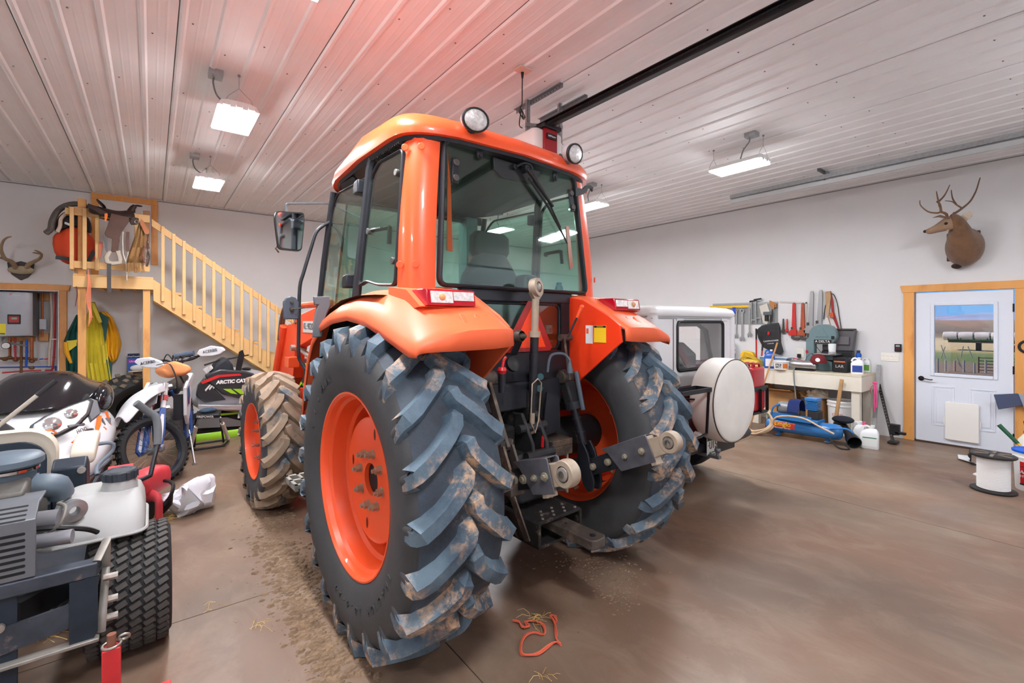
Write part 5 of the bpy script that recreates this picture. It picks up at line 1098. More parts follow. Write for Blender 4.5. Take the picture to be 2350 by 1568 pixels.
g.obj('cord_loops',mat('yellow cord',(206,170,50),.5),yl)
t=thing('blue_white_bag','blue and white plastic sack behind the yellow work light','sack',(8.22,BT(190,720).y+.02,bz)); 
BAGM=mat('sack white',(226,228,230),.5,col2=(60,150,206),mixs=4,lo=.49,hi=.51)
G().rings([[Vector((x*(1+.12*math.sin(y*40+z*9)),y,z+.02*math.sin(y*30))) for x,y in rrect(-w,w,-d,d,.03)] for z,w,d in ((0,.09,.16),(.25,.10,.17),(.36,.07,.15),(.44,.03,.12))]).obj('sack',BAGM,t,smooth=True)
for zx0,zy0,zx1,zy1,lb in ((288,437,286,600,'black and red pry bar standing upright on the bench'),(345,575,325,640,'short red pry bar leaning beside the black shower bag')):
    a=BW_(zx0,zy0,8.2); b=BW_(zx1,zy1,8.12); b=Vector((8.16,b.y+.01,bz)); t=thing('pry_bar',lb,'pry bar',b); 
    d=a-b; G().cyl((0,0,0),d*.72,.013,10).obj('shaft',mat('bar red',(196,44,36),.4),t); G().cyl(d*.70,d,.014,10).obj('grip',BLACKP,t)
# power outlet
oc=BW_(672,652); t=thing('wall_outlet','cream duplex wall outlet above the workbench','outlet',oc,world=True); G().box(XB-.008,XB-.0005,oc.y-.055,oc.y+.055,oc.z-.08,oc.z+.08).obj('wall_plate',IV,t,bevel=.003); 
for dz in (-.035,.035): G().box(XB-.011,XB-.008,oc.y-.02,oc.y+.02,oc.z+dz-.018,oc.z+dz+.018).obj('socket',IV,t,bevel=.002)
t=thing('wall_charger','black plug-in charger with a thin cord on the wall outlet','charger',(XB-.03,oc.y+.01,oc.z-.055)); G().box(-.015,.017,-.025,.025,-.02,.04).obj('brick',BLACKP,t,bevel=.004); G().tube(spline([(0,0,-.02),(-.02,.03,-.07),(-.03,.18,-.10),(-.02,.30,-.06),(0,.36,-.0)],5),.004,6).obj('cord',BLACKP,t)
a=BW_(640,740,7.86); t=thing('extension_plug_cord','grey cord dropping off the bench front to the compressor','cord',(7.72,a.y,.30),world=True)
G().tube(spline([(7.80,a.y,bz+.03),(7.735,a.y-.01,bz-.02),(7.715,a.y-.03,.70),(7.70,a.y-.06,.45),(7.68,a.y-.07,.34)],6),.009,8).obj('cord',GREYC,t); G().cyl((7.68,a.y-.07,.35),(7.675,a.y-.07,.27),.022,12,.028).obj('plug',BLACKP,t)
# ================================================================== tools on the wall
def on_wall(zx,zy,x=XB-.012): return BW_(zx,zy,x)
def wallM(p): return plane(p,(0,-1,0),(0,0,1))     # local x to the right in view, y up, z into the room
def sz(p,q): return (BW_(*p)-BW_(*q)).length
rb=thing('tool_rail','grey steel tool rail screwed to the wall above the bench','rail',BW_(240,300),world=True)
c0=BW_(-180,225); c1=BW_(475,200); c2=BW_(475,400)
G().box(XB-.010,XB-.001,c1.y,c1.y+1.15,c2.z,c1.z).obj('back_plate',mat('rail grey',(142,146,146),.5,.3),rb,smooth=False); G().box(XB-.018,XB-.010,c1.y,c1.y+1.15,c1.z-.03,c1.z).obj('lip',STEELG,rb,smooth=False)
c=BW_(238,240); G().box(XB-.036,XB-.019,c.y,c.y+.75,c.z-.025,c.z+.020).obj('spirit_level',mat('level yellow',(232,186,40),.4),label='long yellow spirit level lying along the tool rail',cat='level')
def wrench(zx,zt,zb,label,wd=.035,m=None):
    a=on_wall(zx,zt,XB-.03); b=on_wall(zx+8,zb,XB-.03); L=(a-b).length; t=thing('combination_wrench',label,'wrench',b,group='wrenches on the tool rail')
    g=G(); w=wd/2
    g.prism([(-w*.6,.06),(w*.6,.06),(w*.55,L-.05),(-w*.55,L-.05)],-.006,.006,plane((0,0,0),(0,-1,0),(0,0,1)))
    g.prism([(-w*1.5,.0),(-w*.75,-.012),(-w*.75,.025),(-w*.1,.035),(w*.6,.03),(w*.75,-.005),(w*1.45,.008),(w*1.6,.045),(w*.7,.078),(-w*.8,.078),(-w*1.7,.045)],-.009,.009,plane((0,0,0),(0,-1,0),(0,0,1)))
    ro=[(w*1.25*math.cos(k*PI/8),w*1.25*math.sin(k*PI/8)) for k in range(16)]
    g.lathe([(w*.75,-.009),(w*1.35,-.009),(w*1.4,0),(w*1.35,.009),(w*.75,.009),(w*.75,-.009)],16,frame((0,0,L-.03),(1,0,0)))
    g.obj('wrench_body',m or STEELG,t); return t
wrench(108,262,520,'steel combination wrench hanging next to the white hardtop',.040); wrench(158,268,545,'largest steel combination wrench on the tool rail',.058); wrench(222,235,510,'slim steel combination wrench hanging right of the largest one',.045)
c=on_wall(95,275,XB-.03); t=thing('blue_clamp','small blue spring clamp hanging on the tool rail','clamp',c); G().prism([(-.03,.05),(.03,.05),(.022,.02),(.02,-.07),(-.02,-.07),(-.022,.02)],-.012,.012,wallM((0,0,0))).obj('jaw',mat('clamp blue',(30,70,190),.4),t)
# saws and clamps
SWM=mat('saw steel',(176,176,174),.35,.8); WDH=mat('wooden saw handle',(176,120,64),.5)
def Q(o,*pts): return [(-(on_wall(*p).y-o.y),on_wall(*p).z-o.z) for p in pts]
o=on_wall(360,300); t=thing('hand_saw','hand saw with wooden handle hanging on the tool rail','saw',o); G().prism(Q(o,(318,240),(385,215),(420,330),(385,400),(352,390)),.008,.012,wallM((0,0,0))).obj('blade',mat('saw pale',(206,202,190),.45,.3),t); G().prism(Q(o,(410,190),(470,215),(472,250),(440,262),(412,235)),.012,.034,wallM((0,0,0))).obj('handle',WDH,t,bevel=.005)
t=thing('key_hole_saw','narrow keyhole saw hanging beside the hand saw','saw',on_wall(430,300,XB-.05)); o=on_wall(430,300,XB-.05); G().bar((0,0,.06),(0,.01,-.15),.014,.022).obj('blade',mat('dark blade',(70,66,62),.5,.5),t); G().bar((0,-.01,.06),(0,-.03,.14),.03,.03).obj('handle',WDH,t,bevel=.008)
for zx,zt,zb,lb in ((262,200,400,'steel C-clamp hanging on the tool rail'),(300,185,385,'black handled bar clamp hanging beside the C-clamp')):
    o=on_wall(zx,(zt+zb)/2,XB-.04); h=(on_wall(zx,zt).z-on_wall(zx,zb).z)/2; t=thing('bar_clamp',lb,'clamp',o); g=G().bar((0,.03,-h),(0,.03,h),.014,.02).bar((0,.03,h),(0,-.06,h-.01),.016,.022).bar((0,.03,-h*.6),(0,-.05,-h*.6),.016,.022).cyl((0,-.05,-h*.95),(0,-.05,-h*.2),.007,8); g.obj('frame',STEELG,t); G().cyl((-.0,.06,h),(-.0,-.06,h+.015),.016,10).obj('grip',BLACKP,t)
o=on_wall(380,320,XB-.05); t=thing('drill_driver','grey and black power tool hung on the tool rail','power tool',o); G().box(-.03,.03,-.09,.05,-.0,.06).obj('body',mat('tool grey',(90,98,102),.5),t,bevel=.012); G().box(-.02,.02,-.03,.03,-.10,.0).obj('grip',BLACKP,t,bevel=.01)
# framing square
o=on_wall(497,200); t=thing('framing_square','steel framing square hung flat against the wall','square',o); G().prism(Q(o,(497,193),(735,205),(735,218),(497,208)),.002,.006,wallM((0,0,0))).prism(Q(o,(722,205),(736,205),(728,380),(720,380)),.002,.006,wallM((0,0,0))).obj('square_body',mat('pale steel',(196,194,188),.4,.6),t)
def pipe_wrench(zx,zt,zb,label,m,sc=1.0,jaw=None,flip=1,dx=0):
    a=on_wall(zx,zt,XB-.03); b=on_wall(zx+dx,zb,XB-.03); L=a.z-b.z; w=L*.065*sc; t=thing('pipe_wrench',label,'wrench',b,group='pipe wrenches on the wall'); M=plane((0,0,0),(0,-1,0),(0,0,1))
    sh=-dx/3.824/1066*8.2
    G().prism([(-w*.9,L*.24),(w*.9,L*.24),(w*.55+sh,L*.95),(w*.35+sh,L),(-w*.35+sh,L),(-w*.55+sh,L*.95)],-.012,.012,M).obj('handle',m,t,bevel=.004)
    G().prism([(f*flip,h) for f,h in ((-w*2.0,L*.10),(w*1.1,L*.09),(w*1.1,L*.26),(-w*1.2,L*.26),(-w*2.2,L*.16))],-.016,.016,M).obj('head',m,t,bevel=.004)
    J=jaw or mat('jaw dark steel',(84,80,76),.5,.6)
    G().prism([(f*flip,h) for f,h in ((-w*.2,L*.34),(-w*1.1,L*.33),(-w*1.1,L*.02),(-w*.2,-L*.02),(w*1.9,-L*.02),(w*2.3,L*.03),(w*1.9,L*.055),(-w*.1,L*.05))],-.009,.009,M).obj('hook_jaw',J,t,bevel=.003)
    G().cyl((0,w*.7*flip,L*.27),(0,w*.7*flip,L*.33),w*.55,12).obj('adjusting_nut',J,t)
RW_=mat('wrench red',(190,46,40),.45,var=.1,vs=20); RW2=mat('wrench rusty orange',(168,78,48),.55,var=.2,vs=20); AL_=mat('wrench aluminium',(164,166,166),.35,.6)
pipe_wrench(526,350,480,'smallest dark pipe wrench on the wall',mat('wrench dark',(74,68,66),.5,.5)); pipe_wrench(560,352,472,'small red pipe wrench hanging next to the dark one',RW_); pipe_wrench(620,210,530,'long red pipe wrench hanging beside the rusty one',RW_,flip=1); pipe_wrench(697,212,532,'rusty orange pipe wrench hanging beside the aluminium ones',RW2)
pipe_wrench(775,108,520,'long aluminium pipe wrench hanging next to the rusty orange wrench',AL_,.9,dx=-12); pipe_wrench(853,98,500,'longest aluminium pipe wrench, hanging behind the band saw',AL_,.9,dx=-10)
# leather strap / red sheath
o=on_wall(940,200,XB-.03); t=thing('leather_sling','tan leather sling with a red backing hung on the wall','sling',o); M=plane((0,0,0),(0,-1,0),(0,0,1))
G().prism(Q(o,(900,120),(945,110),(950,160),(930,330),(915,340),(905,220)),.004,.018,M).obj('leather_strap',mat('tan leather',(176,146,110),.8,var=.1,vs=10),t); G().prism(Q(o,(900,115),(945,108),(968,200),(975,290),(1018,430),(1008,442),(958,330),(945,200)),-.012,.004,M).obj('red_backing',mat('sheath red',(150,34,34),.5),t); G().prism(Q(o,(940,300),(970,295),(975,340),(945,345)),.004,.02,M).obj('buckle',mat('buckle orange',(186,84,44),.5),t); G().tube([Vector((.02,-x,y)) for x,y in Q(o,(920,340),(938,400),(950,470),(985,560),(1010,590),(1100,710))],.008,6).obj('tan_cord',mat('tan cord',(176,152,124),.8),t)
t=thing('hanging_power_cord','black cord looping down the wall beside the leather sling','cord',o+Vector((0,0,-.2)),world=True); G().tube(spline([on_wall(*q,XB-.02) for q in ((880,355),(898,230),(930,150),(968,140),(1000,220),(1020,350),(1040,480),(1038,570),(1015,640))],5),.006,6).obj('cord',BLACKP,t)
# black shower bag
o=on_wall(420,520,XB-.05); t=thing('shower_bag','black camp shower bag with white lettering hung on the wall','bag',o); M=plane((0,0,0),(0,-1,0),(0,0,1)); BBG=mat('black vinyl bag',(40,41,44),.4,bump=.4,bs=18)
G().prism(Q(o,(303,450),(330,425),(360,410),(440,392),(495,388),(508,430),(515,560),(538,640),(515,668),(455,650),(360,600),(318,520)),-.02,.03,M).obj('bag_body',BBG,t,bevel=.014,bseg=3); G().tube([Vector((-.0-.03*0,-x,y)) for x,y in Q(o,(330,430),(345,412),(420,396),(425,300),(430,395),(495,388))],.006,6).obj('hanger_loop',BLACKP,t)
q0=Q(o,(433,545))[0]; text('lettering','CAMPSHOWER',.036,plane((-.032,-q0[0],q0[1]),(0,-1,.12),(0,.12,1)),WHITEP,t); q0=Q(o,(430,568))[0]; text('lettering','5 GALLON',.022,plane((-.032,-q0[0],q0[1]),(0,-1,.12),(0,.12,1)),WHITEP,t)
q0=Q(o,(415,480))[0]; G().ell((-.04,-q0[0],q0[1]),(.015,.022,.035),10,8).obj('red_valve',REDP,t)
a=on_wall(475,560,7.80); b=WX(*Z5(362,885),7.66); t=thing('wooden_dowel','slim wooden handle leaning across the bench front','handle',b,world=True); G().cyl(Vector((7.42,b.y+.12,0)),a,.013,10).obj('shaft',mat('dowel wood',(190,140,92),.6),t)
# ================================================================== deer mount
dm=thing('deer_mount','mule deer head mount with tall antlers hung on the right wall','deer mount',(XB,1.18,2.62),world=True)
FUR=mat('deer fur',(122,88,60),.9,var=.18,vs=9,col2=(84,58,42),mixs=4,lo=.5,hi=.75,bump=.5,bs=120,sheen=.3); FURP=mat('deer pale fur',(206,190,170),.9,bump=.4,bs=120); HORN=mat('antler',(110,80,56),.5,var=.3,vs=9)
def ringp(c,d,rx,ry,n=20,up=(0,0,1),sq=1):
    x,y,z=basis(d,up); return [Vector(c)+x*(rx*math.cos(2*PI*k/n))+y*(ry*math.sin(2*PI*k/n)) for k in range(n)]
DX=lambda px,py,X: WX(px,py,X)
nb=[(DX(2216,566,8.375),(-1,0,0),.17,.22),(DX(2215,568,8.31),(-1,.02,.0),.195,.255),(DX(2211,566,8.23),(-1,.05,.1),.185,.25),(DX(2206,556,8.14),(-1,.12,.35),.155,.19),(DX(2203,543,8.07),(-.9,.25,.6),.132,.145),(DX(2200,532,8.02),(-.8,.35,.75),.118,.125),(DX(2196,517,7.955),(-.6,.6,.55),.10,.105),(DX(2192,508,7.93),(-.3,.9,.15),.092,.10),(DX(2182,508,7.915),(-.1,1,-.1),.088,.098)]
body=G().rings([ringp(c,d,rx,ry) for c,d,rx,ry in nb]); bo=body.obj('neck_and_chest',FUR,dm,sub=1)
hd_=[(DX(2193,507,7.93),.075,.085),(DX(2180,512,7.915),.080,.092),(DX(2166,518,7.905),.066,.075),(DX(2152,524,7.90),.050,.054),(DX(2140,529,7.895),.042,.044),(DX(2130,532,7.892),.038,.037),(DX(2124,533,7.89),.022,.022)]
hdir=(hd_[-1][0]-hd_[0][0]).normalized()
G().rings([ringp(c,hdir,rx,ry) for c,rx,ry in hd_]).obj('head',mat('deer face fur',(150,122,98),.9,var=.15,vs=10,bump=.4,bs=120),dm,sub=1)
n_=hd_[-1][0]; G().ell(n_+Vector((0,.005,.01)),(.022,.02,.02),12,8).obj('nose',mat('nose dark',(40,34,32),.4),dm)
G().rings([ringp(c+Vector((-.0,0,-.045)),hdir,.04,.05) for c in (hd_[1][0],hd_[2][0])]).obj('throat_patch',FURP,dm,sub=1)
e_=DX(2171,513,7.835); G().ell(e_,(.012,.018,.016),12,8).obj('eye',mat('eye black',(14,12,12),.08),dm)
for pts,m in (([(2194,507),(2206,488),(2230,480),(2240,487),(2230,505),(2206,516)],FUR),):
    for X,th in ((7.99,.02),):
        ps=[DX(*p,X) for p in pts]; c=sum(ps,Vector())/len(ps); k=len(ps)
        G().add([p for p in ps]+[c+Vector((.03,0,0))]+[c+Vector((-.008,0,0))],[(i,(i+1)%k,k) for i in range(k)]+[((i+1)%k,i,k+1) for i in range(k)]).obj('ear',FUR,dm,sub=1); ps2=[c+(p-c)*.7+Vector((-.006,0,0)) for p in ps]; G().add(ps2,[tuple(range(k))]).obj('inner_ear',FURP,dm,smooth=False)
ps=[DX(2188,498,7.90)+Vector((.08,.05,0)),DX(2178,494,7.90)+Vector((.13,.1,.02))]
G().tube([DX(2190,502,7.9)+Vector((-.07,.03,0)),DX(2180,498,7.9)+Vector((-.11,.08,.01)),DX(2172,500,7.9)+Vector((-.15,.10,0))],[.02,.035,.008],8,flat=(1,.4)).obj('ear',FUR,dm)
def antl(pts,X0,X1,r0,r1,nm='antler'):
    k=len(pts); P=[DX(*p,X0+(X1-X0)*i/(k-1)) for i,p in enumerate(pts)]; S=spline(P,4); n=len(S); G().tube(S,[r0+(r1-r0)*i/(n-1) for i in range(n)],10).obj(nm,HORN,dm)
antl([(2172,502),(2172,492),(2160,487),(2150,489),(2130,486),(2113,472),(2111,460)],7.90,7.72,.017,.004); antl([(2160,488),(2157,470),(2150,462)],7.88,7.82,.014,.010); antl([(2157,475),(2152,455),(2149,439)],7.83,7.78,.012,.004); antl([(2154,463),(2168,448),(2180,424)],7.83,7.80,.012,.004)
antl([(2182,500),(2185,494),(2200,484),(2216,472),(2228,460),(2240,438),(2248,412),(2250,408)],7.93,8.06,.017,.004); antl([(2208,478),(2195,470),(2185,463),(2169,461)],7.96,7.98,.011,.004); antl([(2194,469),(2186,455),(2183,436)],7.97,7.99,.011,.004); antl([(2190,492),(2188,487)],7.93,7.93,.010,.004)
G().ell(DX(2195,611,8.30),(.10,.05,.035),14,8).obj('brisket_dark',mat('brisket dark fur',(56,42,34),.9,bump=.5,bs=120),dm)
G().box(XB-.02,XB-.0005,1.02,1.34,2.45,2.82).obj('mount_board',mat('mount wood',(84,60,44),.6),dm,bevel=.01)
# ================================================================== on the floor along the right wall
# compressor
cb=WZ(*Z5(520,1395),.0); ce_=WZ(*Z5(880,1470),.0)
cm=thing('air_compressor','blue portable air compressor with a long tank lying in front of the bench','compressor',(7.15,2.62,0),world=True)
CBL=mat('compressor blue',(50,120,186),.35,var=.06,vs=8,coat=.2)
ta=Vector((7.17,3.06,.165)); tb2=Vector((7.27,2.20,.165)); dT=(tb2-ta).normalized()
tkk=G().lathe([(0,-.05),(.06,-.045),(.095,-.02),(.105,.02),(.105,.80),(.095,.85),(.06,.875),(0,.88)],24,frame(ta,dT)).obj('tank',CBL,cm,smooth=True)
tm=frame(ta,dT); sd=Vector((-1,0,0)); 

mid=(ta+tb2)/2
G().box(7.10,7.36,2.42,3.02,.265,.30).obj('deck_plate',CBL,cm,bevel=.004); G().box(7.092,7.10,2.50,3.0,.26,.345).obj('deck_skirt',CBL,cm,smooth=False)
G().lathe([(0,-.10),(.06,-.10),(.085,-.09),(.09,-.04),(.09,.13),(.07,.16),(0,.165)],22,frame((7.2,2.86,.40),(-.55,-.83,0)) if False else frame((7.22,2.80,.41),(-.3,.95,0))).obj('electric_motor',mat('motor grey',(150,154,158),.4,.4),cm)
g=G(); f_=frame((7.22,2.80,.41),(-.3,.95,0))
for k in range(10): g.cbox((.05*math.cos(k*PI/5),.05*math.sin(k*PI/5),.168),(.012,.035,.01),M=f_,rz=k*PI/5)
g.obj('motor_fan_slots',mat('fan dark',(70,72,76),.6),cm,smooth=False)
pm=G().box(7.18,7.34,2.44,2.58,.30,.42).obj('pump_crankcase',mat('pump dark',(60,58,58),.5,.3),cm,bevel=.012)
g=G()
for k in range(6): g.box(7.17,7.33,2.46,2.60,.43+.02*k,.441+.02*k)
g.box(7.19,7.31,2.48,2.58,.42,.55).obj('pump_cylinder_fins',CBL,cm,smooth=False)
G().box(7.16,7.34,2.45,2.61,.55,.595).obj('pump_head',CBL,cm,bevel=.008)
[G().tube(spline(q,4),.013,8).obj('frame_handle',CBL,cm) for q in ([(7.1,3.02,.30),(7.08,2.98,.42),(7.1,2.9,.47)],[(7.16,2.30,.22),(7.1,2.1,.26),(7.1,2.02,.22)])]
for q in (ta+dT*.12,ta+dT*.72): G().cbox((q.x-.02,q.y,.03),(.13,.05,.008)).cbox((q.x,q.y,.045),(.03,.03,.05)).obj('foot',CBL,cm)
lm=plane(ta+Vector((-.1055,-.12,.028))+Vector((0,-.10,.0)),dT,(.25,0,1)); 
G().lathe([(.1062,.06),(.1062,.34)],6,frame(ta,dT)@Matrix.Rotation(0,4,'Z'),R(150),R(198)).obj('brand_label',mat('brand red',(206,60,48),.5),tkk)
text('brand_lettering','Emglo',.085,plane(ta+dT*.20+Vector((-.108,0,.028)),dT,(.1,0,1)),mat('brand yellow',(240,200,60),.5),tkk,bold=.002); text('brand_lettering','Booster Series',.034,plane(ta+dT*.20+Vector((-.109,0,-.025)),dT,(.0,0,1)),WHITEP,tkk)
rg_=thing('blue_shop_rag','navy blue rag draped over the compressor motor','rag',(7.2,2.72,.45)); rows=[]
for i in range(7):
    rows.append([Vector((.13*math.sin(t)*-1 ,-.07+.025*i,.085+ .02*math.cos(t)*1-.012*abs(i-3)*.3 -(.16*max(0,abs(t)-.5)))) for t in [-1.5+.3*k for k in range(11)]])
G().grid(rows).obj('cloth',mat('navy cloth',(30,46,100),.9),rg_,smooth=True,solid=.006,sub=1)
# air hose coil and rubber hose
hc=thing('air_hose','tan air hose coiled on the floor behind the spare wheel','hose',(7.1,3.3,0),world=True); pts=[]
for k in range(64):
    a=k/64*2*PI*4.5; r_=.20+.03*math.sin(k*.7); pts.append((7.02+.10*math.cos(a)+.06*math.sin(k*.37)-.12*math.sin(a)*0.3,3.17+r_*.9*math.sin(a),.20+.17*math.cos(a)+.012*math.sin(k)))
pts+=[(7.0,3.02,.12),(7.0,2.9,.30),(7.04,2.6,.33),(7.02,2.35,.24),(7.0,2.2,.19)]
pts=[(a,b,max(c,.014)) for a,b,c in pts]; G().tube(spline(pts,4),.0125,8).obj('hose',mat('tan hose',(206,178,146),.6),hc)
hk2=thing('garden_hose','green hose coil beside the tan air hose','hose',(7.45,3.12,0)); G().tube(spline([(.0+.07*math.cos(k*.5),.10*math.sin(k*.5),.20+.02*k*.0+.05*math.sin(k*.26)) for k in range(40)],2),.014,8).obj('hose',mat('green hose',(36,140,84),.5),hk2); G().box(-.08,.08,-.1,.1,0,.16).obj('crate_block',mat('brick red block',(130,72,58),.8),hk2)
# boxes, bucket etc. under the bench
CARD=mat('cardboard',(190,142,92),.85,var=.06,vs=6)
for (x0,y0,w,d,h,rz,lb) in ((7.98,3.20,.38,.36,.55,.1,'open cardboard box under the bench, flaps up'),(8.05,2.74,.30,.22,.47,-.1,'smaller cardboard box next to the white bucket')):
    t=thing('cardboard_box',lb,'box',(x0,y0,0),rz,'boxes under the bench'); g=G(); g.box(-w/2,w/2,-d/2,d/2,0,.008).box(-w/2,-w/2+.006,-d/2,d/2,0,h).box(w/2-.006,w/2,-d/2,d/2,0,h).box(-w/2,w/2,-d/2,-d/2+.006,0,h).box(-w/2,w/2,d/2-.006,d/2,0,h); g.obj('carton',CARD,t,smooth=False)
    for k,(a,b) in enumerate((((-w/2,-d/2,h),(-w/2-.12,-d/2,h+.06)),((-w/2,d/2,h),(-w/2+.02,d/2+.12,h+.05)))):
        if k==0: G().add([(-w/2,-d/2,h),(-w/2,d/2,h),(-w/2-.13,d/2,h+.05),(-w/2-.13,-d/2,h+.05)],[(0,1,2,3)]).obj('flap',CARD,t,smooth=False,solid=.005)
        else: G().add([(-w/2,d/2,h),(w/2,d/2,h),(w/2,d/2+.1,h+.09),(-w/2,d/2+.1,h+.09)],[(0,1,2,3)]).obj('flap',CARD,t,smooth=False,solid=.005)
t=thing('crumpled_paper','crumpled cream packing paper on the cardboard boxes','paper',(8.03,2.74,.475)); g=G(); rnd=random.Random(4); 
g.ell((0,0,.06),(.12,.14,.07),16,10); g.v=[(a*(1+.25*rnd.uniform(-1,1)),b*(1+.25*rnd.uniform(-1,1)),c*(1+.3*rnd.uniform(-1,1))) for a,b,c in g.v]; g.obj('paper_ball',mat('packing paper',(224,212,192),.85),t,smooth=False)
def bucket(name,label,loc,r,h,m,lidm=None,rz=0):
    t=thing(name,label,'bucket',loc,rz); G().lathe([(0,0),(r*.88,0),(r*.9,.01),(r*.98,h*.82),(r*1.04,h*.83),(r*1.04,h*.86),(r,h*.87),(r*1.01,h*.93),(r*1.05,h*.94),(r*1.05,h*.965),(r*1.01,h*.97),(r,h)],32).obj('pail',m,t,smooth=True)
    if lidm: G().lathe([(r*1.03,h*.955),(r*1.07,h*.96),(r*1.075,h*1.01),(r*1.02,h*1.02),(r*.98,h*.995),(0,h*.99)],32).obj('lid',lidm,t)
    return t
bk=bucket('plastic_bucket','white lidless bucket with red print under the bench',(8.0,2.42,0),.175,.50,WHITEP,None,-PI/2); G().lathe([(.0,.47),(.17,.47)],24).obj('contents',mat('bucket contents',(226,226,224),.6),bk)
text('bucket_print','CRYO',.05,plane((.0,-.171,.30),(1,0,0),(0,0,1)),REDP,bk); G().lathe([(.1605,.08),(.1625,.14)],6,None,R(-115),R(-75)).obj('red_label',REDP,bk)
a=WX(*Z5(1040,882),7.70); t=thing('wooden_post','wooden tool handle leaning against the bench front beside the bucket','handle',(7.68,a.y+.10,0)); d=a-Vector((7.68,a.y+.10,0)); G().bar((0,0,0),d,.045,.03).obj('shaft',mat('handle wood',(178,138,94),.7,var=.15,vs=8),t,bevel=.008)
# leaf blower tube, caps, jugs
t=thing('blower_tube','black leaf blower tube lying on the floor, open end forward','blower tube',(7.22,2.16,0),world=True); g=G(); A_=Vector((7.56,2.27,.22)); B_=Vector((7.17,2.03,.085)); d=(B_-A_).normalized(); L=(B_-A_).length
g.lathe([(.045,0),(.05,L*.5),(.075,L*.8),(.082,L),(.074,L),(.066,L*.8),(.04,L*.5),(.036,0)],22,frame(A_,d)).obj('tube',BLACKP,t); g=G().tube(spline([A_,(7.62,2.33,.23),(7.66,2.38,.17),(7.66,2.40,.06)],4),.05,12).obj('elbow',BLACKP,t)
G().tube(spline([(7.14,2.30,.10),(7.05,2.2,.03),(7.02,2.12,.012),(7.08,2.06,.012),(7.12,2.12,.05)],5),.010,8).obj('strap_loop',DARKRUB,t)
t=thing('black_cap','black fabric cap resting on the blower tube','cap',(7.52,2.26,.28)); G().ell((0,0,.02),(.12,.13,.05),16,10).obj('crown',mat('black cloth',(36,40,50),.9),t); 
J2=mat('label white green',(226,230,226),.5)
for (zx,zy,w,h,lb,lab) in ((1330,1495,.20,.30,'large white rectangular chemical jug with a printed label on the floor',True),(1195,1440,.13,.30,'white jug standing behind the large chemical jug',False)):
    p=WZ(*Z5(zx,zy),0); d_=.12
    if not lab: p=p+Vector((.02,.0,0)); p=Vector((7.58,2.10,0))
    else: p=Vector((7.40,1.93,0))
    t=jug('chemical_jug',lb,p,w,d_,h,MW,J2 if lab else None,rz=fz(p))
    if lab: G().box(-w*.36,w*.36,-d_/2-.0032,-d_/2-.0022,h*.46,h*.50).obj('green_band',mat('band green',(40,120,84),.5),t,smooth=False)
t=thing('spray_bottle','clear spray bottle with pink trigger by the bench leg','bottle',(7.70,2.06,0)); G().lathe([(0,0),(.04,0),(.042,.16),(.02,.21),(.014,.23)],14).obj('bottle_body',mat('clear bottle',(206,212,214),.2,alpha=.75),t); G().box(-.02,.015,-.015,.06,.235,.28).obj('trigger',mat('pink plastic',(226,96,140),.5),t,bevel=.005)
# hi-lift jack and galvanised pipe
JK=mat('jack black iron',(40,38,38),.5,.4,var=.3,vs=20); a=WX(*Z5(1366,925),8.32); b=Vector((7.92,1.80,0))
jk=thing('farm_jack','black farm jack leaning against the wall beside the bench','jack',b); d=a-b; n=d.normalized()
G().bar((0,0,.0),d,.035,.022,up=(1,0,0)).obj('rack_bar',JK,jk)
g=G(); k=.12
while k<d.length-.05: g.cyl(n*k+Vector((-.014,0,0)),n*k+Vector((-.0135,0,0)),.007,8); k+=.045
g.obj('rack_holes',mat('hole grey',(150,150,150),.6),jk,smooth=False,kind='stuff')
G().cbox((0,0,.02),(.16,.10,.03)).obj('foot_plate',JK,jk,bevel=.006); G().cbox((-.02,-.02,.20),(.07,.11,.14)).cbox((-.03,-.08,.16),(.05,.12,.035)).obj('runner',JK,jk,bevel=.008); G().bar((0,0,.26),(0,-.03,.12),.05,.07).obj('lift_nose',JK,jk,bevel=.006)
a=WX(*Z5(1365,755),8.35); b=Vector((8.02,2.05,0)); t=thing('steel_pipe','galvanised steel bar leaning behind the bench end','pipe',b); G().bar((0,0,0),a-b,.05,.012,up=(1,0,0)).obj('bar',mat('pipe grey',(142,142,142),.5,.4,var=.15,vs=12),t)
p=WX(*Z5(1330,915),8.10); t=thing('pink_ribbon','bright pink marking ribbon tied to the leaning steel bar','ribbon',p); PK=mat('pink ribbon',(240,88,150),.6); 
for dy,l in ((.0,.40),(-.02,.34),(.03,.16)): G().tube(spline([(0,0,0),(-.02,dy,-.05),(-.03,dy*1.5,-l*.6),(-.025,dy*1.2,-l)],4),.009,5,flat=(1,.25)).obj('tail',PK,t)
G().ell((0,0,0),(.02,.03,.02),8,6).obj('knot',PK,t)
# ================================================================== near the right edge: spool, pail, sprayer, axe, apron
sp0=Vector((6.47,.70,0)); sp=thing('wire_spool','black flanged spool wound with white cord on the floor','spool',sp0)
BFL=mat('spool black plastic',(40,38,38),.5,var=.2,vs=20)
for z in (0,.335): G().lathe([(.0,z),(.158,z),(.166,z+.008),(.166,z+.018),(.158,z+.024),(.0,z+.024)],40).obj('flange',BFL,sp)
for k in range(6):
    a=k*PI/3; G().box(.04,.15,-.012,.012,.359,.364,Matrix.Rotation(a,4,'Z')).obj('flange_rib',mat('rib dust',(120,108,96),.7),sp)
g=G(); prf=[(.105,.024)]
for k in range(26): z=.026+.309*k/26; prf+=[(.116,z+.003),(.119,z+.006),(.116,z+.010)]
prf+=[(.105,.335)]; g.lathe(prf,36).obj('wound_cord',mat('white wire',(236,236,234),.5),sp,smooth=True)
pb_=Vector((6.80,.45,0)); pl2=bucket('oil_pail','white oil pail with a bright blue lid and a red label',pb_,.15,.385,WHITEP,mat('lid blue',(20,96,210),.35),-R(85))
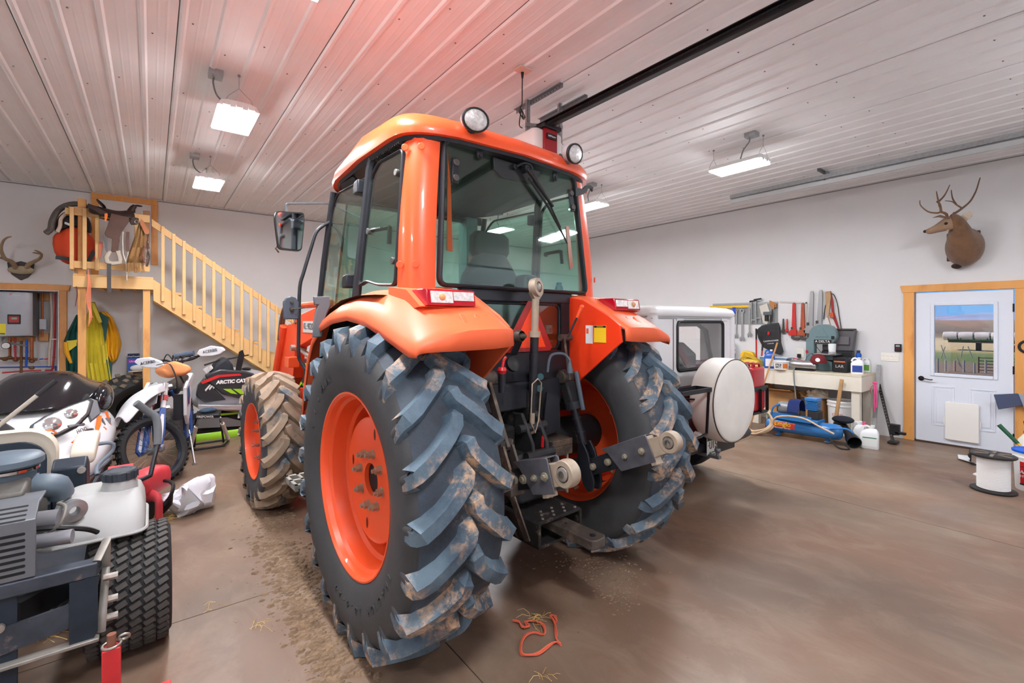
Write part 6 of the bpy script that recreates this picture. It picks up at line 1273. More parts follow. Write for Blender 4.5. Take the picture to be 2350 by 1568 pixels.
G().lathe([(0,.382),(.03,.382),(.03,.41),(.022,.415),(.022,.43),(.03,.432),(.03,.44),(0,.44)],16,Matrix.Translation((.0,-.03,0))).obj('spout_cap',mat('spout cream',(200,196,170),.5),pl2)
G().lathe([(.1405,.06),(.1462,.285)],14,None,R(-135),R(-45)).obj('red_label',mat('oil label red',(190,16,24),.4),pl2)
for a0,a1,z0,z1,m_ in ((-135,-45,.235,.24,BLACKP),(-135,-45,.06,.075,BLACKP)): G().lathe([(.1455,z0),(.1457,z1)],14,None,R(a0),R(a1)).obj('label_rule',m_,pl2)
for body,ang,z,sz_ in (('AW-46',-128,.185,.045),('HYDRAULIC',-128,.145,.036)):
    for k,ch in enumerate(body):
        a=R(ang+k*(10 if len(body)<7 else 8)); c=Vector((.1475*math.cos(a),.1475*math.sin(a),z)); text('label_lettering',ch,sz_,plane(c,(-math.sin(a),math.cos(a),0),(0,0,1)),WHITEP,pl2)
a=R(-108); G().lathe([(0,0),(.025,0)],16,frame((.1478*math.cos(a),.1478*math.sin(a),.262),(math.cos(a),math.sin(a),0))).obj('round_mark',mat('mark green',(40,140,70),.5),pl2)
sr=Vector((7.52,.50,0)); sy_=thing('pump_sprayer','white pump sprayer with a black handle standing by the door','sprayer',sr,-R(80))
G().lathe([(0,0),(.12,0),(.135,.02),(.138,.26),(.125,.36),(.085,.42),(.06,.44)],28).obj('tank',mat('sprayer tank',(230,230,222),.45),sy_,smooth=True); G().lathe([(.075,.425),(.085,.43),(.085,.455),(.04,.47),(.02,.475)],20).obj('collar',BLACKP,sy_)
G().tube([(-.06,0,.47),(-.075,0,.56),(-.06,0,.585),(.06,0,.585),(.075,0,.56),(.06,0,.47)],.012,8).obj('pump_handle',BLACKP,sy_); G().lathe([(.1365,.10),(.1385,.19)],10,None,R(-130),R(-60)).obj('pink_label',mat('pink label',(240,150,140),.5),sy_); G().ell((.08,-.06,.40),(.02,.02,.025),8,6).obj('valve',BLACKP,sy_)
a=WX(2292,975,7.16); b=WX(2350,1032,7.14); d=(b-a).normalized(); ax0=a; t=thing('garden_tool','green gripped yellow tool handle leaning by the blue-lidded pail','garden tool',Vector((6.93,b.y-.2,0)),world=True)
e_=b+d*.35; e_.z=max(e_.z,.05); G().cyl(a,a+d*.22,.021,12,.018).obj('grip',mat('grip green',(30,84,56),.6),t); G().cyl(a+d*.22,b+d*.25,.014,10).obj('shaft',mat('shaft yellow',(230,180,40),.45),t)
f_=b+d*.25; G().cyl(f_,Vector((f_.x-.02,f_.y-.14,.0)),.013,10).obj('lower_shaft',MAT['shaft yellow'],t)
t=thing('dust_pan','slate blue dustpan hung on the door casing','dustpan',WX(2320,925,8.27)); NB=mat('slate blue plastic',(70,78,106),.5); M=plane((0,0,0),(.35,-.94,0),(0,.12,1))
G().prism([(-.15,.09),(.06,.12),(.10,-.02),(-.11,-.09)],-.01,.012,M).obj('pan',NB,t,bevel=.006); G().prism([(.06,.12),(.14,.10),(.20,-.20),(.16,-.22),(.10,-.02)],-.03,.02,M).obj('back_wall',mat('slate grey plastic',(150,156,170),.5),t,bevel=.006); G().cyl((-.01,-.12,.02),(-.03,-.20,-.02),.012,8).obj('peg',BLACKM,t)
hkk=WX(2350,796,8.34); t=thing('wall_hook_coil','black rubber coil hanging on the door casing','coil',hkk); G().lathe([(.07+.014*math.cos(a),.014*math.sin(a)) for a in [2*PI*i/8 for i in range(9)]],24,frame((0,-.03,0),(1,0,0))).obj('ring',DARKRUB,t)
# caster plate, scraps on the floor
cp0=WZ(2235,1062,0); t=thing('caster_board','white board with casters lying upside down near the spool','dolly',(cp0.x,cp0.y,0),R(20)); G().prism([(-.22,-.03),(-.02,-.14),(.22,-.12),(.2,.1),(.02,.13)],.02,.032,ax='z').obj('board',mat('white board',(222,228,230),.5),t,bevel=.003)
for x,y in ((-.10,.03),(.13,-.03)):
    c=G().cbox((x,y,.036),(.09,.07,.008)).cbox((x-.03,y,.075),(.006,.04,.08)).cbox((x+.03,y,.075),(.006,.04,.08)).obj('caster_fork',CHROME,t); G().cyl((x-.025,y,.095),(x+.025,y,.095),.04,16).obj('caster_wheel',BLACKP,c)
for k in range(2): G().box(-.15+.2*k,-.10+.2*k,-.05,.05,0,.02).obj('spacer',DARKRUB,t)
p=WZ(2246,1090,0); G().prism([(-.09,-.02),(.06,-.05),(.1,.01),(-.04,.04)],0,.012,Matrix.Translation(p)).obj('paper_scrap',WHITEP,label='small white scrap lying beside the cord spool',cat='scrap')
p=WZ(2275,1035,0); t=thing('utility_knife','orange tipped utility knife on the floor at the door sill','knife',Vector((7.7,.86,0))); G().cbox((0,0,.012),(.13,.025,.02)).obj('handle',BLACKP,t,bevel=.004); G().cbox((-.08,0,.012),(.04,.026,.021)).obj('tip',mat('tip orange',(226,96,50),.5),t,bevel=.004)
def wob(v): x,y,z=v; return Vector((math.sin(y*1.7+1.3*math.sin(z*1.1+x*.6)),math.sin(z*1.9+1.2*math.sin(x*1.3+y*.5)),math.sin(x*1.6+1.4*math.sin(y*1.2+z*.7))))
# ================================================================== loft platform and staircase
def CP(px,py,d):
    x=(px-CX)/F*d; return Vector((x*CS+d*SN,-x*SN+d*CS,CH-(py-CY)/F*d))
PY=8.8
pf=thing('loft_platform','pale lumber loft platform on square posts under the ceiling hatch','platform',(-.4,9.3,0),world=True)
for x,y,z1 in ((-.77,PY+.045,3.37),(-.06,PY+.045,2.15)): G().box(x-.043,x+.043,y-.043,y+.043,0,z1).obj('post',mat('post pine',(224,166,98),.5,var=.12,vs=5,col2=(196,122,60),mixs=6,lo=.55,hi=.75,stretch=(1,1,.3)),pf,bevel=.005)
G().box(-.10,-.02,PY-.02,PY+.06,2.75,3.30).obj('upper_post',mat('dark post pine',(150,104,70),.6,var=.1,vs=6),pf,bevel=.004)
G().box(-.86,.02,PY-.04,PY,2.125,2.285).obj('rim_board',LUMB,pf,bevel=.004)
for x in (-.86,-.02): G().box(x,x+.04,PY,YA-.002,2.125,2.285).obj('side_joist',LUMB,pf,bevel=.003)
for k in range(3): G().box(-.62+.2*k,-.58+.2*k,PY,YA-.002,2.13,2.26).obj('joist',LUMB,pf,bevel=.003)
for k in range(7): G().box(-.86,.02,PY+.0+.143*k+.003,PY+.0+.143*(k+1)-.003,2.286,2.315).obj('deck_board',LUMB,pf,bevel=.003)
G().box(-.86,-.02,PY-.05,PY-.012,2.39,2.49).obj('lower_rail',LUMB,pf,bevel=.004)
G().box(-.90,-.02,PY-.05,PY-.012,3.12,3.23).obj('top_rail',LUMB,pf,bevel=.004)
for x in (-.885,-.755,-.625,-.20): G().box(x,x+.042,PY-.092,PY-.052,2.37,3.22).obj('baluster',LUMB,pf,bevel=.003)
for y in (9.0,9.3,9.6): G().box(-.895,-.858,y,y+.042,2.37,3.2).obj('baluster',LUMB,pf,bevel=.003)
G().box(-.935,-.897,PY-.05,YA-.002,3.12,3.21).obj('top_rail',LUMB,pf,bevel=.004)
st_=thing('staircase','pale pine staircase with square balusters descending along the back wall','staircase',(1.3,9.3,0),world=True)
SL=-.748; zt=lambda X:2.175+SL*(X-.163)
def stringer(y0,y1):
    X1=2.62; G().prism([(0.02,zt(.02)),(.02,zt(.02)-.315),(X1-.05,0),(X1+.35,0),(X1+.32,zt(X1+.32))],y0,y1,ax='y').obj('stringer',LUMB,st_,bevel=.003)
stringer(PY,PY+.04); stringer(YA-.06,YA-.02)
for k in range(10):
    X=.10+.262*k; z=2.10-.196*k; 
    if z>.1: G().box(X,X+.27,PY+.041,YA-.061,z-.04,z).obj('tread',LUMB,st_,bevel=.004)
hz=lambda X:3.176+SL*(X-.02)
G().prism([(.0,hz(0)+.0),(2.55,hz(2.55)),(2.55,hz(2.55)-.11),(.0,hz(0)-.11)],PY-.005,PY+.035,ax='y').obj('hand_rail',LUMB,st_,bevel=.003)
for zx in (130,225,315,405,490,575,660,742,820,902,978,1052,1125,1196,1268,1340):
    X=WY(340+zx/3.824,700,PY-.02).x; G().box(X-.021,X+.021,PY-.046,PY-.006,zt(X)-.24,hz(X)+.0).obj('baluster',LUMB,st_,bevel=.003)
G().box(2.48,2.57,PY-.01,PY+.08,0,hz(2.5)+.05).obj('newel_post',LUMB,st_,bevel=.004)
lf=thing('trim_4',None,None,(-.33,YA,3.1),kind='structure',world=True)
for x0,x1,z0,z1 in ((-.75,.085,H-.11,H-.02),(-.75,-.66,2.31,H-.11),(-.005,.085,2.60,H-.11)): G().box(x0,x1,YA-.03,YA-.001,z0,z1).obj('casing_board',PINE,lf,bevel=.004)
G().box(-.66,-.005,YA-.012,YA-.0015,2.32,H-.11).obj('hatch_panel',WHITE,lf,smooth=False)
tc_=thing('trim_5',None,None,(-1.5,YA,1),kind='structure',world=True)
G().prism([(CL0-.1,CLT),(CL1+.11,CLT),(CL1+.125,CLT+.09),(CL0-.1,CLT+.09)],YA-.032,YA-.001,ax='y').obj('head_board',PINE,tc_,bevel=.004)
G().box(CL1+.002,CL1+.085,YA-.028,YA-.001,0,CLT).obj('casing_board',PINE,tc_,bevel=.004)
G().box(CL0-.1,CL0-.002,YA-.028,YA-.001,0,CLT).obj('casing_board',PINE,tc_,bevel=.004)
G().box(CL1-.012,CL1,YA-.03,YA+.16,0,CLT).box(CL0,CL1-.012,YA-.03,YA+.16,CLT-.012,CLT).obj('jamb_strip',WHITE,tc_,smooth=False)
# ------------------------------------------------------------------ saddle, blanket bag, tack on the rail
LEA=mat('dark saddle leather',(50,32,26),.45,var=.2,vs=8,bump=.15,bs=50); LEB=mat('brown saddle leather',(86,58,46),.5,var=.15,vs=9,bump=.15,bs=40); LET2=mat('tan chap leather',(142,106,64),.85,var=.15,vs=8,bump=.2,bs=30)
def Y3(zx,zy,y): return WY(zx/3.92,400+zy/3.92,y)
def polyplate(g,pts,y,th,bulge=0):
    ps=[Y3(a,b,y) for a,b in pts]; g.prism([(p.x,p.z) for p in ps],y-th/2,y+th/2,ax='y'); return g
sd_=thing('western_saddle','dark brown western saddle slung over the platform rail','saddle',Y3(1050,330,8.75),world=True)
ys=8.74
seat=[(790,262,.10),(850,285,.16),(930,300,.20),(1010,325,.19),(1090,335,.17),(1160,320,.15),(1220,345,.13)]
rows=[]
for zx,zy,hw in seat:
    p=Y3(zx,zy,ys); rows.append([p+Vector((0,-hw,-.16)),p+Vector((0,-hw*.8,-.05)),p+Vector((0,-hw*.4,.0)),p+Vector((0,hw*.4,0)),p+Vector((0,hw*.8,-.05)),p+Vector((0,hw,-.16)),p+Vector((0,hw*.7,-.12)),p+Vector((0,-hw*.7,-.12))])
G().rings(rows).obj('seat',LEA,sd_,sub=2)
c=Y3(900,250,ys); G().rings([ringp(Y3(865,225,ys),(1,0,-.6),.10,.012),ringp(Y3(905,265,ys),(1,0,-.8),.17,.02),ringp(Y3(960,310,ys),(1,0,-.3),.18,.015)]).obj('cantle',LEA,sd_,sub=1)
hp=Y3(1215,300,ys); G().tube([Y3(1180,335,ys),Y3(1195,300,ys),Y3(1215,285,ys)],[.05,.035,.03],12).obj('pommel',LEA,sd_); G().ell(Y3(1245,285,ys),(.05,.05,.012),16,8).obj('horn_cap',LEA,sd_)
yf=8.53
G().prism([(p.x,p.z) for p in [Y3(*q,yf) for q in ((1000,350),(1160,390),(1165,420),(1095,520),(1075,570),(1075,600),(1060,700),(1000,700),(1010,580),(960,565),(940,535),(965,470))]],yf-.012,yf+.012,ax='y').obj('fender',LEB,sd_,bevel=.006)
G().tube([Y3(985,690,yf),Y3(955,750,yf),Y3(965,790,yf),Y3(1010,805,yf),Y3(1080,795,yf),Y3(1080,750,yf),Y3(1060,690,yf)],.018,8,flat=(1,1.6)).obj('stirrup',mat('stirrup rawhide',(176,164,148),.6),sd_)
G().prism([(p.x,p.z) for p in [Y3(*q,yf-.02) for q in ((790,260),(870,290),(960,340),(975,360),(900,365),(850,330),(790,300))]],yf-.02,yf+.03,ax='y').obj('skirt',LEA,sd_,bevel=.008)
G().prism([(p.x,p.z) for p in [Y3(*q,yf) for q in ((1190,380),(1250,400),(1240,450),(1180,455),(1165,430))]],yf-.02,yf+.03,ax='y').obj('front_skirt',LEA,sd_,bevel=.008)
G().lathe([(.022+.006*math.cos(a),.006*math.sin(a)) for a in [2*PI*i/8 for i in range(9)]],16,frame(Y3(1230,430,yf-.03),(0,1,0))).obj('cinch_ring',CHROME,sd_)
G().prism([(p.x,p.z) for p in [Y3(*q,yf-.03) for q in ((960,805),(1000,805),(1000,1010),(1005,1060),(965,1060),(962,1010))]],yf-.035,yf-.02,ax='y').obj('cinch_strap',mat('dark strap',(70,66,66),.6),sd_)
G().prism([(p.x,p.z) for p in [Y3(*q,yf-.02) for q in ((925,560),(965,560),(972,700),(950,690))]],yf-.03,yf-.02,ax='y').obj('latigo',mat('grey strap',(96,94,96),.7),sd_)
for zx in (1105,1150):
    G().tube([Y3(zx,520,yf-.01),Y3(zx-2,620,yf-.02),Y3(zx+2,720,yf-.02),Y3(1135,800,yf-.02),Y3(1140,900,yf-.02),Y3(1140,955,yf-.02)],.013,8,flat=(1,.5)).obj('cotton_cinch',mat('white webbing',(220,212,200),.8),sd_)
G().prism([(p.x,p.z) for p in [Y3(*q,yf-.03) for q in ((1132,520),(1165,520),(1162,690),(1148,700),(1130,690))]],yf-.045,yf-.03,ax='y').obj('tan_strap',LEB,sd_)
G().prism([(p.x,p.z) for p in [Y3(*q,yf-.03) for q in ((940,355),(965,350),(970,370),(955,425),(942,420))]],yf-.03,yf-.02,ax='y').obj('orange_tag',mat('tag orange',(240,120,40),.5),sd_)
ch=thing('leather_chaps','fringed tan leather chaps hanging from the rail beside the saddle','chaps',Y3(1230,650,8.5),world=True); yc=8.50
rows=[]
for k,(l,r,z) in enumerate(((1250,1295,440),(1215,1300,560),(1180,1300,660),(1150,1300,740),(1140,1300,800))):
    rows.append([Y3(l+(r-l)*j/8,z,yc+.02*math.sin(j*1.9+k)) for j in range(9)])
G().grid(rows).obj('chap_panel',LET2,ch,smooth=True,solid=.01)
for k in range(16): a=Y3(1142+10*k,795,yc-.01); G().tube([a,a+Vector((.006*math.sin(k*2),-.01,-.06)),a+Vector((.01*math.sin(k*3),-.012,-.13-.02*math.sin(k)))],.006,5).obj('fringe',LET2,ch)
ob=Y3(1290,450,8.46); G().prism([(p.x,p.z) for p in [Y3(*q,8.46) for q in ((1265,400),(1290,420),(1345,520),(1330,550),(1300,530),(1262,450))]],8.45,8.47,ax='y').obj('shoulder_strap',mat('orange brown strap',(166,100,58),.6),ch)
br_=thing('bridle','dark leather bridle with metal bits hanging from the platform post','bridle',Y3(1330,600,8.45),world=True)
for k in range(3): G().tube(spline([Y3(1320+10*k,540,8.45),Y3(1335-8*k,640,8.44),Y3(1320+12*k,740,8.45),Y3(1315+6*k,830,8.44)],5),.011,6,flat=(1,.5)).obj('strap',mat('bridle leather',(84,66,56),.6),br_)
for k in range(3): G().lathe([(.016+.004*math.cos(a),.004*math.sin(a)) for a in [2*PI*i/8 for i in range(9)]],12,frame(Y3(1345-10*k,610+70*k,8.43),(0,1,0))).obj('bit_ring',CHROME,br_)
for k in range(2): G().tube(spline([Y3(1285,640+15*k,8.44),Y3(1300,660,8.43),Y3(1280,720,8.43),Y3(1300,770+30*k,8.44)],5),.009,6).obj('rope',mat('red brown rope',(120,70,52),.8),br_)
bg=thing('orange_pack_bag','orange and black pack bag hanging over the platform rail','bag',Y3(560,600,8.98),world=True); OB=mat('orange canvas',(206,70,34),.75,var=.08,vs=5,bump=.15,bs=14); yb_=8.98
def bagshape(pts,th,m,nm,par,y):
    ps=[Y3(*q,y) for q in pts]; c=sum(ps,Vector())/len(ps); k=len(ps)
    rows=[[c+(p-c)*s+Vector((0,dy,0)) for p in ps] for s,dy in ((.72,-th),(.93,-th*.7),(1,0),(.93,th*.7),(.72,th))]
    return G().rings(rows).obj(nm,m,par,sub=1)
b1=bagshape(((460,540),(520,530),(560,500),(640,465),(760,480),(830,560),(900,640),(905,720),(850,800),(640,830),(560,800),(470,720)),.14,OB,'bag_body',bg,yb_)
bagshape(((470,540),(490,420),(560,340),(640,320),(780,350),(830,440),(840,560),(760,500),(640,470),(560,520)),.12,mat('black nylon',(34,34,38),.6,bump=.2,bs=12),'bag_top',bg,yb_)
G().bar(Y3(500,748,yb_-.16),Y3(640,765,yb_-.16),.05,.01,up=(0,1,0)).obj('black_band',BLACKP,bg); G().bar(Y3(790,800,yb_-.15),Y3(850,690,yb_-.15),.05,.01,up=(0,1,0)).obj('black_band',BLACKP,bg)
for k in range(3): G().cbox(Y3(590+15*k,440+6*k,yb_-.14),(.02,.01,.03),ry=.3*k).obj('white_mark',WHITEP,bg)
G().prism([(p.x,p.z) for p in [Y3(*q,8.70) for q in ((890,610),(925,615),(925,650),(905,750),(890,760))]],8.69,8.71,ax='y').obj('pale_orange_flap',mat('pale orange',(214,120,92),.7),bg)
hp_=thing('horse_collar','curved dark horse collar hooked over the platform rail','collar',Y3(540,400,8.85),world=True)
G().tube(spline([Y3(405,535,8.85),Y3(455,495,8.85),Y3(470,420,8.85),Y3(520,330,8.85),Y3(600,280,8.85),Y3(700,268,8.85),Y3(790,300,8.85)],5),[.018]+[.036]*29+[.03],8).obj('collar_roll',mat('aged leather',(84,78,72),.7,var=.2,vs=12),hp_)
G().tube(spline([Y3(515,520,8.82),Y3(540,470,8.82),Y3(550,400,8.82),Y3(600,350,8.82),Y3(640,330,8.82)],5),.022,8).obj('pale_pad',mat('pale felt',(196,178,160),.9),hp_)
tw=thing('orange_twine','frayed orange baling twine hanging from the platform','twine',Y3(800,1000,8.72),world=True); TWM=mat('baling twine orange',(232,140,104),.85)
for k in range(5): G().tube(spline([Y3(795,860,8.74),Y3(800+6*k-10,1000,8.70),Y3(790+10*k-15,1120,8.70),Y3(815+5*k-12,1250,8.70),Y3(815+10*k-20,1370-20*k,8.70)],5),.0045,5).obj('strand',TWM,tw)
t=thing('thin_cord','short dark red cord hanging below the platform edge','cord',Y3(685,1080,8.72),world=True); G().tube(spline([Y3(688,1010,8.74),Y3(694,1080,8.72),Y3(685,1150,8.72),Y3(678,1190,8.72)],4),.007,6).obj('cord',mat('dark red cord',(110,66,58),.8),t)
# ------------------------------------------------------------------ antler plaque
ap=thing('antler_plaque','small deer antlers on a dark shield plaque on the back wall','antler mount',Y3(190,860,YA),world=True)
G().prism([(p.x,p.z) for p in [Y3(*q,YA) for q in ((68,792),(130,800),(190,783),(250,800),(312,798),(305,880),(255,930),(190,955),(110,905),(75,850))]],YA-.03,YA-.001,ax='y').obj('shield',mat('dark plaque wood',(58,50,46),.5),ap,bevel=.006)
G().rings([ringp(Y3(190,865,YA-.04),(0,-1,0),.155,.075),ringp(Y3(190,862,YA-.09),(0,-1,0),.14,.06),ringp(Y3(190,855,YA-.11),(0,-1,0),.09,.03)]).obj('skull_cap',mat('bone',(168,154,128),.7,var=.15,vs=12),ap,sub=1)
HN2=mat('pale antler',(150,128,100),.55,var=.25,vs=8)
def an2(pts,r0,r1,y1):
    k=len(pts); S=spline([Y3(a,b,YA-.08+(y1-(YA-.08))*i/(k-1)) for i,(a,b) in enumerate(pts)],5); n=len(S); G().tube(S,[r0+(r1-r0)*i/(n-1) for i in range(n)],10).obj('antler',HN2,ap)
an2([(140,850),(125,810),(90,780),(45,760),(18,710),(10,660),(30,600),(65,570),(100,562)],.034,.008,9.35); an2([(40,760),(-20,745)],.02,.01,9.45); an2([(240,845),(260,810),(310,785),(360,755),(372,720),(340,695),(312,685)],.032,.008,9.35); an2([(350,715),(320,708),(295,705)],.014,.006,9.38)
# ------------------------------------------------------------------ boiler closet
def Y4(zx,zy,y): return WY(zx/6.53,640+zy/6.53,y)
bo_=thing('wall_boiler','grey steel wall boiler with a black and red control panel in the closet','boiler',(-1.75,10.1,1.45),world=True)
BST=mat('brushed boiler steel',(138,138,142),.32,.8,var=.08,vs=4); y0=9.92
a=Y4(0,200,y0); bL=-2.02; bR=Y4(515,200,y0).x; bT=Y4(300,200,y0).z; bB=Y4(300,855,y0).z
sec=[(bL,y0+.03),(bL+.08,y0),(bR-.08,y0),(bR-.02,y0+.02),(bR,y0+.06),(bR,y0+.38),(bL,y0+.38)]
G().prism(sec,bB,bT,ax='z').obj('casing',BST,bo_,smooth=True)
p=[Y4(*q,y0) for q in ((112,535),(312,535),(312,680),(112,680))]; cb_=G().box(p[0].x,p[1].x,y0-.012,y0+.001,p[2].z,p[0].z).obj('control_bezel',BLACKP,bo_,bevel=.008)
p=[Y4(*q,y0) for q in ((135,565),(288,565),(288,655),(135,655))]; G().box(p[0].x,p[1].x,y0-.015,y0-.012,p[2].z,p[0].z).obj('control_face',mat('panel red',(170,44,40),.4),cb_,smooth=False); p=[Y4(*q,y0) for q in ((175,580),(258,580),(258,610),(175,610))]; G().box(p[0].x,p[1].x,y0-.017,y0-.015,p[2].z,p[0].z).obj('display',mat('lcd grey',(150,160,140),.4),cb_,smooth=False)
for k in range(2): q=Y4(150+118*k,590,y0); G().cyl((q.x,y0-.015,q.z),(q.x,y0-.019,q.z),.008,8).obj('button',REDP,cb_)
p=[Y4(*q,y0) for q in ((-60,675),(88,675),(88,845),(-60,845))]; lb_=G().box(p[0].x,p[1].x,y0-.003,y0-.0005,p[2].z,p[0].z).obj('energy_label',mat('energy yellow',(238,222,50),.5),bo_,smooth=False); G().box(p[0].x+.01,p[1].x-.01,y0-.004,y0-.003,p[2].z+.01,p[2].z+.03).obj('label_band',mat('label band blue',(40,110,170),.5),lb_,smooth=False)
q=Y4(235,238,y0); text('badge','Lochinvar',.03,plane((q.x,y0-.002,q.z),(1,0,0),(0,0,1)),WHITEP,bo_); q=Y4(160,235,y0); G().box(q.x-.012,q.x+.012,y0-.002,y0-.0003,q.z-.012,q.z+.012).obj('badge_mark',REDP,bo_,smooth=False)
COP=mat('copper pipe',(170,100,66),.4,.8,var=.2,vs=12); PXR=mat('red pex',(184,40,52),.4); PXB=mat('blue pex',(30,84,180),.4); BRS=mat('tarnished brass',(120,84,56),.5,.6)
def pipe(nm,label,pts,r,m,y,g=None):
    t=thing(nm,label,'pipe',Y4(*pts[-1],y),world=True); P=[Y4(*p,y) for p in pts]; G().tube(P,r,10).obj('pipe',m,t)
    for p in P[1:-1]: G().ell(p,r*1.35,10,8).obj('elbow',m,t)
    return t
yp=10.12
pipe('copper_pipe','vertical copper pipe right of the boiler casing',[(635,210),(635,870)],.013,COP,yp); pipe('copper_pipe','copper pipe with a gauge below the boiler, left end',[(148,870),(148,1170),(0,1195)],.017,COP,yp)
pipe('copper_pipe','thick copper pipe dropping from under the boiler casing',[(475,870),(475,1190)],.020,COP,yp-.02); pipe('brown_drain_pipe','brown pipe running down between the red and blue tubes',[(318,930),(318,1420)],.016,BRS,yp-.02)
pipe('red_tube','short red tube bent below the boiler',[(228,880),(225,1020),(235,1215)],.012,PXR,yp-.04); pipe('blue_tube','thick blue tube below the boiler',[(397,900),(400,1100),(392,1310)],.015,PXB,yp-.04)
pipe('red_tube','tall red tube running up the closet side',[(828,215),(822,900),(805,1180),(790,1340),(770,1370),(675,1372)],.013,PXR,yp); pipe('white_tube','ivory tube beside the tall red tube',[(762,210),(780,600),(770,880),(745,1060),(740,1310)],.016,mat('ivory tube',(206,192,176),.5),yp)
pipe('blue_tube','long horizontal blue tube low in the closet',[(0,1330),(300,1325),(500,1320),(735,1318),(835,1320),(838,1420)],.011,PXB,yp+.02); pipe('red_tube','horizontal red tube under the blue one',[(30,1410),(300,1388),(620,1372)],.011,PXR,yp+.02)
mf=pipe('manifold_pipe','dark brass manifold pipe with valves crossing below the boiler',[(0,1195),(320,1190),(480,1200),(560,1210)],.02,BRS,yp)
for zx,zy in ((75,1205),(145,1185),(235,1215),(478,1235),(475,1335)): G().ell(Y4(zx,zy,yp-.02),(.035,.03,.028),10,8).obj('valve',BRS,mf)
for zx in (590,660): G().bar(Y4(zx,1207,yp),Y4(zx+60,1200,yp),.02,.02).obj('coupling',PXB if zx<600 else PXR,mf)
g=Y4(88,1003,yp-.1); ga=thing('pressure_gauge','round white pressure gauge under the boiler','gauge',g,world=True); G().lathe([(.0,.0),(.048,.0),(.052,.02),(.05,.03),(.0,.035)],20,frame(g+Vector((0,.03,0)),(0,-1,0))).obj('case',BLACKP,ga); G().lathe([(0,.0),(.043,0)],20,frame(g+Vector((0,-.006,0)),(0,-1,0))).obj('dial',WHITEP,ga); G().cyl(g+Vector((0,.03,0)),g+Vector((0,.13,-.02)),.012,8).obj('stem',BRS,ga)
wd_=thing('mounting_board','short pine mounting blocks on the closet wall behind the pipes','board',Y4(670,860,10.2),world=True)
for q in (((595,215),(735,330)),((580,820),(725,930)),((160,870),(520,935))): a,b=Y4(*q[0],10.22),Y4(*q[1],10.22); G().box(a.x,b.x,10.22,10.309,b.z,a.z).obj('block',PINE,wd_,bevel=.004)
for zz in ((740,905,850),): a,b=Y4(zz[0],zz[1],10.1),Y4(zz[2],zz[1],10.1); G().cyl(a,b,.01,8).obj('pipe_clip',WHITEP,wd_)
cbw=thing('control_wires','grey wires looping under the boiler','wires',Y4(300,960,yp-.08),world=True)
for k in range(3): G().tube(spline([Y4(30+20*k,880,yp-.06),Y4(40,950,yp-.08),Y4(180,960+12*k,yp-.08),Y4(320,985+8*k,yp-.08),Y4(400,1003+4*k,yp-.06)],5),.006,6).obj('wire',GREYC,cbw)
pan=thing('wall_actuator','small clear plumbing actuator beside the copper pipe','actuator',Y4(640,690,10.1),world=True); G().box(*(lambda a,b:(a.x,b.x))(Y4(590,590,10.08),Y4(700,590,10.08)),10.05,10.15,Y4(600,760,10.08).z,Y4(600,600,10.08).z).obj('case',mat('clear grey plastic',(196,204,212),.25,alpha=.7),pan,bevel=.01)
# ------------------------------------------------------------------ rain coats on the wall
def coat(name,label,outline,y,m,folds):
    t=thing(name,label,'coat',Y3(*outline[len(outline)//2][:2],y),world=True); rows=[]
    n=15
    for (zl,zr,zy) in outline: rows.append([Y3(zl+(zr-zl)*j/n,zy,y-.05*math.sin(PI*j/n)-.022*math.sin(j*folds+zy*.004)) for j in range(n+1)])
    G().grid(rows).obj('coat_body',m,t,smooth=True,solid=.012); return t
YC=mat('yellow rain coat',(206,188,52),.55,var=.08,vs=5); YO=mat('golden rain coat',(226,164,24),.5,var=.06,vs=5); DG=mat('dark green rain coat',(24,78,72),.6,var=.1,vs=5)
t=coat('green_rain_coat','dark green and gold rain coat hanging left of the platform post',[(690,720,1265),(610,760,1420),(578,780,1500),(600,780,1560),(595,780,1680),(600,760,1850)],9.72,DG,1.7)
G().tube([Y3(590,1510,9.66),Y3(600,1600,9.66),Y3(640,1700,9.66)],[.04,.05,.03],8,flat=(1,.6)).obj('gold_sleeve',YO,t); G().prism([(p.x,p.z) for p in [Y3(*q,9.66) for q in ((600,1500),(695,1490),(690,1540),(610,1600))]],9.65,9.66,ax='y').obj('yellow_cuff',YC,t)
t=coat('yellow_rain_coat','yellow hooded rain coat hanging on the back wall under the platform',[(820,850,1150),(790,890,1250),(770,945,1400),(760,960,1540),(770,975,1700),(790,1000,1850),(830,1010,1960)],9.62,YC,2.1)
G().prism([(p.x,p.z) for p in [Y3(*q,9.56) for q in ((820,1155),(850,1160),(920,1330),(890,1340),(850,1250))]],9.545,9.56,ax='y').obj('hood_flap',YC,t)
t=coat('golden_rain_coat','golden yellow rain coat with a green lining on the back wall',[(880,960,1240),(920,1010,1290),(940,1060,1400),(945,1090,1520),(950,1080,1600),(985,1060,1660),(1000,1030,1690)],9.68,YO,1.2)
G().prism([(p.x,p.z) for p in [Y3(*q,9.60) for q in ((895,1240),(980,1290),(948,1530),(910,1330))]],9.59,9.60,ax='y').obj('green_lining',DG,t); G().prism([(p.x,p.z) for p in [Y3(*q,9.62) for q in ((930,1650),(1010,1700),(1000,1950),(975,1940),(930,1760))]],9.61,9.62,ax='y').obj('green_panel',DG,t)
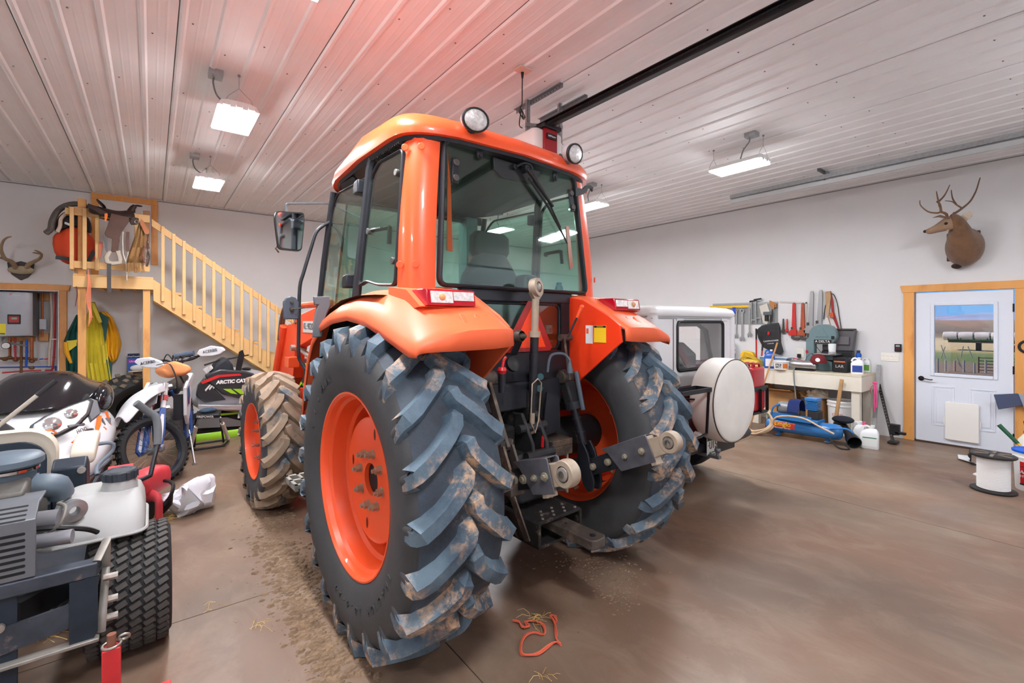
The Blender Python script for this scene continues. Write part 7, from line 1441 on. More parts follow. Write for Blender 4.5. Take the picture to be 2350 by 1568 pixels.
# ------------------------------------------------------------------ office chair, blue tote, shelf
oc_=CP(205,880,8.25); ch_=thing('office_chair','black office chair standing behind the snowmobile','chair',(oc_.x-.14,oc_.y+.05,0),R(20)); 
zb=CP(200,837,8.3).z
bk_=G().rings([[Vector((x,-.02+.06*math.cos(k*.6),z)) for x,z in rrect(-.24,.24,.52,zb,.08,4)] for k in (0,1)],True,True).obj('backrest',mat('black mesh back',(40,42,46),.5),ch_,bevel=.01)
G().prism(rrect(-.19,.19,.60,zb-.05,.05,4),-.025,-.012,ax='y').obj('back_panel',mat('mesh grey',(58,62,68),.6),bk_)
G().prism(rrect(-.25,.25,-.42,.02,.08,4),.44,.50,ax='z').obj('seat',BLACKP,ch_,bevel=.02); 
for s in (-1,1): G().tube([(s*.27,0,.48),(s*.29,0,.66),(s*.29,-.05,.69)],.016,8).prism(rrect(s*.29-.045,s*.29+.045,-.30,.0,.03,3),.68,.72,ax='z').obj('armrest',BLACKP,ch_,bevel=.008)
G().cyl((0,-.2,.10),(0,-.2,.45),.028,12).obj('gas_lift',BLACKM,ch_)
for k in range(5):
    a=2*PI*k/5; e=Vector((.28*math.cos(a),-.2+.28*math.sin(a),.07)); G().bar((0,-.2,.10),e,.03,.025).obj('base_spoke',BLACKP,ch_); G().cyl(e+Vector((-.012,0,-.04)),e+Vector((.012,0,-.04)),.03,12).obj('caster',BLACKP,ch_)
tt=CP(255,935,8.0); bt_=thing('blue_tote','blue plastic tote on the floor behind the snowmobile','tote',(tt.x+.06,tt.y+.02,0)); TBL=mat('tote blue',(58,110,160),.45)
G().rings([[Vector((x,y,z)) for x,y in rrect(-w,w,-d,d,.04)] for z,w,d in ((0,.25,.17),(.30,.30,.21))],True,True).obj('tub',TBL,bt_,bevel=.006); G().prism(rrect(-.32,.32,-.23,.23,.05),.30,.335,ax='z').obj('lid',mat('tote lid blue',(76,134,178),.45),bt_,bevel=.008)
ce2=Y3(1205,1790,9.7) if False else WY(308,865,9.68)
sh=thing('wall_shelf_box','small open wooden shelf box on the back wall','shelf',(ce2.x,9.68,ce2.z),world=True); x0,x1=WY(292,860,9.68).x,WY(330,860,9.68).x; z0,z1=WY(300,872,9.68).z,WY(300,851,9.68).z
PLY=mat('plain plywood',(214,190,160),.7)
for a,b,c,d in ((x0,x1,z0,z0+.015),(x0,x1,z1-.015,z1),(x0,x0+.015,z0,z1),(x1-.015,x1,z0,z1)): G().box(a,b,9.60,YA-.002,c,d).obj('board',PLY,sh,smooth=False)
t=thing('sponge','brown sponge inside the wall shelf box','sponge',((x0+x1)/2,9.69,z0+.016)); G().ell((0,0,.04),(.06,.05,.04),10,8).obj('body',mat('sponge brown',(160,110,84),.9),t)
bxw=thing('lancet_carton','blue and purple printed carton on the wall shelf','carton',((x0+x1)/2-.01,9.69,z1),world=True); a0,a1=x0+.005,x0+.155; zt_=WY(300,812,9.66).z
G().box(a0,a1,9.63,9.72,z1+.001,zt_).obj('carton',mat('carton blue',(40,90,160),.5),bxw,smooth=False); G().box(a0,a1,9.628,9.63,z1+.13,z1+.175).obj('purple_band',mat('band purple',(150,60,170),.5),bxw,smooth=False); G().box(a0,a1,9.628,9.63,zt_-.07,zt_).obj('navy_top',mat('navy print',(22,34,66),.5),bxw,smooth=False)
text('carton_print','OneTouch',.034,plane(((a0+a1)/2,9.627,zt_-.045),(1,0,0),(0,0,1)),WHITEP,bxw); text('carton_print','Ultra',.036,plane(((a0+a1)/2-.015,9.627,z1+.152),(1,0,0),(0,0,1)),WHITEP,bxw)
t=thing('plastic_pouch','crumpled clear pouch on the shelf in front of the carton','pouch',((x0+x1)/2+.02,9.60,z1)); G().ell((0,0.02,.045),(.09,.03,.05),12,8).obj('pouch',mat('clear film',(214,216,216),.25),t)
# ------------------------------------------------------------------ white and orange snowmobile facing the camera
SX=-.72; SWH=mat('snowmobile white',(212,213,216),.25,coat=.5); SBK=mat('snowmobile gloss black',(24,25,30),.12,coat=.6); SOR=mat('graphic orange',(240,110,30),.35); SGR=mat('graphic grey',(96,98,104),.4)
sm1=thing('snowmobile','white snowmobile with orange graphics and a dark windshield','snowmobile',(-.806,6.608,0)); WLOC[sm1.name]=(SX,5.9,.1757); sm1.scale=(1.12,1.12,1.12)
def sec(y,hw,zt,zs,zb,crown=.04):
    P=[(-hw*.82,zb),(-hw,zs-.06),(-hw*.97,zs),(-hw*.80,zs+(zt-zs)*.55),(-hw*.45,zt-.01),(0,zt+crown),(hw*.45,zt-.01),(hw*.80,zs+(zt-zs)*.55),(hw*.97,zs),(hw,zs-.06),(hw*.82,zb)]
    return [Vector((SX+x,y,z)) for x,z in P]
G().rings([sec(4.38,.10,.50,.47,.40,.01),sec(4.46,.22,.58,.50,.36,.02),sec(4.62,.34,.70,.56,.32),sec(4.82,.43,.82,.64,.30),sec(5.02,.475,.92,.72,.30),sec(5.25,.49,.99,.77,.30),sec(5.55,.48,1.02,.78,.32),sec(5.85,.43,.98,.72,.34),sec(6.0,.32,.88,.65,.36)]).obj('hood',SWH,sm1,sub=2)
# headlights: recessed lens pairs with chrome reflectors
for s in (-1,1):
    c=Vector((SX+s*.185-.01,4.80,.915)); ol=[(-.135,-.055),(-.10,-.095),(-.02,-.10),(.07,-.065),(.135,.0),(.165,.08),(.15,.10),(.05,.075),(-.06,.03),(-.12,-.01)]
    M=plane(c,(s*1.0,.30,.06),(-s*.10,.45,.90)); pts=[(x*1.15,y*1.15) for x,y in ol]
    G().prism([(x*1.12,y*1.12) for x,y in pts],-.03,.022,M).obj('headlight_bezel',BLACKP,sm1,bevel=.008); hl=G().prism(pts,.01,.032,M).obj('headlight_lens',mat('headlight lens',(170,174,180),.06,metal=.7,var=.3,vs=40,bump=.4,bs=60),sm1,bevel=.012,bseg=3)
    for x,y,r in ((-.045,-.035,.052),(.065,.02,.04)): G().lathe([(r,.034),(r*.7,.044),(0,.048)],18,M@Matrix.Translation((x,y,0))).obj('reflector_bowl',mat('chrome bowl',(236,238,240),.1,.9),hl)
    G().prism([(x*1.0+.0,y) for x,y in ((.17,-.06),(.235,-.01),(.23,.10),(.19,.13),(.16,.04))],-.03,.02,M).obj('side_vent',SGR,sm1,bevel=.006)
# windshield
def wsec(y,hw,zt,zb):
    n=14; return [Vector((SX+hw*math.sin(-PI/2*1.05+PI*1.05*k/n),y+.16*(1-math.cos(-PI/2+PI*k/n)),zb+(zt-zb)*max(0,math.cos(-PI/2+PI*k/n))**.42)) for k in range(n+1)]
rows=[]
for k in range(7):
    t=k/6; y=4.96+.52*t; hw=.30+.12*math.sin(PI*min(1,t*1.1)/1.6); zc=.97+.26*(1-(1-t)**1.9); ze=.93+.14*t
    rows.append([Vector((SX+hw*u,y+.20*abs(u)**2.2,ze+(zc-ze)*(1-abs(u)**3.2)-(.05*t*math.exp(-((abs(u)-.72)/.16)**2)))) for u in [-1+2*j/18 for j in range(19)]])
G().grid(rows).obj('windshield',SBK,sm1,smooth=True,solid=.006,sub=1)
for s in (-1,1):
    G().rings([ringp((SX+s*.36,5.20,.95),(0,1,.1),.04,.07),ringp((SX+s*.40,5.35,.98),(0,1,.1),.07,.12),ringp((SX+s*.38,5.6,.99),(0,1,0),.07,.12),ringp((SX+s*.34,5.8,.93),(0,1,0),.04,.07)]).obj('shoulder_panel',SBK,sm1,sub=1)
# orange and grey graphics hugging the +x side panel and nose
def decal(pts,m,nm,y0=None):
    vs=[]
    for y,z in pts:
        hw=.43+(y-4.82)*.25 if y<5.02 else .475+.012*min(1,(y-5.02)/.25)
        vs.append((y,z,hw))
    return vs
def side_strip(pts,w,m):
    g=G(); P=[]
    for px_,py_,Y in pts: P.append(Vector((0,0,0))+WY(px_,py_,Y))
    g.tube(P,w*1.35,6,flat=(1,.6)); g.obj('graphic_stripe',m,sm1)
for P,w,m in (([(228,955,5.05),(226,975,5.0),(216,1000,4.93),(212,1012,4.9)],.012,SOR),([(243,945,5.2),(252,970,5.2),(256,990,5.15),(252,1010,5.1)],.012,SOR),([(237,980,5.05),(243,985,5.05),(238,1005,5.0)],.008,SOR),([(233,960,5.1),(240,975,5.1),(230,1000,5.0)],.010,SGR),([(247,960,5.2),(246,985,5.15),(240,1008,5.05)],.016,SGR),([(196,990,4.80),(186,1000,4.72),(166,1016,4.64)],.007,SOR),([(100,990,4.55),(118,988,4.56),(128,993,4.57),(102,1012,4.5)],.007,SOR),([(205,985,4.9),(208,998,4.88)],.02,SGR),([(155,980,4.75),(172,976,4.78),(190,974,4.82)],.016,SGR)): side_strip(P,w,m)
q=WY(181,994,4.74); text('model_number','800',.05,plane(q+Vector((.02,-.03,.02)),(.75,.62,.1),(-.2,.3,.9)),SGR,sm1)
G().rings([[Vector((SX+x,y,z)) for x,z in rrect(-w,w,z0,z1,.05)] for y,w,z0,z1 in ((5.95,.16,.58,.86),(6.3,.17,.55,.80),(6.9,.16,.55,.78),(7.3,.13,.58,.80))]).obj('seat',BLACKP,sm1,sub=1)
G().box(SX-.20,SX+.20,5.7,7.5,.44,.58).obj('tunnel',SGR,sm1,bevel=.02); G().prism(rrect(5.6,7.45,.18,.44,.12,6),SX-.19,SX+.19,ax='x').obj('track',DARKRUB,sm1)
for s in (-1,1):
    G().tube(spline([(SX+s*.42,4.40,.32),(SX+s*.42,4.52,.23),(SX+s*.42,4.7,.20),(SX+s*.42,5.4,.20)],6),.055,8,flat=(1.3,.35)).obj('ski',SBK,sm1); G().bar((SX+s*.42,4.85,.21),(SX+s*.38,4.95,.50),.05,.04).obj('ski_spindle',BLACKM,sm1); G().box(SX+s*.2,SX+s*.42,5.8,7.2,.30,.34).obj('running_board',SGR,sm1,smooth=False)
hb=G().tube([(SX-.36,5.86,1.06),(SX-.14,5.80,1.10),(SX+.14,5.80,1.10),(SX+.36,5.86,1.06)],.013,8).cyl((SX,5.80,1.10),(SX,5.72,.95),.025,10).obj('handlebar',BLACKP,sm1)
# front bumper loops
for s in (1,): G().tube(spline([(SX+.20,4.36,.50),(SX+.38,4.44,.56),(SX+.46,4.62,.60),(SX+.44,4.70,.58)],4),.014,8).tube(spline([(SX+.44,4.66,.58),(SX+.36,4.42,.40),(SX+.33,4.40,.28)],3),.013,8).obj('bumper_loop',mat('grey tube steel',(96,104,116),.4,.4),sm1)
# ------------------------------------------------------------------ black and green snowmobile by the stairs
AC=thing('snowmobile','black snowmobile with green stripes parked in front of the staircase','snowmobile',(1.2,7.95,0),world=True); YN=7.75; YM=8.11
GRNL=mat('lime green',(150,206,40),.4); ACB=mat('matt black plastic',(44,46,50),.45,coat=.1); ACR=mat('graphic red',(206,40,40),.4)
def V(px,py,y=YN): return WY(px,py,y)
def slab(nm,pts,y0,y1,m,par,bev=.02):
    ps=[V(a,b,y0) for a,b in pts]; return G().prism([(p.x,max(p.z,.006)) for p in ps],y0,y1,ax='y').obj(nm,m,par,bevel=bev)
bd=G().rings([[Vector((x,YM+u*w,z)) for u,z in ((-1,z0+.08),(-1,z1-.16),(-.75,z1-.06),(-.3,z1),(.3,z1),(.75,z1-.06),(1,z1-.16),(1,z0+.08),(.6,z0),(-.6,z0))] for x,w,z0,z1 in ((.42,.12,.50,.62),(.48,.24,.42,.72),(.60,.33,.36,.86),(.78,.35,.34,.96),(1.0,.35,.34,.98),(1.3,.30,.36,.90),(1.6,.2,.40,.80))]).obj('hood',mat('snowmobile pale panel',(150,152,158),.3,coat=.4),AC,sub=1)
slab('side_panel',((470,862),(505,848),(560,852),(585,858),(585,905),(560,918),(510,905),(480,880)),YN-.02,YN+.10,ACB,AC)
slab('lower_panel',((455,885),(470,868),(500,900),(520,918),(470,925),(450,910)),YN+.0,YN+.14,ACB,AC)
for P in (((512,893),(530,893),(545,905),(530,903)),((535,893),(562,893),(562,905),(552,905))): slab('green_stripe',P,YN-.026,YN-.018,GRNL,AC,0)
slab('red_stripe',((460,877),(500,861),(550,858),(555,862),(505,866),(465,882)),YN-.026,YN-.016,ACR,AC,0)
for k in range(4): slab('white_slash',((470+9*k,895-3*k),(482+9*k,882-3*k),(484+9*k,884-3*k),(472+9*k,899-3*k)),YN-.008,YN-.001,WHITEP,AC,0)
q=V(531,876,YN-.03); text('brand_lettering','ARCTIC CAT',.066,plane(q,(1,0,0),(0,0,1)),WHITEP,AC,depth=.002,bold=.004,sx=.95,shear=.12)
slab('windshield_bag',((478,858),(500,832),(520,820),(535,838),(540,858)),YM-.2,YM+.2,mat('black soft bag',(40,42,50),.7,bump=.2,bs=10),AC,.04)
slab('headlight',((466,850),(485,838),(490,846),(474,860)),YN+.1,YN+.25,CLR,AC,.01)
slab('seat',((560,870),(600,862),(680,858),(760,850),(765,890),(600,900),(560,900)),YM-.16,YM+.16,BLACKP,AC,.04)
G().ell(V(565,847,YM-.1),(.07,.06,.025),14,8).obj('fuel_cap',BLACKP,AC)
slab('tunnel',((455,915),(560,913),(800,905),(800,940),(560,948),(455,938)),YN+.10,YM+.24,mat('bare aluminium',(190,192,194),.4,.6,var=.1,vs=9),AC,.008)
slab('running_board',((455,930),(600,932),(600,942),(455,940)),YN-.06,YN+.12,MAT['bare aluminium'],AC,.004)
tk_=slab('track',((430,985),(450,958),(500,945),(760,940),(790,960),(770,992),(450,998)),YM-.2,YM+.2,DARKRUB,AC,.03)
for k in range(20): p=V(445+16*k,996,YN+.16); G().box(p.x-.012,p.x+.012,YM-.2,YM+.2,.005,.035).obj('track_lug',DARKRUB,tk_)
slab('skid_rail',((455,962),(520,958),(560,968),(560,978),(455,984)),YN+.11,YN+.15,mat('rail grey alu',(140,142,144),.5,.4),AC,.003)
for P in (((575,940),(610,930),(620,935),(590,945)),((500,950),(560,945),(560,949),(500,955))): slab('green_accent',P,YN+.08,YN+.1,GRNL,AC,0)
hb=G().tube([V(470,838,YM-.35),V(500,828,YM-.1),V(535,822,YM+.1),V(570,815,YM+.3)],.012,8).obj('handlebar',BLACKP,AC); G().prism([(p.x,p.z) for p in (V(540,850,YM-.2),V(548,808,YM-.2),V(556,803,YM-.2),V(560,815,YM-.2),V(552,850,YM-.2))],YM-.25,YM-.2,ax='y').obj('riser_post',BLACKM,AC)
for s in (-1,1): G().tube(spline([(.25,YM+s*.38,.16),(.36,YM+s*.38,.05),(.6,YM+s*.38,.03),(1.1,YM+s*.38,.035)],5),.05,8,flat=(.35,1.3)).obj('ski',GRNL,AC)
# lime and black sled seen between the loader and the fender
L3=thing('snowmobile','lime and grey snowmobile partly hidden behind the loader','snowmobile',(2.7,7.1,0),world=True); yl_=7.0
def slab3(nm,pts,y0,y1,m,bev=.015): ps=[V(a,b,y0) for a,b in pts]; return G().prism([(p.x,max(p.z,.006)) for p in ps],y0,y1,ax='y').obj(nm,m,L3,bevel=bev)
slab3('hood',((672,850),(690,822),(735,830),(760,860),(760,905),(680,905)),yl_+.02,yl_+.7,mat('sled dark grey',(52,54,58),.4)); slab3('lime_panel',((674,848),(690,828),(697,838),(686,862),(678,862)),yl_,yl_+.06,GRNL); slab3('lime_panel',((700,832),(716,846),(716,856),(704,846)),yl_,yl_+.06,GRNL)
for k in range(2): slab3('lime_stripe',((676+18*k,890-6*k),(690+18*k,874-6*k),(694+18*k,880-6*k),(680+18*k,896-6*k)),yl_-.01,yl_+.02,GRNL,.0)
slab3('body_base',((675,905),(780,900),(780,960),(680,965)),yl_+.1,yl_+.6,BLACKP)
slab3('track',((690,960),(790,955),(790,1000),(690,1002)),yl_+.15,yl_+.55,DARKRUB)
# ------------------------------------------------------------------ dirt bike
BH=R(-101); fc=WZ(352,1112,0); dbk=thing('dirt_bike','white and blue dirt bike with an orange bag strapped on its front fender','motorcycle',(fc.x,fc.y,0),BH)
# local: +x forward, +y left of the bike; front fork assembly is steered to the right
SA=R(-46); hx=-.40; Hs=Matrix.Translation((0,0,0))@Matrix.Rotation(SA,4,'Z')
rk=Vector((-.44,0,.78)).normalized()     # fork direction (up and back)
piv=Vector((-.39,0,.90)); 
def FS(v): # steer about the head axis
    return Matrix.Translation(piv)@Matrix.Rotation(SA,4,rk)@Matrix.Translation(-piv)@Vector(v)
off=FS((0,0,.345)); shift=Vector((-off.x,-off.y,.345-off.z)); FM=Matrix.Translation(shift)@Matrix.Translation(piv)@Matrix.Rotation(SA,4,rk)@Matrix.Translation(-piv)
BM=Matrix.Translation(shift)
def wheel(M,c,r,w,nm,par,knobs=36):
    Mx=M@Matrix.Translation(Vector(c))@Matrix.Rotation(PI/2,4,'X')
    t=G().lathe([(r-.075,-w*.28),(r-.05,-w*.48),(r-.022,-w*.46),(r-.008,-w*.25),(r-.004,0),(r-.008,w*.25),(r-.022,w*.46),(r-.05,w*.48),(r-.075,w*.28)],48,Mx).obj(nm+'_tire',DARKRUB,par,smooth=True)
    g=G()
    for k in range(knobs):
        a=2*PI*k/knobs
        for j,zz in enumerate((-.36,-.1,.16,.38) if k%2 else (-.38,-.16,.1,.36)):
            rr=r-.012*(abs(zz)/.38)**2+.004; g.cbox((rr,0,0),(.020,.018,w*.17),M=Mx@Matrix.Rotation(a,4,'Z')@Matrix.Translation((0,0,zz*w)))
    g.obj('tire_knobs',DARKRUB,t,smooth=False,kind='stuff')
    rim=G().lathe([(r-.078,-w*.26),(r-.066,-w*.24),(r-.085,0),(r-.066,w*.24),(r-.078,w*.26),(r-.092,0),(r-.078,-w*.26)],40,Mx).obj(nm+'_rim',mat('dark rim',(44,48,60),.4,.5),par)
    g=G()
    for k in range(28):
        a=2*PI*k/28; b=a+(.35 if k%2 else -.35); z=.02 if k%4<2 else -.02; g.cyl(Mx@Vector((.035*math.cos(b),.035*math.sin(b),z)),Mx@Vector(((r-.085)*math.cos(a),(r-.085)*math.sin(a),0)),.0018,4)
    g.obj('spokes',CHROME,rim,smooth=False,kind='stuff')
    G().lathe([(.02,-.055),(.042,-.05),(.03,-.02),(.03,.02),(.042,.05),(.02,.055)],16,Mx).obj('hub',STEELG,rim); return t
wheel(FM,(0,0,.345),.345,.095,'front',dbk); wheel(BM,(-1.46,0,.33),.33,.12,'rear',dbk)
FBL=mat('fork guard blue',(44,76,140),.35); FWH=mat('bike white plastic',(210,212,216),.35)
def fp(v): return FM@Vector(v)
for s in (-1,1):
    y=s*.10; a=Vector((.02,y,.345)); d=rk
    fk=G().cyl(fp(a),fp(a+d*.42),.028,14).obj('fork_lower',FBL,dbk); G().cyl(fp(a+d*.40),fp(a+d*.70),.026,14).obj('fork_upper',mat('fork white',(214,214,216),.35,.3),dbk)
    g=G(); pts=[(.02,-.02),(.06,.02),(.055,.30),(.03,.42),(-.015,.42),(-.03,.2),(-.025,.0)]
    M=FM@Matrix.Translation(Vector((.02,y+s*.03,.345)))@plane((0,0,0),(1,0,0),rk) if False else FM@plane(Vector((.03,y+s*.028,.345)),(.87,0,.49),rk)
    G().prism(pts,-.012,.012,M).obj('fork_guard',FBL,fk,bevel=.004); G().prism([(x*.6+.01,z*.75+.03) for x,z in pts],.0125,.0145,M).prism([(x*.6+.01,z*.75+.03) for x,z in pts],-.0145,-.0125,M).obj('guard_graphic',FWH,fk)
    G().prism([(-.022,.50),(.022,.50),(.022,.56),(-.022,.56)],-.029,.029,FM@plane(Vector((.02,y,.345)),(.87,0,.49),rk)).obj('fork_band',REDP,fk)
G().cyl(fp((.02,-.13,.345)),fp((.02,.13,.345)),.018,12).ell(fp((.0,.10,.345)),(.05,.04,.05),10,8).obj('axle_lug',STEELG,dbk)
for zz in (.42,.66): 
    c=Vector((.02,0,.345))+rk*zz; G().bar(fp(c+Vector((-.03,-.12,0))),fp(c+Vector((-.03,.12,0))),.07,.035).obj('triple_clamp',ALU,dbk,bevel=.006)
# front fender
rows=[]
for t in range(9):
    x=-.34+.066*t; z=.965-.016*t-.008*max(0,t-5)**1.6+.04*math.sin(t*.5); w=(.10,.12,.14,.145,.145,.14,.125,.10,.06)[t]
    rows.append([fp((x,-w,z-.10)),fp((x,-w*.95,z-.02)),fp((x,-w*.45,z+.012)),fp((x,w*.45,z+.012)),fp((x,w*.95,z-.02)),fp((x,w,z-.10))])
ffd=G().grid(rows).obj('front_fender',FWH,dbk,smooth=True,solid=.005,sub=1)
G().prism(rrect(-.03,.03,-.02,.02,.012),0,.003,FM@plane((.14,-.055,.83) if False else (.16,-.06,.945),(1,0,-.12),(0,.9,.42))).obj('crown_emblem',mat('emblem navy',(36,48,84),.4),ffd)
fb=thing('fender_bag','small orange bag strapped on top of the dirt bike fender','bag',(0,0,0)); bpy.data.objects.remove(fb)
c=CP(398,850,4.82); ob_=thing('fender_bag','orange fabric pouch strapped on the dirt bike fender','pouch',c-Vector((0,0,.07)),world=True)
xx,yy,_=basis(ray(398,848)); R_=[]
right=Vector((CS,-SN,0)); fwd=Vector((SN,CS,0)); up=Vector((0,0,1))
for t,(w,hh,dz) in enumerate(((.02,.03,-.01),(.06,.06,-.005),(.075,.08,.0),(.08,.085,.01),(.08,.08,.012),(.06,.06,.012),(.02,.03,.01))):
    cc=c+right*(-.175+.058*t)+up*dz; R_.append([cc+fwd*(w*math.cos(2*PI*k/14))+up*(hh*math.sin(2*PI*k/14)) for k in range(14)])
G_=G().rings(R_); G_.v=[tuple(Vector(v)+wob(Vector(v)*26)*.012) for v in G_.v]
G_.obj('pouch',mat('faded orange fabric',(226,146,92),.75,var=.1,vs=9,bump=.3,bs=16),ob_,sub=1)
G().tube(spline([c+right*-.12+up*.06+fwd*-.07,c+right*.0+up*.08+fwd*-.08,c+right*.06+up*.02+fwd*-.09,c+right*.10+up*-.10+fwd*-.09,c+right*.09+up*-.22+fwd*-.07],4),.010,6,flat=(1,.4)).obj('strap',BLACKP,ob_)
# handlebar, guards, cables
bl,br2=CP(352,832,4.85),CP(492,806,5.0); mid=(bl+br2)/2; dv=(br2-bl).normalized()
hbr=G().tube(spline([bl-dv*.05,bl+dv*.10,mid+Vector((0,0,-.045))-dv*.08,mid+Vector((0,0,-.045))+dv*.08,br2-dv*.10,br2+dv*.05],4),.0125,10).obj('handlebar',ALU,dbk) if False else None
def bikew(v): return (Matrix.Translation((fc.x,fc.y,0))@Matrix.Rotation(BH,4,'Z')).inverted()@Vector(v)
HB=[bikew(v) for v in spline([bl-dv*.04,bl+dv*.10,mid+Vector((0,0,-.04))-dv*.08,mid+Vector((0,0,-.04))+dv*.08,br2-dv*.10,br2+dv*.04],4)]
hbr=G().tube(HB,.0125,10).obj('handlebar',BLACKM,dbk)
cb=mid+Vector((0,0,-.02)); G().cyl(bikew(mid-dv*.09+up*.02),bikew(mid+dv*.09+up*.02),.03,12).obj('bar_pad',mat('pad slate',(74,86,104),.6),hbr)
for p,nm in ((bl,1),(br2,-1)):
    c=p+fwd*-.07+up*.0; sgn=nm; ps=[c+right*(x*(-1 if nm>0 else 1)*1)+up*z for x,z in ((.12,.045),(.0,.06),(-.12,.02),(-.15,-.025),(-.10,-.055),(.02,-.05),(.10,-.03),(.15,.01))]
    ps=[bikew(v) for v in ps]; k=len(ps); dd=bikew(fwd*.035+Vector((fc.x,fc.y,0)))-bikew(Vector((fc.x,fc.y,0)))
    hg=G().add(ps+[v+dd for v in ps],[tuple(range(k)),tuple(range(2*k-1,k-1,-1))]+[(i,(i+1)%k,k+(i+1)%k,k+i) for i in range(k)]).obj('hand_guard',FWH,hbr,bevel=.01,bseg=3)
    t_=text('guard_lettering','ACERBIS',.042,Matrix.Identity(4),BLACKP,hbr); e=plane(c-fwd*.004+up*.004,right+up*.18,up); iv=(Matrix.Translation((fc.x,fc.y,0))@Matrix.Rotation(BH,4,'Z')).inverted()@e
    t_.data.transform(iv)
for k in range(5): G().tube(spline([bikew(v) for v in (mid+dv*(-.2+.09*k)+up*-.02,mid+dv*(-.1+.05*k)+up*(.05-.02*k)+fwd*-.08,mid+dv*.0+up*-.12+fwd*-.10,mid+dv*(.02)+up*-.28+fwd*-.04)],5),.006,6).obj('cable',BLACKP,hbr)
for p,sg in ((bl,-1),(br2,1)): G().cyl(bikew(p-dv*.06),bikew(p+dv*.06),.018,10).tube([bikew(p+dv*(-.06*sg)+fwd*-.02),bikew(p+dv*(.08*sg)+fwd*-.05)],.006,6).obj('grip_lever',BLACKP,hbr)
# body: tank shrouds, radiators, seat, frame, engine, kick stand
for s in (-1,1):
    G().prism([(-.30,.62),(-.28,.92),(-.45,.98),(-.62,.86),(-.55,.62),(-.42,.50)],s*.16,s*.19,BM,ax='y').obj('radiator_shroud',FWH,dbk,bevel=.006); G().prism([(-.36,.70),(-.34,.90),(-.45,.93),(-.52,.80)],s*.191,s*.193,BM,ax='y').obj('shroud_graphic',FBL,dbk)
    g=G().box(-.40,-.36,s*.06 if s>0 else -.15,.15 if s>0 else -.06,.56,.84,BM); g.obj('radiator',mat('radiator dark',(44,46,52),.6,bump=.6,bs=160),dbk)
G().rings([[BM@Vector((x,u*w,z)) for u,z in ((-1,z0),(-.8,z1),(.8,z1),(1,z0))] for x,w,z0,z1 in ((-.40,.10,.80,.96),(-.60,.13,.78,.98),(-.85,.09,.84,.96),(-1.2,.08,.88,.97),(-1.55,.07,.90,.97))]).obj('seat_and_tank',BLACKP,dbk,sub=1)
G().prism([(-1.1,.84),(-1.62,.96),(-1.75,.92),(-1.6,.88),(-1.3,.76)],-.07,.07,BM,ax='y').obj('rear_fender',FWH,dbk,bevel=.01)
for s in (-1,1): G().tube([BM@Vector(v) for v in ((-.42,s*.03,.88),(-.50,s*.14,.6),(-.55,s*.14,.32),(-.95,s*.14,.30),(-1.0,s*.13,.55),(-.8,s*.10,.84))],.018,8).obj('frame_tube',FBL,dbk); G().bar(BM@Vector((-.95,s*.11,.42)),BM@Vector((-1.46,s*.10,.33)),.03,.05).obj('swing_arm',ALU,dbk)
G().prism(rrect(-.90,-.55,.30,.62,.06),-.13,.13,BM,ax='y').obj('engine_case',mat('engine alloy',(150,148,144),.45,.6,var=.2,vs=12,bump=.3,bs=30),dbk,bevel=.02)
e=bikew(WZ(447,1066,0)); a=BM@Vector((-.80,.14,.36)); e.z=.012; G().cyl(a,e,.011,10).cyl(e,e+Vector((0,0,-.012)),.03,12).obj('kick_stand',ALU,dbk)
# number plate/headlight mask
G().prism([(-.09,-.12),(.09,-.12),(.10,.08),(.05,.13),(-.05,.13),(-.10,.08)],0,.01,FM@plane(Vector((.02,0,.345))+rk*.62+Vector((.07,0,0)),(0,1,0),rk)).obj('number_plate',FWH,dbk,bevel=.006)
for k in range(3): G().box(-.45+.02*k,-.44+.02*k,.195,.197,.72,.80,BM).obj('shroud_mark',REDP,dbk)
# ------------------------------------------------------------------ leaning knobby tire
at=thing('atv_tire','big knobby off-road tire leaning under the loft platform','tire',(-.33,9.24,0)); ATM=mat('dusty rubber',(104,94,82),.85,var=.15,vs=10)
axd=(right*.88+fwd*-.22-up*.42).normalized(); Mx=frame((0,0,.43),axd)
G().lathe([(.20,-.13),(.30,-.165),(.37,-.16),(.395,-.13),(.40,0),(.395,.13),(.37,.16),(.30,.165),(.20,.13),(.19,0),(.20,-.13)],48,Mx).obj('carcass',DARKRUB,at,smooth=True)
for k in range(30):
    M=Mx@Matrix.Rotation(2*PI*k/30,4,'Z')
    for j,zz in enumerate((-.125,-.042,.042,.125)):
        if (k+j)%2: G().cbox((.408,0,zz),(.03,.06,.07),M=M,rx=.3*(1 if j>1 else -1)).obj('tread_block',ATM,at,bevel=.004)
G().lathe([(.19,-.06),(.12,-.02),(0,-.02)],24,Mx).obj('wheel',BLACKM,at)
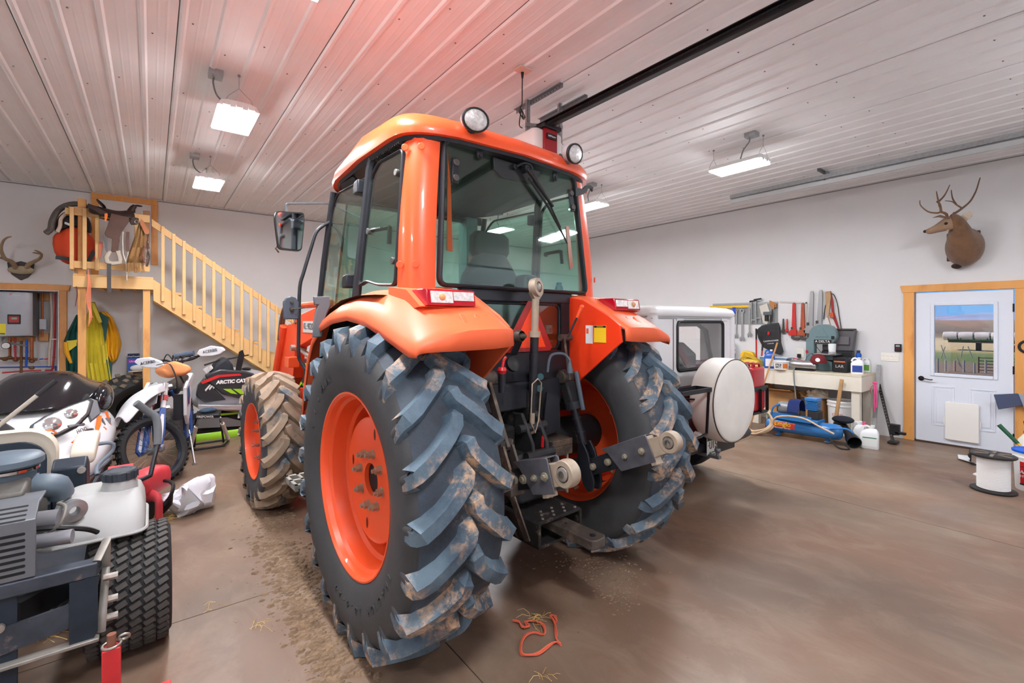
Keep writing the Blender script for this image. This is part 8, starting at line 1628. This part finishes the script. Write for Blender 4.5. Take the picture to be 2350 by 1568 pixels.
# ------------------------------------------------------------------ folding stool
so_=thing('folding_stool','low black folding stool with white taped legs','stool',Vector((CP(480,1035,5.95).x,CP(480,1035,5.95).y,0)),world=True); WLOC[so_.name]=tuple(so_.location)
def S(px,py,d): return CP(px,py,d)
seat_=[S(447,955,5.75),S(505,950,5.82),S(508,940,6.12),S(452,944,6.05)]; z=sum(p.z for p in seat_)/4
for p in seat_: p.z=z
k=4; G().add(seat_+[p-Vector((0,0,.035)) for p in seat_],[(0,1,2,3),(7,6,5,4)]+[(i,(i+1)%4,4+(i+1)%4,4+i) for i in range(4)]).obj('seat_pad',BLACKP,so_,bevel=.008)
LG=[(S(455,962,5.78),WZ(437,1032,0)),(S(505,958,5.85),WZ(525,1014,0)),(S(450,958,6.0),WZ(446,1030,0)),(S(505,955,6.05),WZ(513,1018,0))]
for i,(a,b) in enumerate(LG):
    b.z=.02; lg=G().cyl(a,b,.0125,10).obj('leg',BLACKM if i>1 else STEELG,so_); 
    if i<2: G().cyl(a+(b-a)*.25,a+(b-a)*.92,.024,12).obj('tape_wrap',mat('white tape',(222,220,214),.7,col2=(190,150,110),mixs=6,lo=.55,hi=.65),lg)
G().tube([WZ(437,1033,0)+up*.02,WZ(448,1036,0)+up*.02,WZ(515,1026,0)+up*.02,WZ(525,1012,0)+up*.02,WZ(512,1014,0)+up*.02,WZ(444,1024,0)+up*.02],.013,8,loop=True).obj('base_frame',BLACKM,so_)
q=S(472,959,5.76); q.z=z-.018; text('stool_print','FIREPOWER',.04,plane(q-fwd*.012,right,up),WHITEP,so_)
t=thing('slate_cloth','slate blue cloth crumpled on the folding stool','cloth',Vector((S(478,945,5.95).x,S(478,945,5.95).y,z))); g=G(); rnd=random.Random(3); g.ell((0,0,.025),(.10,.08,.035),14,8); g.v=[(a*(1+.2*rnd.uniform(-1,1)),b*(1+.2*rnd.uniform(-1,1)),max(0,c*(1+.2*rnd.uniform(-1,1)))) for a,b,c in g.v]; g.obj('cloth',mat('slate cloth',(58,78,98),.9),t,sub=1)
# ------------------------------------------------------------------ white sack, red tiller, straw
wb2=WZ(428,1180,0); t=thing('white_sack','crumpled white plastic sack on the floor','sack',(wb2.x,wb2.y+.06,0),-PSI); g=G(); g.ell((0,0,.10),(.20,.15,.11),28,18)
def crumple(v,amp,f,seed): 
    n=wob(Vector(v)*f*2+Vector((seed,0,0)))*.6; return (v[0]+n.x*amp,v[1]+n.y*amp,max(.003,v[2]+n.z*amp))
g.v=[crumple((a+.02,b,c+(.10*math.exp(-((a-.12)/.07)**2) if c>.12 else 0)),.045,7,3) for a,b,c in g.v]; g.v=[crumple(v,.02,18,9) for v in g.v]
g.obj('sack_body',mat('white film sack',(222,225,232),.4,bump=.4,bs=14),t,smooth=True,angle=30)
rt=thing('red_tiller','red garden tiller with a black loop handle behind the mower tire','tiller',(-.02,4.78,0),world=True); RTL=mat('faded red paint',(196,62,70),.45,var=.12,vs=8)
c=CP(345,1100,3.85); G().rings([[c+right*x+fwd*y+up*zz for x,y in rrect(-w,w,-d,d,.05)] for zz,w,d in ((-.12,.075,.12),(-.06,.09,.15),(.05,.09,.15),(.10,.07,.13))]).obj('engine_cover',RTL,rt,sub=1)
G().tube(spline([CP(330,1140,3.8),CP(352,1138,3.75),CP(364,1150,3.7),CP(364,1195,3.7)],4),.022,8,flat=(1,2.2)).obj('wheel_guard',RTL,rt); w0=CP(337,1180,3.85); w0.z=.12; G().lathe([(0,-.05),(.07,-.05),(.115,-.045),(.12,0),(.115,.045),(.07,.05),(0,.05)],24,frame(w0,right+fwd*.4)).obj('wheel',DARKRUB,rt)
G().tube(spline([CP(362,1170,3.72),CP(385,1150,3.75),CP(398,1118,3.8),CP(390,1106,3.85),CP(372,1104,3.9),CP(362,1112,3.95)],5),.014,8).obj('loop_handle',BLACKP,rt); p=[CP(a,b,3.74) for a,b in ((358,1175),(378,1150),(394,1130),(392,1160),(375,1180))]; G().add(p+[v+fwd*.02 for v in p],[(0,1,2,3,4),(9,8,7,6,5)]+[(i,(i+1)%5,5+(i+1)%5,5+i) for i in range(5)]).obj('rear_flap',BLACKP,rt,smooth=False)
a=CP(312,1085,3.95); G().lathe([(.05,-.1),(.06,-.05),(.06,.03),(.04,.05),(0,.05)],16,Matrix.Translation(a+up*-.02)).obj('air_filter',BLACKP,rt); G().bar(c+up*-.10,w0+up*.02,.05,.05).obj('gear_case',BLACKM,rt)
STW=mat('straw',(206,176,112),.9)
def straw(name,label,cx,cy,n,rad,seed,z=.003,hl=.10):
    g=G(); rnd=random.Random(seed)
    for _ in range(n):
        a=rnd.uniform(0,2*PI); r=rad*math.sqrt(rnd.random()); x,y=cx+r*math.cos(a),cy+r*math.sin(a); b=rnd.uniform(0,2*PI); l=hl*rnd.uniform(.4,1); zz=z+rnd.uniform(0,.02 if n>20 else .004)
        g.tube([(x,y,zz),(x+l*.5*math.cos(b),y+l*.5*math.sin(b),zz+rnd.uniform(0,.02)),(x+l*math.cos(b+.2),y+l*math.sin(b+.2),zz)],.0013,3,caps=False)
    g.obj(name,STW,label=label,cat='straw',kind='stuff',smooth=False)
p=WZ(355,1198,0); straw('straw_clump','dry straw clump on the floor beside the mower tire',p.x,p.y,240,.13,5)
for k,(px_,py_,n) in enumerate(((590,1440,10),(480,1395,6),(1228,1425,26),(1245,1555,8),(1240,1120,5))): p=WZ(px_,py_,0); straw('loose_straw',['a few pale straws on the bare floor left of the rear tire','single crossed straws near the mower tire','pale straw tuft tangled in the orange twine','short straws on the dark floor below the twine','straws on the floor under the drawbar'][k],p.x,p.y,n,.05,20+k,.002,.08)
# ------------------------------------------------------------------ zero-turn mower, rear towards the camera
mw=thing('riding_mower','dusty zero-turn riding mower with a grey fuel tank and a wide turf tire','mower',(-.7,3.5,0),world=True); NVY=mat('dark slate steel',(38,48,60),.45,.2,var=.2,vs=10); GFR=mat('worn frame steel',(64,70,80),.5,.4,var=.35,vs=8,col2=(150,130,116),mixs=7,lo=.62,hi=.75); BEI=mat('beige vinyl',(206,196,180),.55,var=.05,vs=8); TNK=mat('grey plastic tank',(166,167,166),.5); GPL=mat('grey blue plastic',(104,116,128),.5,var=.08,vs=8)
def turf_tire(xc,yc):
    r,w=.298,.33; Mx=frame((xc,yc,r),(1,0,0))
    t=G().lathe([(.15,-w*.42),(.20,-w*.5),(.25,-w*.5),(.275,-w*.44),(.283,-w*.2),(.284,0),(.283,w*.2),(.275,w*.44),(.25,w*.5),(.20,w*.5),(.15,w*.42)],56,Mx).obj('rear_tire',DARKRUB,mw,smooth=True)
    g=G(); n=46; TB=mat('turf tread',(74,72,70),.8,var=.15,vs=20)
    for k in range(n):
        for j in range(6):
            zz=(-.5+ (j+.5)/6)*w*.94; rr=.284-.012*(abs(zz)/(w*.47))**2.5; a=2*PI*(k+(.5 if j%2 else 0))/n
            g.cbox((rr+.004,0,zz),(.018,.024,w*.125),M=Mx@Matrix.Rotation(a,4,'Z'),rx=R(24))
    g.obj('tread_blocks',TB,t,smooth=False,kind='stuff')
    rim=G().lathe([(.155,-w*.42),(.14,-w*.2),(.10,-.02),(.0,-.02),(0,.02),(.10,.02),(.14,w*.2),(.155,w*.42)],28,Mx).obj('rear_rim',mat('mower rim red',(150,40,40),.5),mw); return t
turf_tire(-.085,3.08); turf_tire(-1.36,3.08)
for x in (-.15,-1.25): G().lathe([(.03,-.05),(.09,-.06),(.12,-.05),(.125,0),(.12,.05),(.09,.06),(.03,.05)],24,frame((x,4.48,.125),(1,0,0))).obj('front_caster',DARKRUB,mw)
G().bar((-.22,3.1,.36),(-.22,4.55,.30),.06,.09).bar((-1.2,3.1,.36),(-1.2,4.55,.30),.06,.09).bar((-1.25,4.48,.30),(-.15,4.48,.30),.06,.08).obj('main_frame',GFR,mw)
G().prism(rrect(-1.35,-.05,3.45,4.35,.2),.10,.22,ax='z').obj('cutting_deck',NVY,mw,bevel=.02)
# rear bumper frame: top bar, hanging plates, lower bar
fy=2.70
G().box(-1.22,-.185,fy,fy+.07,.535,.595).obj('bumper_bar',GFR,mw,bevel=.006)
G().prism([(-.275,.535),(-.185,.535),(-.185,.30),(-.20,.27),(-.275,.245)],fy-.004,fy+.004,ax='y').obj('bumper_plate',NVY,mw)
G().box(-.55,-.43,fy+.02,fy+.03,.10,.535).obj('hitch_plate',NVY,mw,bevel=.003); G().prism([(-.62,.40),(-.275,.44),(-.275,.34),(-.62,.29)],fy+.01,fy+.025,ax='y').obj('lower_bar',GFR,mw)
G().box(-.52,-.18,fy-.02,fy+.03,.26,.275).obj('lower_flange',mat('worn light steel',(150,146,140),.5,.5,var=.2,vs=12),mw,bevel=.003)
G().tube([(-.19,fy+.02,.595),(-.16,fy+.08,.66),(-.165,fy+.12,.52),(-.17,fy+.02,.38),(-.175,fy+.02,.28)],.016,8,flat=(1,.5)).obj('side_strap',mat('worn light steel',(150,146,140)),mw)
for z in (.50,.40,.32): G().cyl((-.17,fy+.05,z),(-.12,fy+.05,z),.016,8).obj('frame_bolt',WSTEEL,mw)
G().cyl((-.48,fy+.004,.42),(-.48,fy+.018,.42),.018,12).obj('hitch_hole',WSTEEL,mw)
G().bar((-.45,fy+.1,.42),(-.19,fy+.4,.42),.05,.10).bar((-.3,3.08,.30),(-.19,3.08,.30),.14,.14).obj('axle_bracket',BLACKM,mw)
# engine: block, muffler guard, air filter
G().box(-.95,-.42,2.95,3.35,.58,.80).obj('engine_block',mat('engine dirty alloy',(96,94,90),.55,.4,var=.25,vs=12),mw,bevel=.02)
mg=G(); x0,x1,z0,z1=-.80,-.375,.60,.885; my=2.80
mgp=G().prism([(my-.10,z0),(my-.10,z1-.05),(my-.02,z1),(my+.14,z1),(my+.14,z1-.012),(my-.015,z1-.012),(my-.088,z1-.058),(my-.088,z0)],x0,x1,ax='x').obj('muffler_guard',mat('grey heat shield',(112,116,122),.45,.5,var=.1,vs=8),mw,bevel=.003)
SLT=mat('slot black',(20,20,22),.8)
for k in range(7): G().prism(rrect(x1-.135,x1-.03,z0+.02+.026*k,z0+.032+.026*k,.005,3),my-.1008,my-.0998,ax='y').obj('vent_slot',SLT,mgp)
for k in range(4): G().prism(rrect(x1-.135,x1-.03,-.004,.006,.004,3),0,.001,plane((0,my-.095+.02*k,z1-.048+.0125*k),(1,0,0),(0,.848,.53))).obj('vent_slot',SLT,mgp)
G().cyl((x1-.02,my+.02,.70),(x1+.10,my+.0,.70),.03,14).cyl((x1-.05,my+.10,.76),(x1+.05,my+.08,.76),.045,14).obj('exhaust_pipe',mat('exhaust steel',(150,150,156),.4,.6),mw)
G().tube(spline([(x1+.02,my+.05,.72),(x1+.06,my+.03,.76),(x1+.07,my+.08,.81),(x1+.04,my+.12,.82)],4),.008,8).obj('linkage_rod',mat('rod grey',(120,116,110),.5),mw)
G().lathe([(.02,0),(.05,.01),(.05,.02),(.035,.02),(.035,.03),(.05,.03),(.05,.04),(.02,.045)],20,frame((-.30,3.0,.76),(.4,-.9,0))).obj('belt_pulley',STEELG,mw)
for k in range(2): G().tube(spline([(-.46,2.86,.75),(-.34,2.84,.74),(-.24,2.86,.70),(-.20,2.9,.66)],5),.009+.002*k,6).obj('cable',BLACKP,mw)
G().lathe([(0,-.012),(.05,-.01),(.055,.0),(.052,.03),(0,.032)],20,Matrix.Translation((-.45,2.98,.845))@Matrix.Diagonal((.62,.62,.7,1))).obj('oil_cap',mat('yellow cap',(206,184,64),.5),mw); G().prism([(2.9,.80),(2.9,.90),(3.05,.93),(3.15,.88),(3.15,.80)],-.60,-.44,ax='x').obj('valve_cover',mat('engine dirty alloy',(96,94,90)),mw,bevel=.012)
ac=Vector((-.53,3.12,-.075)); CF_=mat('filter grey plastic',(90,104,116),.45,var=.06,vs=6)
af=G().lathe([(0,.82),(.09,.82),(.098,.86),(.10,1.02),(.108,1.03)],28,Matrix.Translation(ac)).obj('air_filter_canister',CF_,mw); G().lathe([(.106,1.025),(.112,1.03),(.112,1.042),(.105,1.045)],28,Matrix.Translation(ac)).obj('hose_clamp',CHROME,af); G().lathe([(.10,1.045),(.118,1.05),(.128,1.06),(.128,1.085),(.115,1.10),(.07,1.11),(0,1.112)],32,Matrix.Translation(ac)).obj('rain_cap',CF_,af)
G().tube(spline([(ac.x+.06,ac.y-.0,.86),(ac.x+.12,ac.y-.01,.865),(ac.x+.17,ac.y+.0,.845),(ac.x+.18,ac.y+.02,.80)],4),[.055]*9+[.05]*4,14).lathe([(.063,0),(.063,.02)],16,frame((ac.x+.09,ac.y,.862),(1,0,0))).obj('intake_elbow',CF_,af)
# fuel tank
tk2=[]
for z,(x0,x1,y0,y1) in ((.60,(-.385,-.04,2.94,3.36)),(.612,(-.40,-.025,2.93,3.37)),(.66,(-.395,-.025,2.95,3.37)),(.715,(-.38,-.03,3.0,3.37)),(.76,(-.35,-.045,3.06,3.36)),(.78,(-.32,-.07,3.10,3.34))): tk2.append([Vector((x,y,z)) for x,y in rrect(x0,x1,y0,y1,.055,5)])
ft=G().rings(tk2).obj('fuel_tank',TNK,mw,smooth=True,angle=60); G().lathe([(.078,.72),(.072,.80),(.066,.83)],24,Matrix.Translation((-.13,3.17,0))).obj('filler_neck',TNK,ft)
cpm=G().lathe([(.062,.822),(.070,.825),(.070,.865),(.064,.872),(.05,.873),(.045,.868),(0,.868)],24,Matrix.Translation((-.13,3.17,0))).obj('fuel_cap',mat('cap slate',(52,58,66),.5),ft)
g=G()
for k in range(12): a=2*PI*k/12; g.cbox((-.13+.070*math.cos(a),3.17+.070*math.sin(a),.845),(.012,.016,.036),rz=a)
g.obj('cap_grip_ribs',MAT['cap slate'],cpm,smooth=False,kind='stuff')
G().tube([Vector((x,y,.612)) for x,y in rrect(-.405,-.02,2.925,3.375,.055,5)],.008,6,loop=True).obj('tank_seam',TNK,ft)
# seat back, seat, arm rest, lap bars
sbk=G().rings([[Vector((x,3.60+dy+ .10*(z-.7),z)) for x,z in rrect(-.98+i,-.42-i,.70+i*.3,1.045-i,.13,7)] for dy,i in ((0,.02),(-.015,.0),(.03,-.0),(.09,.0),(.11,.02))],True,True).obj('seat_back',BEI,mw,smooth=True,angle=60)
G().prism(rrect(-.945,-.455,.72,1.005,.11,7),3.575,3.60,ax='y').obj('seat_shell',NVY,sbk,bevel=.006) if False else G().prism([(x,z) for x,z in rrect(-.945,-.455,.60,1.0,.11,7)],-.006,.004,plane((0,3.585-.07-.012,0),(1,0,0),(0,.10,1))).obj('seat_shell',NVY,sbk,bevel=.006)
G().prism(rrect(-.98,-.44,3.65,4.2,.1),.60,.72,ax='z').obj('seat_cushion',BEI,mw,bevel=.04,bseg=3)
G().prism([(3.42,.58),(3.42,.86),(3.50,.90),(3.60,.84),(3.60,.58)],-.42,-.28,ax='x').obj('side_plate',NVY,mw,bevel=.01); G().box(-.33,-.285,3.56,3.61,.55,.85).obj('arm_post',BLACKM,mw,bevel=.006)
for q in ((3.44,.84),(3.44,.64)): G().cyl((-.30,q[0]-.03,q[1]),(-.30,q[0]-.015,q[1]),.018,12).obj('plate_bolt',WSTEEL,mw)
G().rings([[Vector((x,y,z)) for x,z in rrect(-.365,-.255,z0,z1,.025,4)] for y,z0,z1 in ((3.56,.84,.89),(3.58,.83,.93),(3.75,.86,.96),(3.93,.90,.965),(3.95,.91,.955))]).obj('arm_rest',BEI,mw,sub=1)
FOAM=mat('grey foam grip',(98,102,106),.8)
hp2=[CP(345,1092,3.10),CP(357,1040,3.18),CP(362,1020,3.22)]; lbz=[CP(361,1022,3.22),CP(362,985,3.26),CP(357,957,3.28),CP(340,945,3.26),CP(312,925,3.2)]
G().tube(spline(hp2+[lbz[1]],4),.014,10).tube([CP(345,1092,3.10),Vector((-.12,3.75,.62))],.014,10).obj('lap_bar',TBLK,mw); G().tube(spline(lbz,5),.024,12).obj('lap_bar_grip',FOAM,mw)
lb2=[Vector((-1.22,3.75,.62)),CP(-90,1050,2.75),CP(0,975,2.80),CP(85,908,2.9)]; G().tube(lb2,.013,10).obj('lap_bar',mat('lap bar grey',(176,170,160),.5),mw); G().tube([CP(82,910,2.9),CP(128,874,2.97)],.015,12).obj('lap_bar_grip',mat('dark foam grip',(40,40,44),.8),mw)
G().bar((-.98,3.42,.62),(-.42,3.42,.62),.06,.14).obj('seat_riser',NVY,mw); G().tube(spline([CP(222,1020,3.3),CP(255,1017,3.35),CP(258,1035,3.35),CP(225,1068,3.25),CP(223,1090,3.2)],3),.013,8).obj('brake_lever',GPL,mw)
rp=G().box(-.24,-.10,4.05,4.30,.60,.63).obj('foot_plate',mat('plate red',(190,60,72),.5),mw,bevel=.004)
for k in range(3): 
    for j in range(2): G().cyl((-.215+.045*k,4.05+.1*j+.05,.631),(-.215+.045*k,4.1+.1*j,.632),.014,8).obj('plate_hole',SLT,rp)
# red jack post in front of the mower
jp0=CP(256,1500,1.93); js=thing('jack_post','red square steel post with a ring pin standing before the mower','post',(jp0.x,jp0.y,0)); RPT=mat('chipped red paint',(200,48,52),.45,var=.12,vs=9,col2=(170,140,100),mixs=9,lo=.66,hi=.72)
G().box(-.03,.03,-.03,.03,0,.295).obj('post',RPT,js,bevel=.004); G().cyl((0,0,.29),(0,0,.345),.016,10).obj('pin',mat('rust pin',(130,84,66),.7),js); G().lathe([(.03+.005*math.cos(a),.005*math.sin(a)) for a in [2*PI*i/8 for i in range(9)]],16,Matrix.Translation((0,0,.30))).obj('ring',WSTEEL,js); G().lathe([(.018+.005*math.cos(a),.005*math.sin(a)) for a in [2*PI*i/8 for i in range(9)]],14,frame((.04,0,.318),(0,1,.6))).obj('ring',WSTEEL,js); G().box(-.05,.20,-.05,.05,0,.035).obj('foot',RPT,js,bevel=.004)
# hydraulic line reel, red wires behind the mower
t=thing('red_air_line','thin red air line coiled on the floor behind the dirt bike wheel','hose',(-.06,5.2,0)); g=[]
for k in range(40): a=k*.55; g.append((.16*math.cos(a)+.02*math.sin(k),.15*math.sin(a),.012+.002*k))
G().tube(spline(g,3),.007,6).obj('hose',mat('red hose',(196,60,60),.5),t)
# ------------------------------------------------------------------ dirt and twine on the floor
DIRT=mat('dried mud',(128,106,84),.95,var=.25,vs=12,col2=(104,84,66),mixs=9,lo=.5,hi=.7,bump=.5,bs=30)
def crumbs(name,label,spots,n,seed,smin=.004,smax=.022):
    g=G(); rnd=random.Random(seed)
    for _ in range(n):
        px_,py_,sx,sy_=rnd.choice(spots); p=WZ(px_+rnd.gauss(0,sx),py_+rnd.gauss(0,sy_),0); s=smin+(smax-smin)*rnd.random()**3; b=rnd.uniform(0,PI)
        q=[(s*(1+.5*rnd.random())*math.cos(b+2*PI*k/5),s*(.6+.5*rnd.random())*math.sin(b+2*PI*k/5)) for k in range(5)]; hgt=s*rnd.uniform(.25,.7)
        g.add([(p.x+x,p.y+y,.0005) for x,y in q]+[(p.x+x*.5,p.y+y*.5,hgt) for x,y in q],[tuple(range(4,-1,-1)),tuple(range(5,10))]+[(i,(i+1)%5,5+(i+1)%5,5+i) for i in range(5)])
    g.obj(name,DIRT,label=label,cat='dirt',kind='stuff',smooth=False)
crumbs('dried_mud','crumbled dried mud trail along the left rear tire',[(640,1200,30,18),(630,1250,35,18),(660,1300,35,20),(680,1370,30,25),(700,1430,25,25),(740,1490,30,25),(780,1540,40,25),(690,1330,30,30)],2600,3)
crumbs('mud_crumbs','mud crumbs on the floor behind the right rear tire',[(1400,1320,40,22),(1330,1290,50,10),(1420,1360,25,20)],500,4,.003,.012)
crumbs('floor_grit','scattered dark grit over the open floor',[(1500,1420,160,70),(560,1350,80,60),(1250,1350,120,60),(1900,1350,200,60)],130,6,.002,.006)
def twist(pts,lbl,seed,m):
    t=thing('baling_twine',lbl,'twine',WZ(*pts[len(pts)//2],0),world=True)
    for k in range(3):
        rnd=random.Random(seed+k); P=[WZ(a+rnd.uniform(-3,3),b+rnd.uniform(-2,2),.006+.004*k) for a,b in pts]; G().tube(spline(P,5),.0042,5).obj('strand',m,t)
twist([(1178,1425),(1192,1428),(1200,1440),(1212,1436),(1206,1428),(1222,1426),(1240,1430),(1250,1440),(1246,1455),(1228,1452),(1210,1458),(1196,1475),(1196,1500),(1212,1503),(1236,1500),(1260,1482),(1276,1472),(1288,1480),(1274,1466),(1276,1450),(1270,1425),(1262,1414),(1272,1414),(1276,1428)],'tangled orange baling twine on the dark floor behind the tractor',2,mat('twine orange red',(222,104,76),.8))
p=Vector((-.36,2.86,0)); straw('hay_scraps','hay scraps caught in the rear frame of the mower',p.x,p.y,120,.10,31,.30,.12)
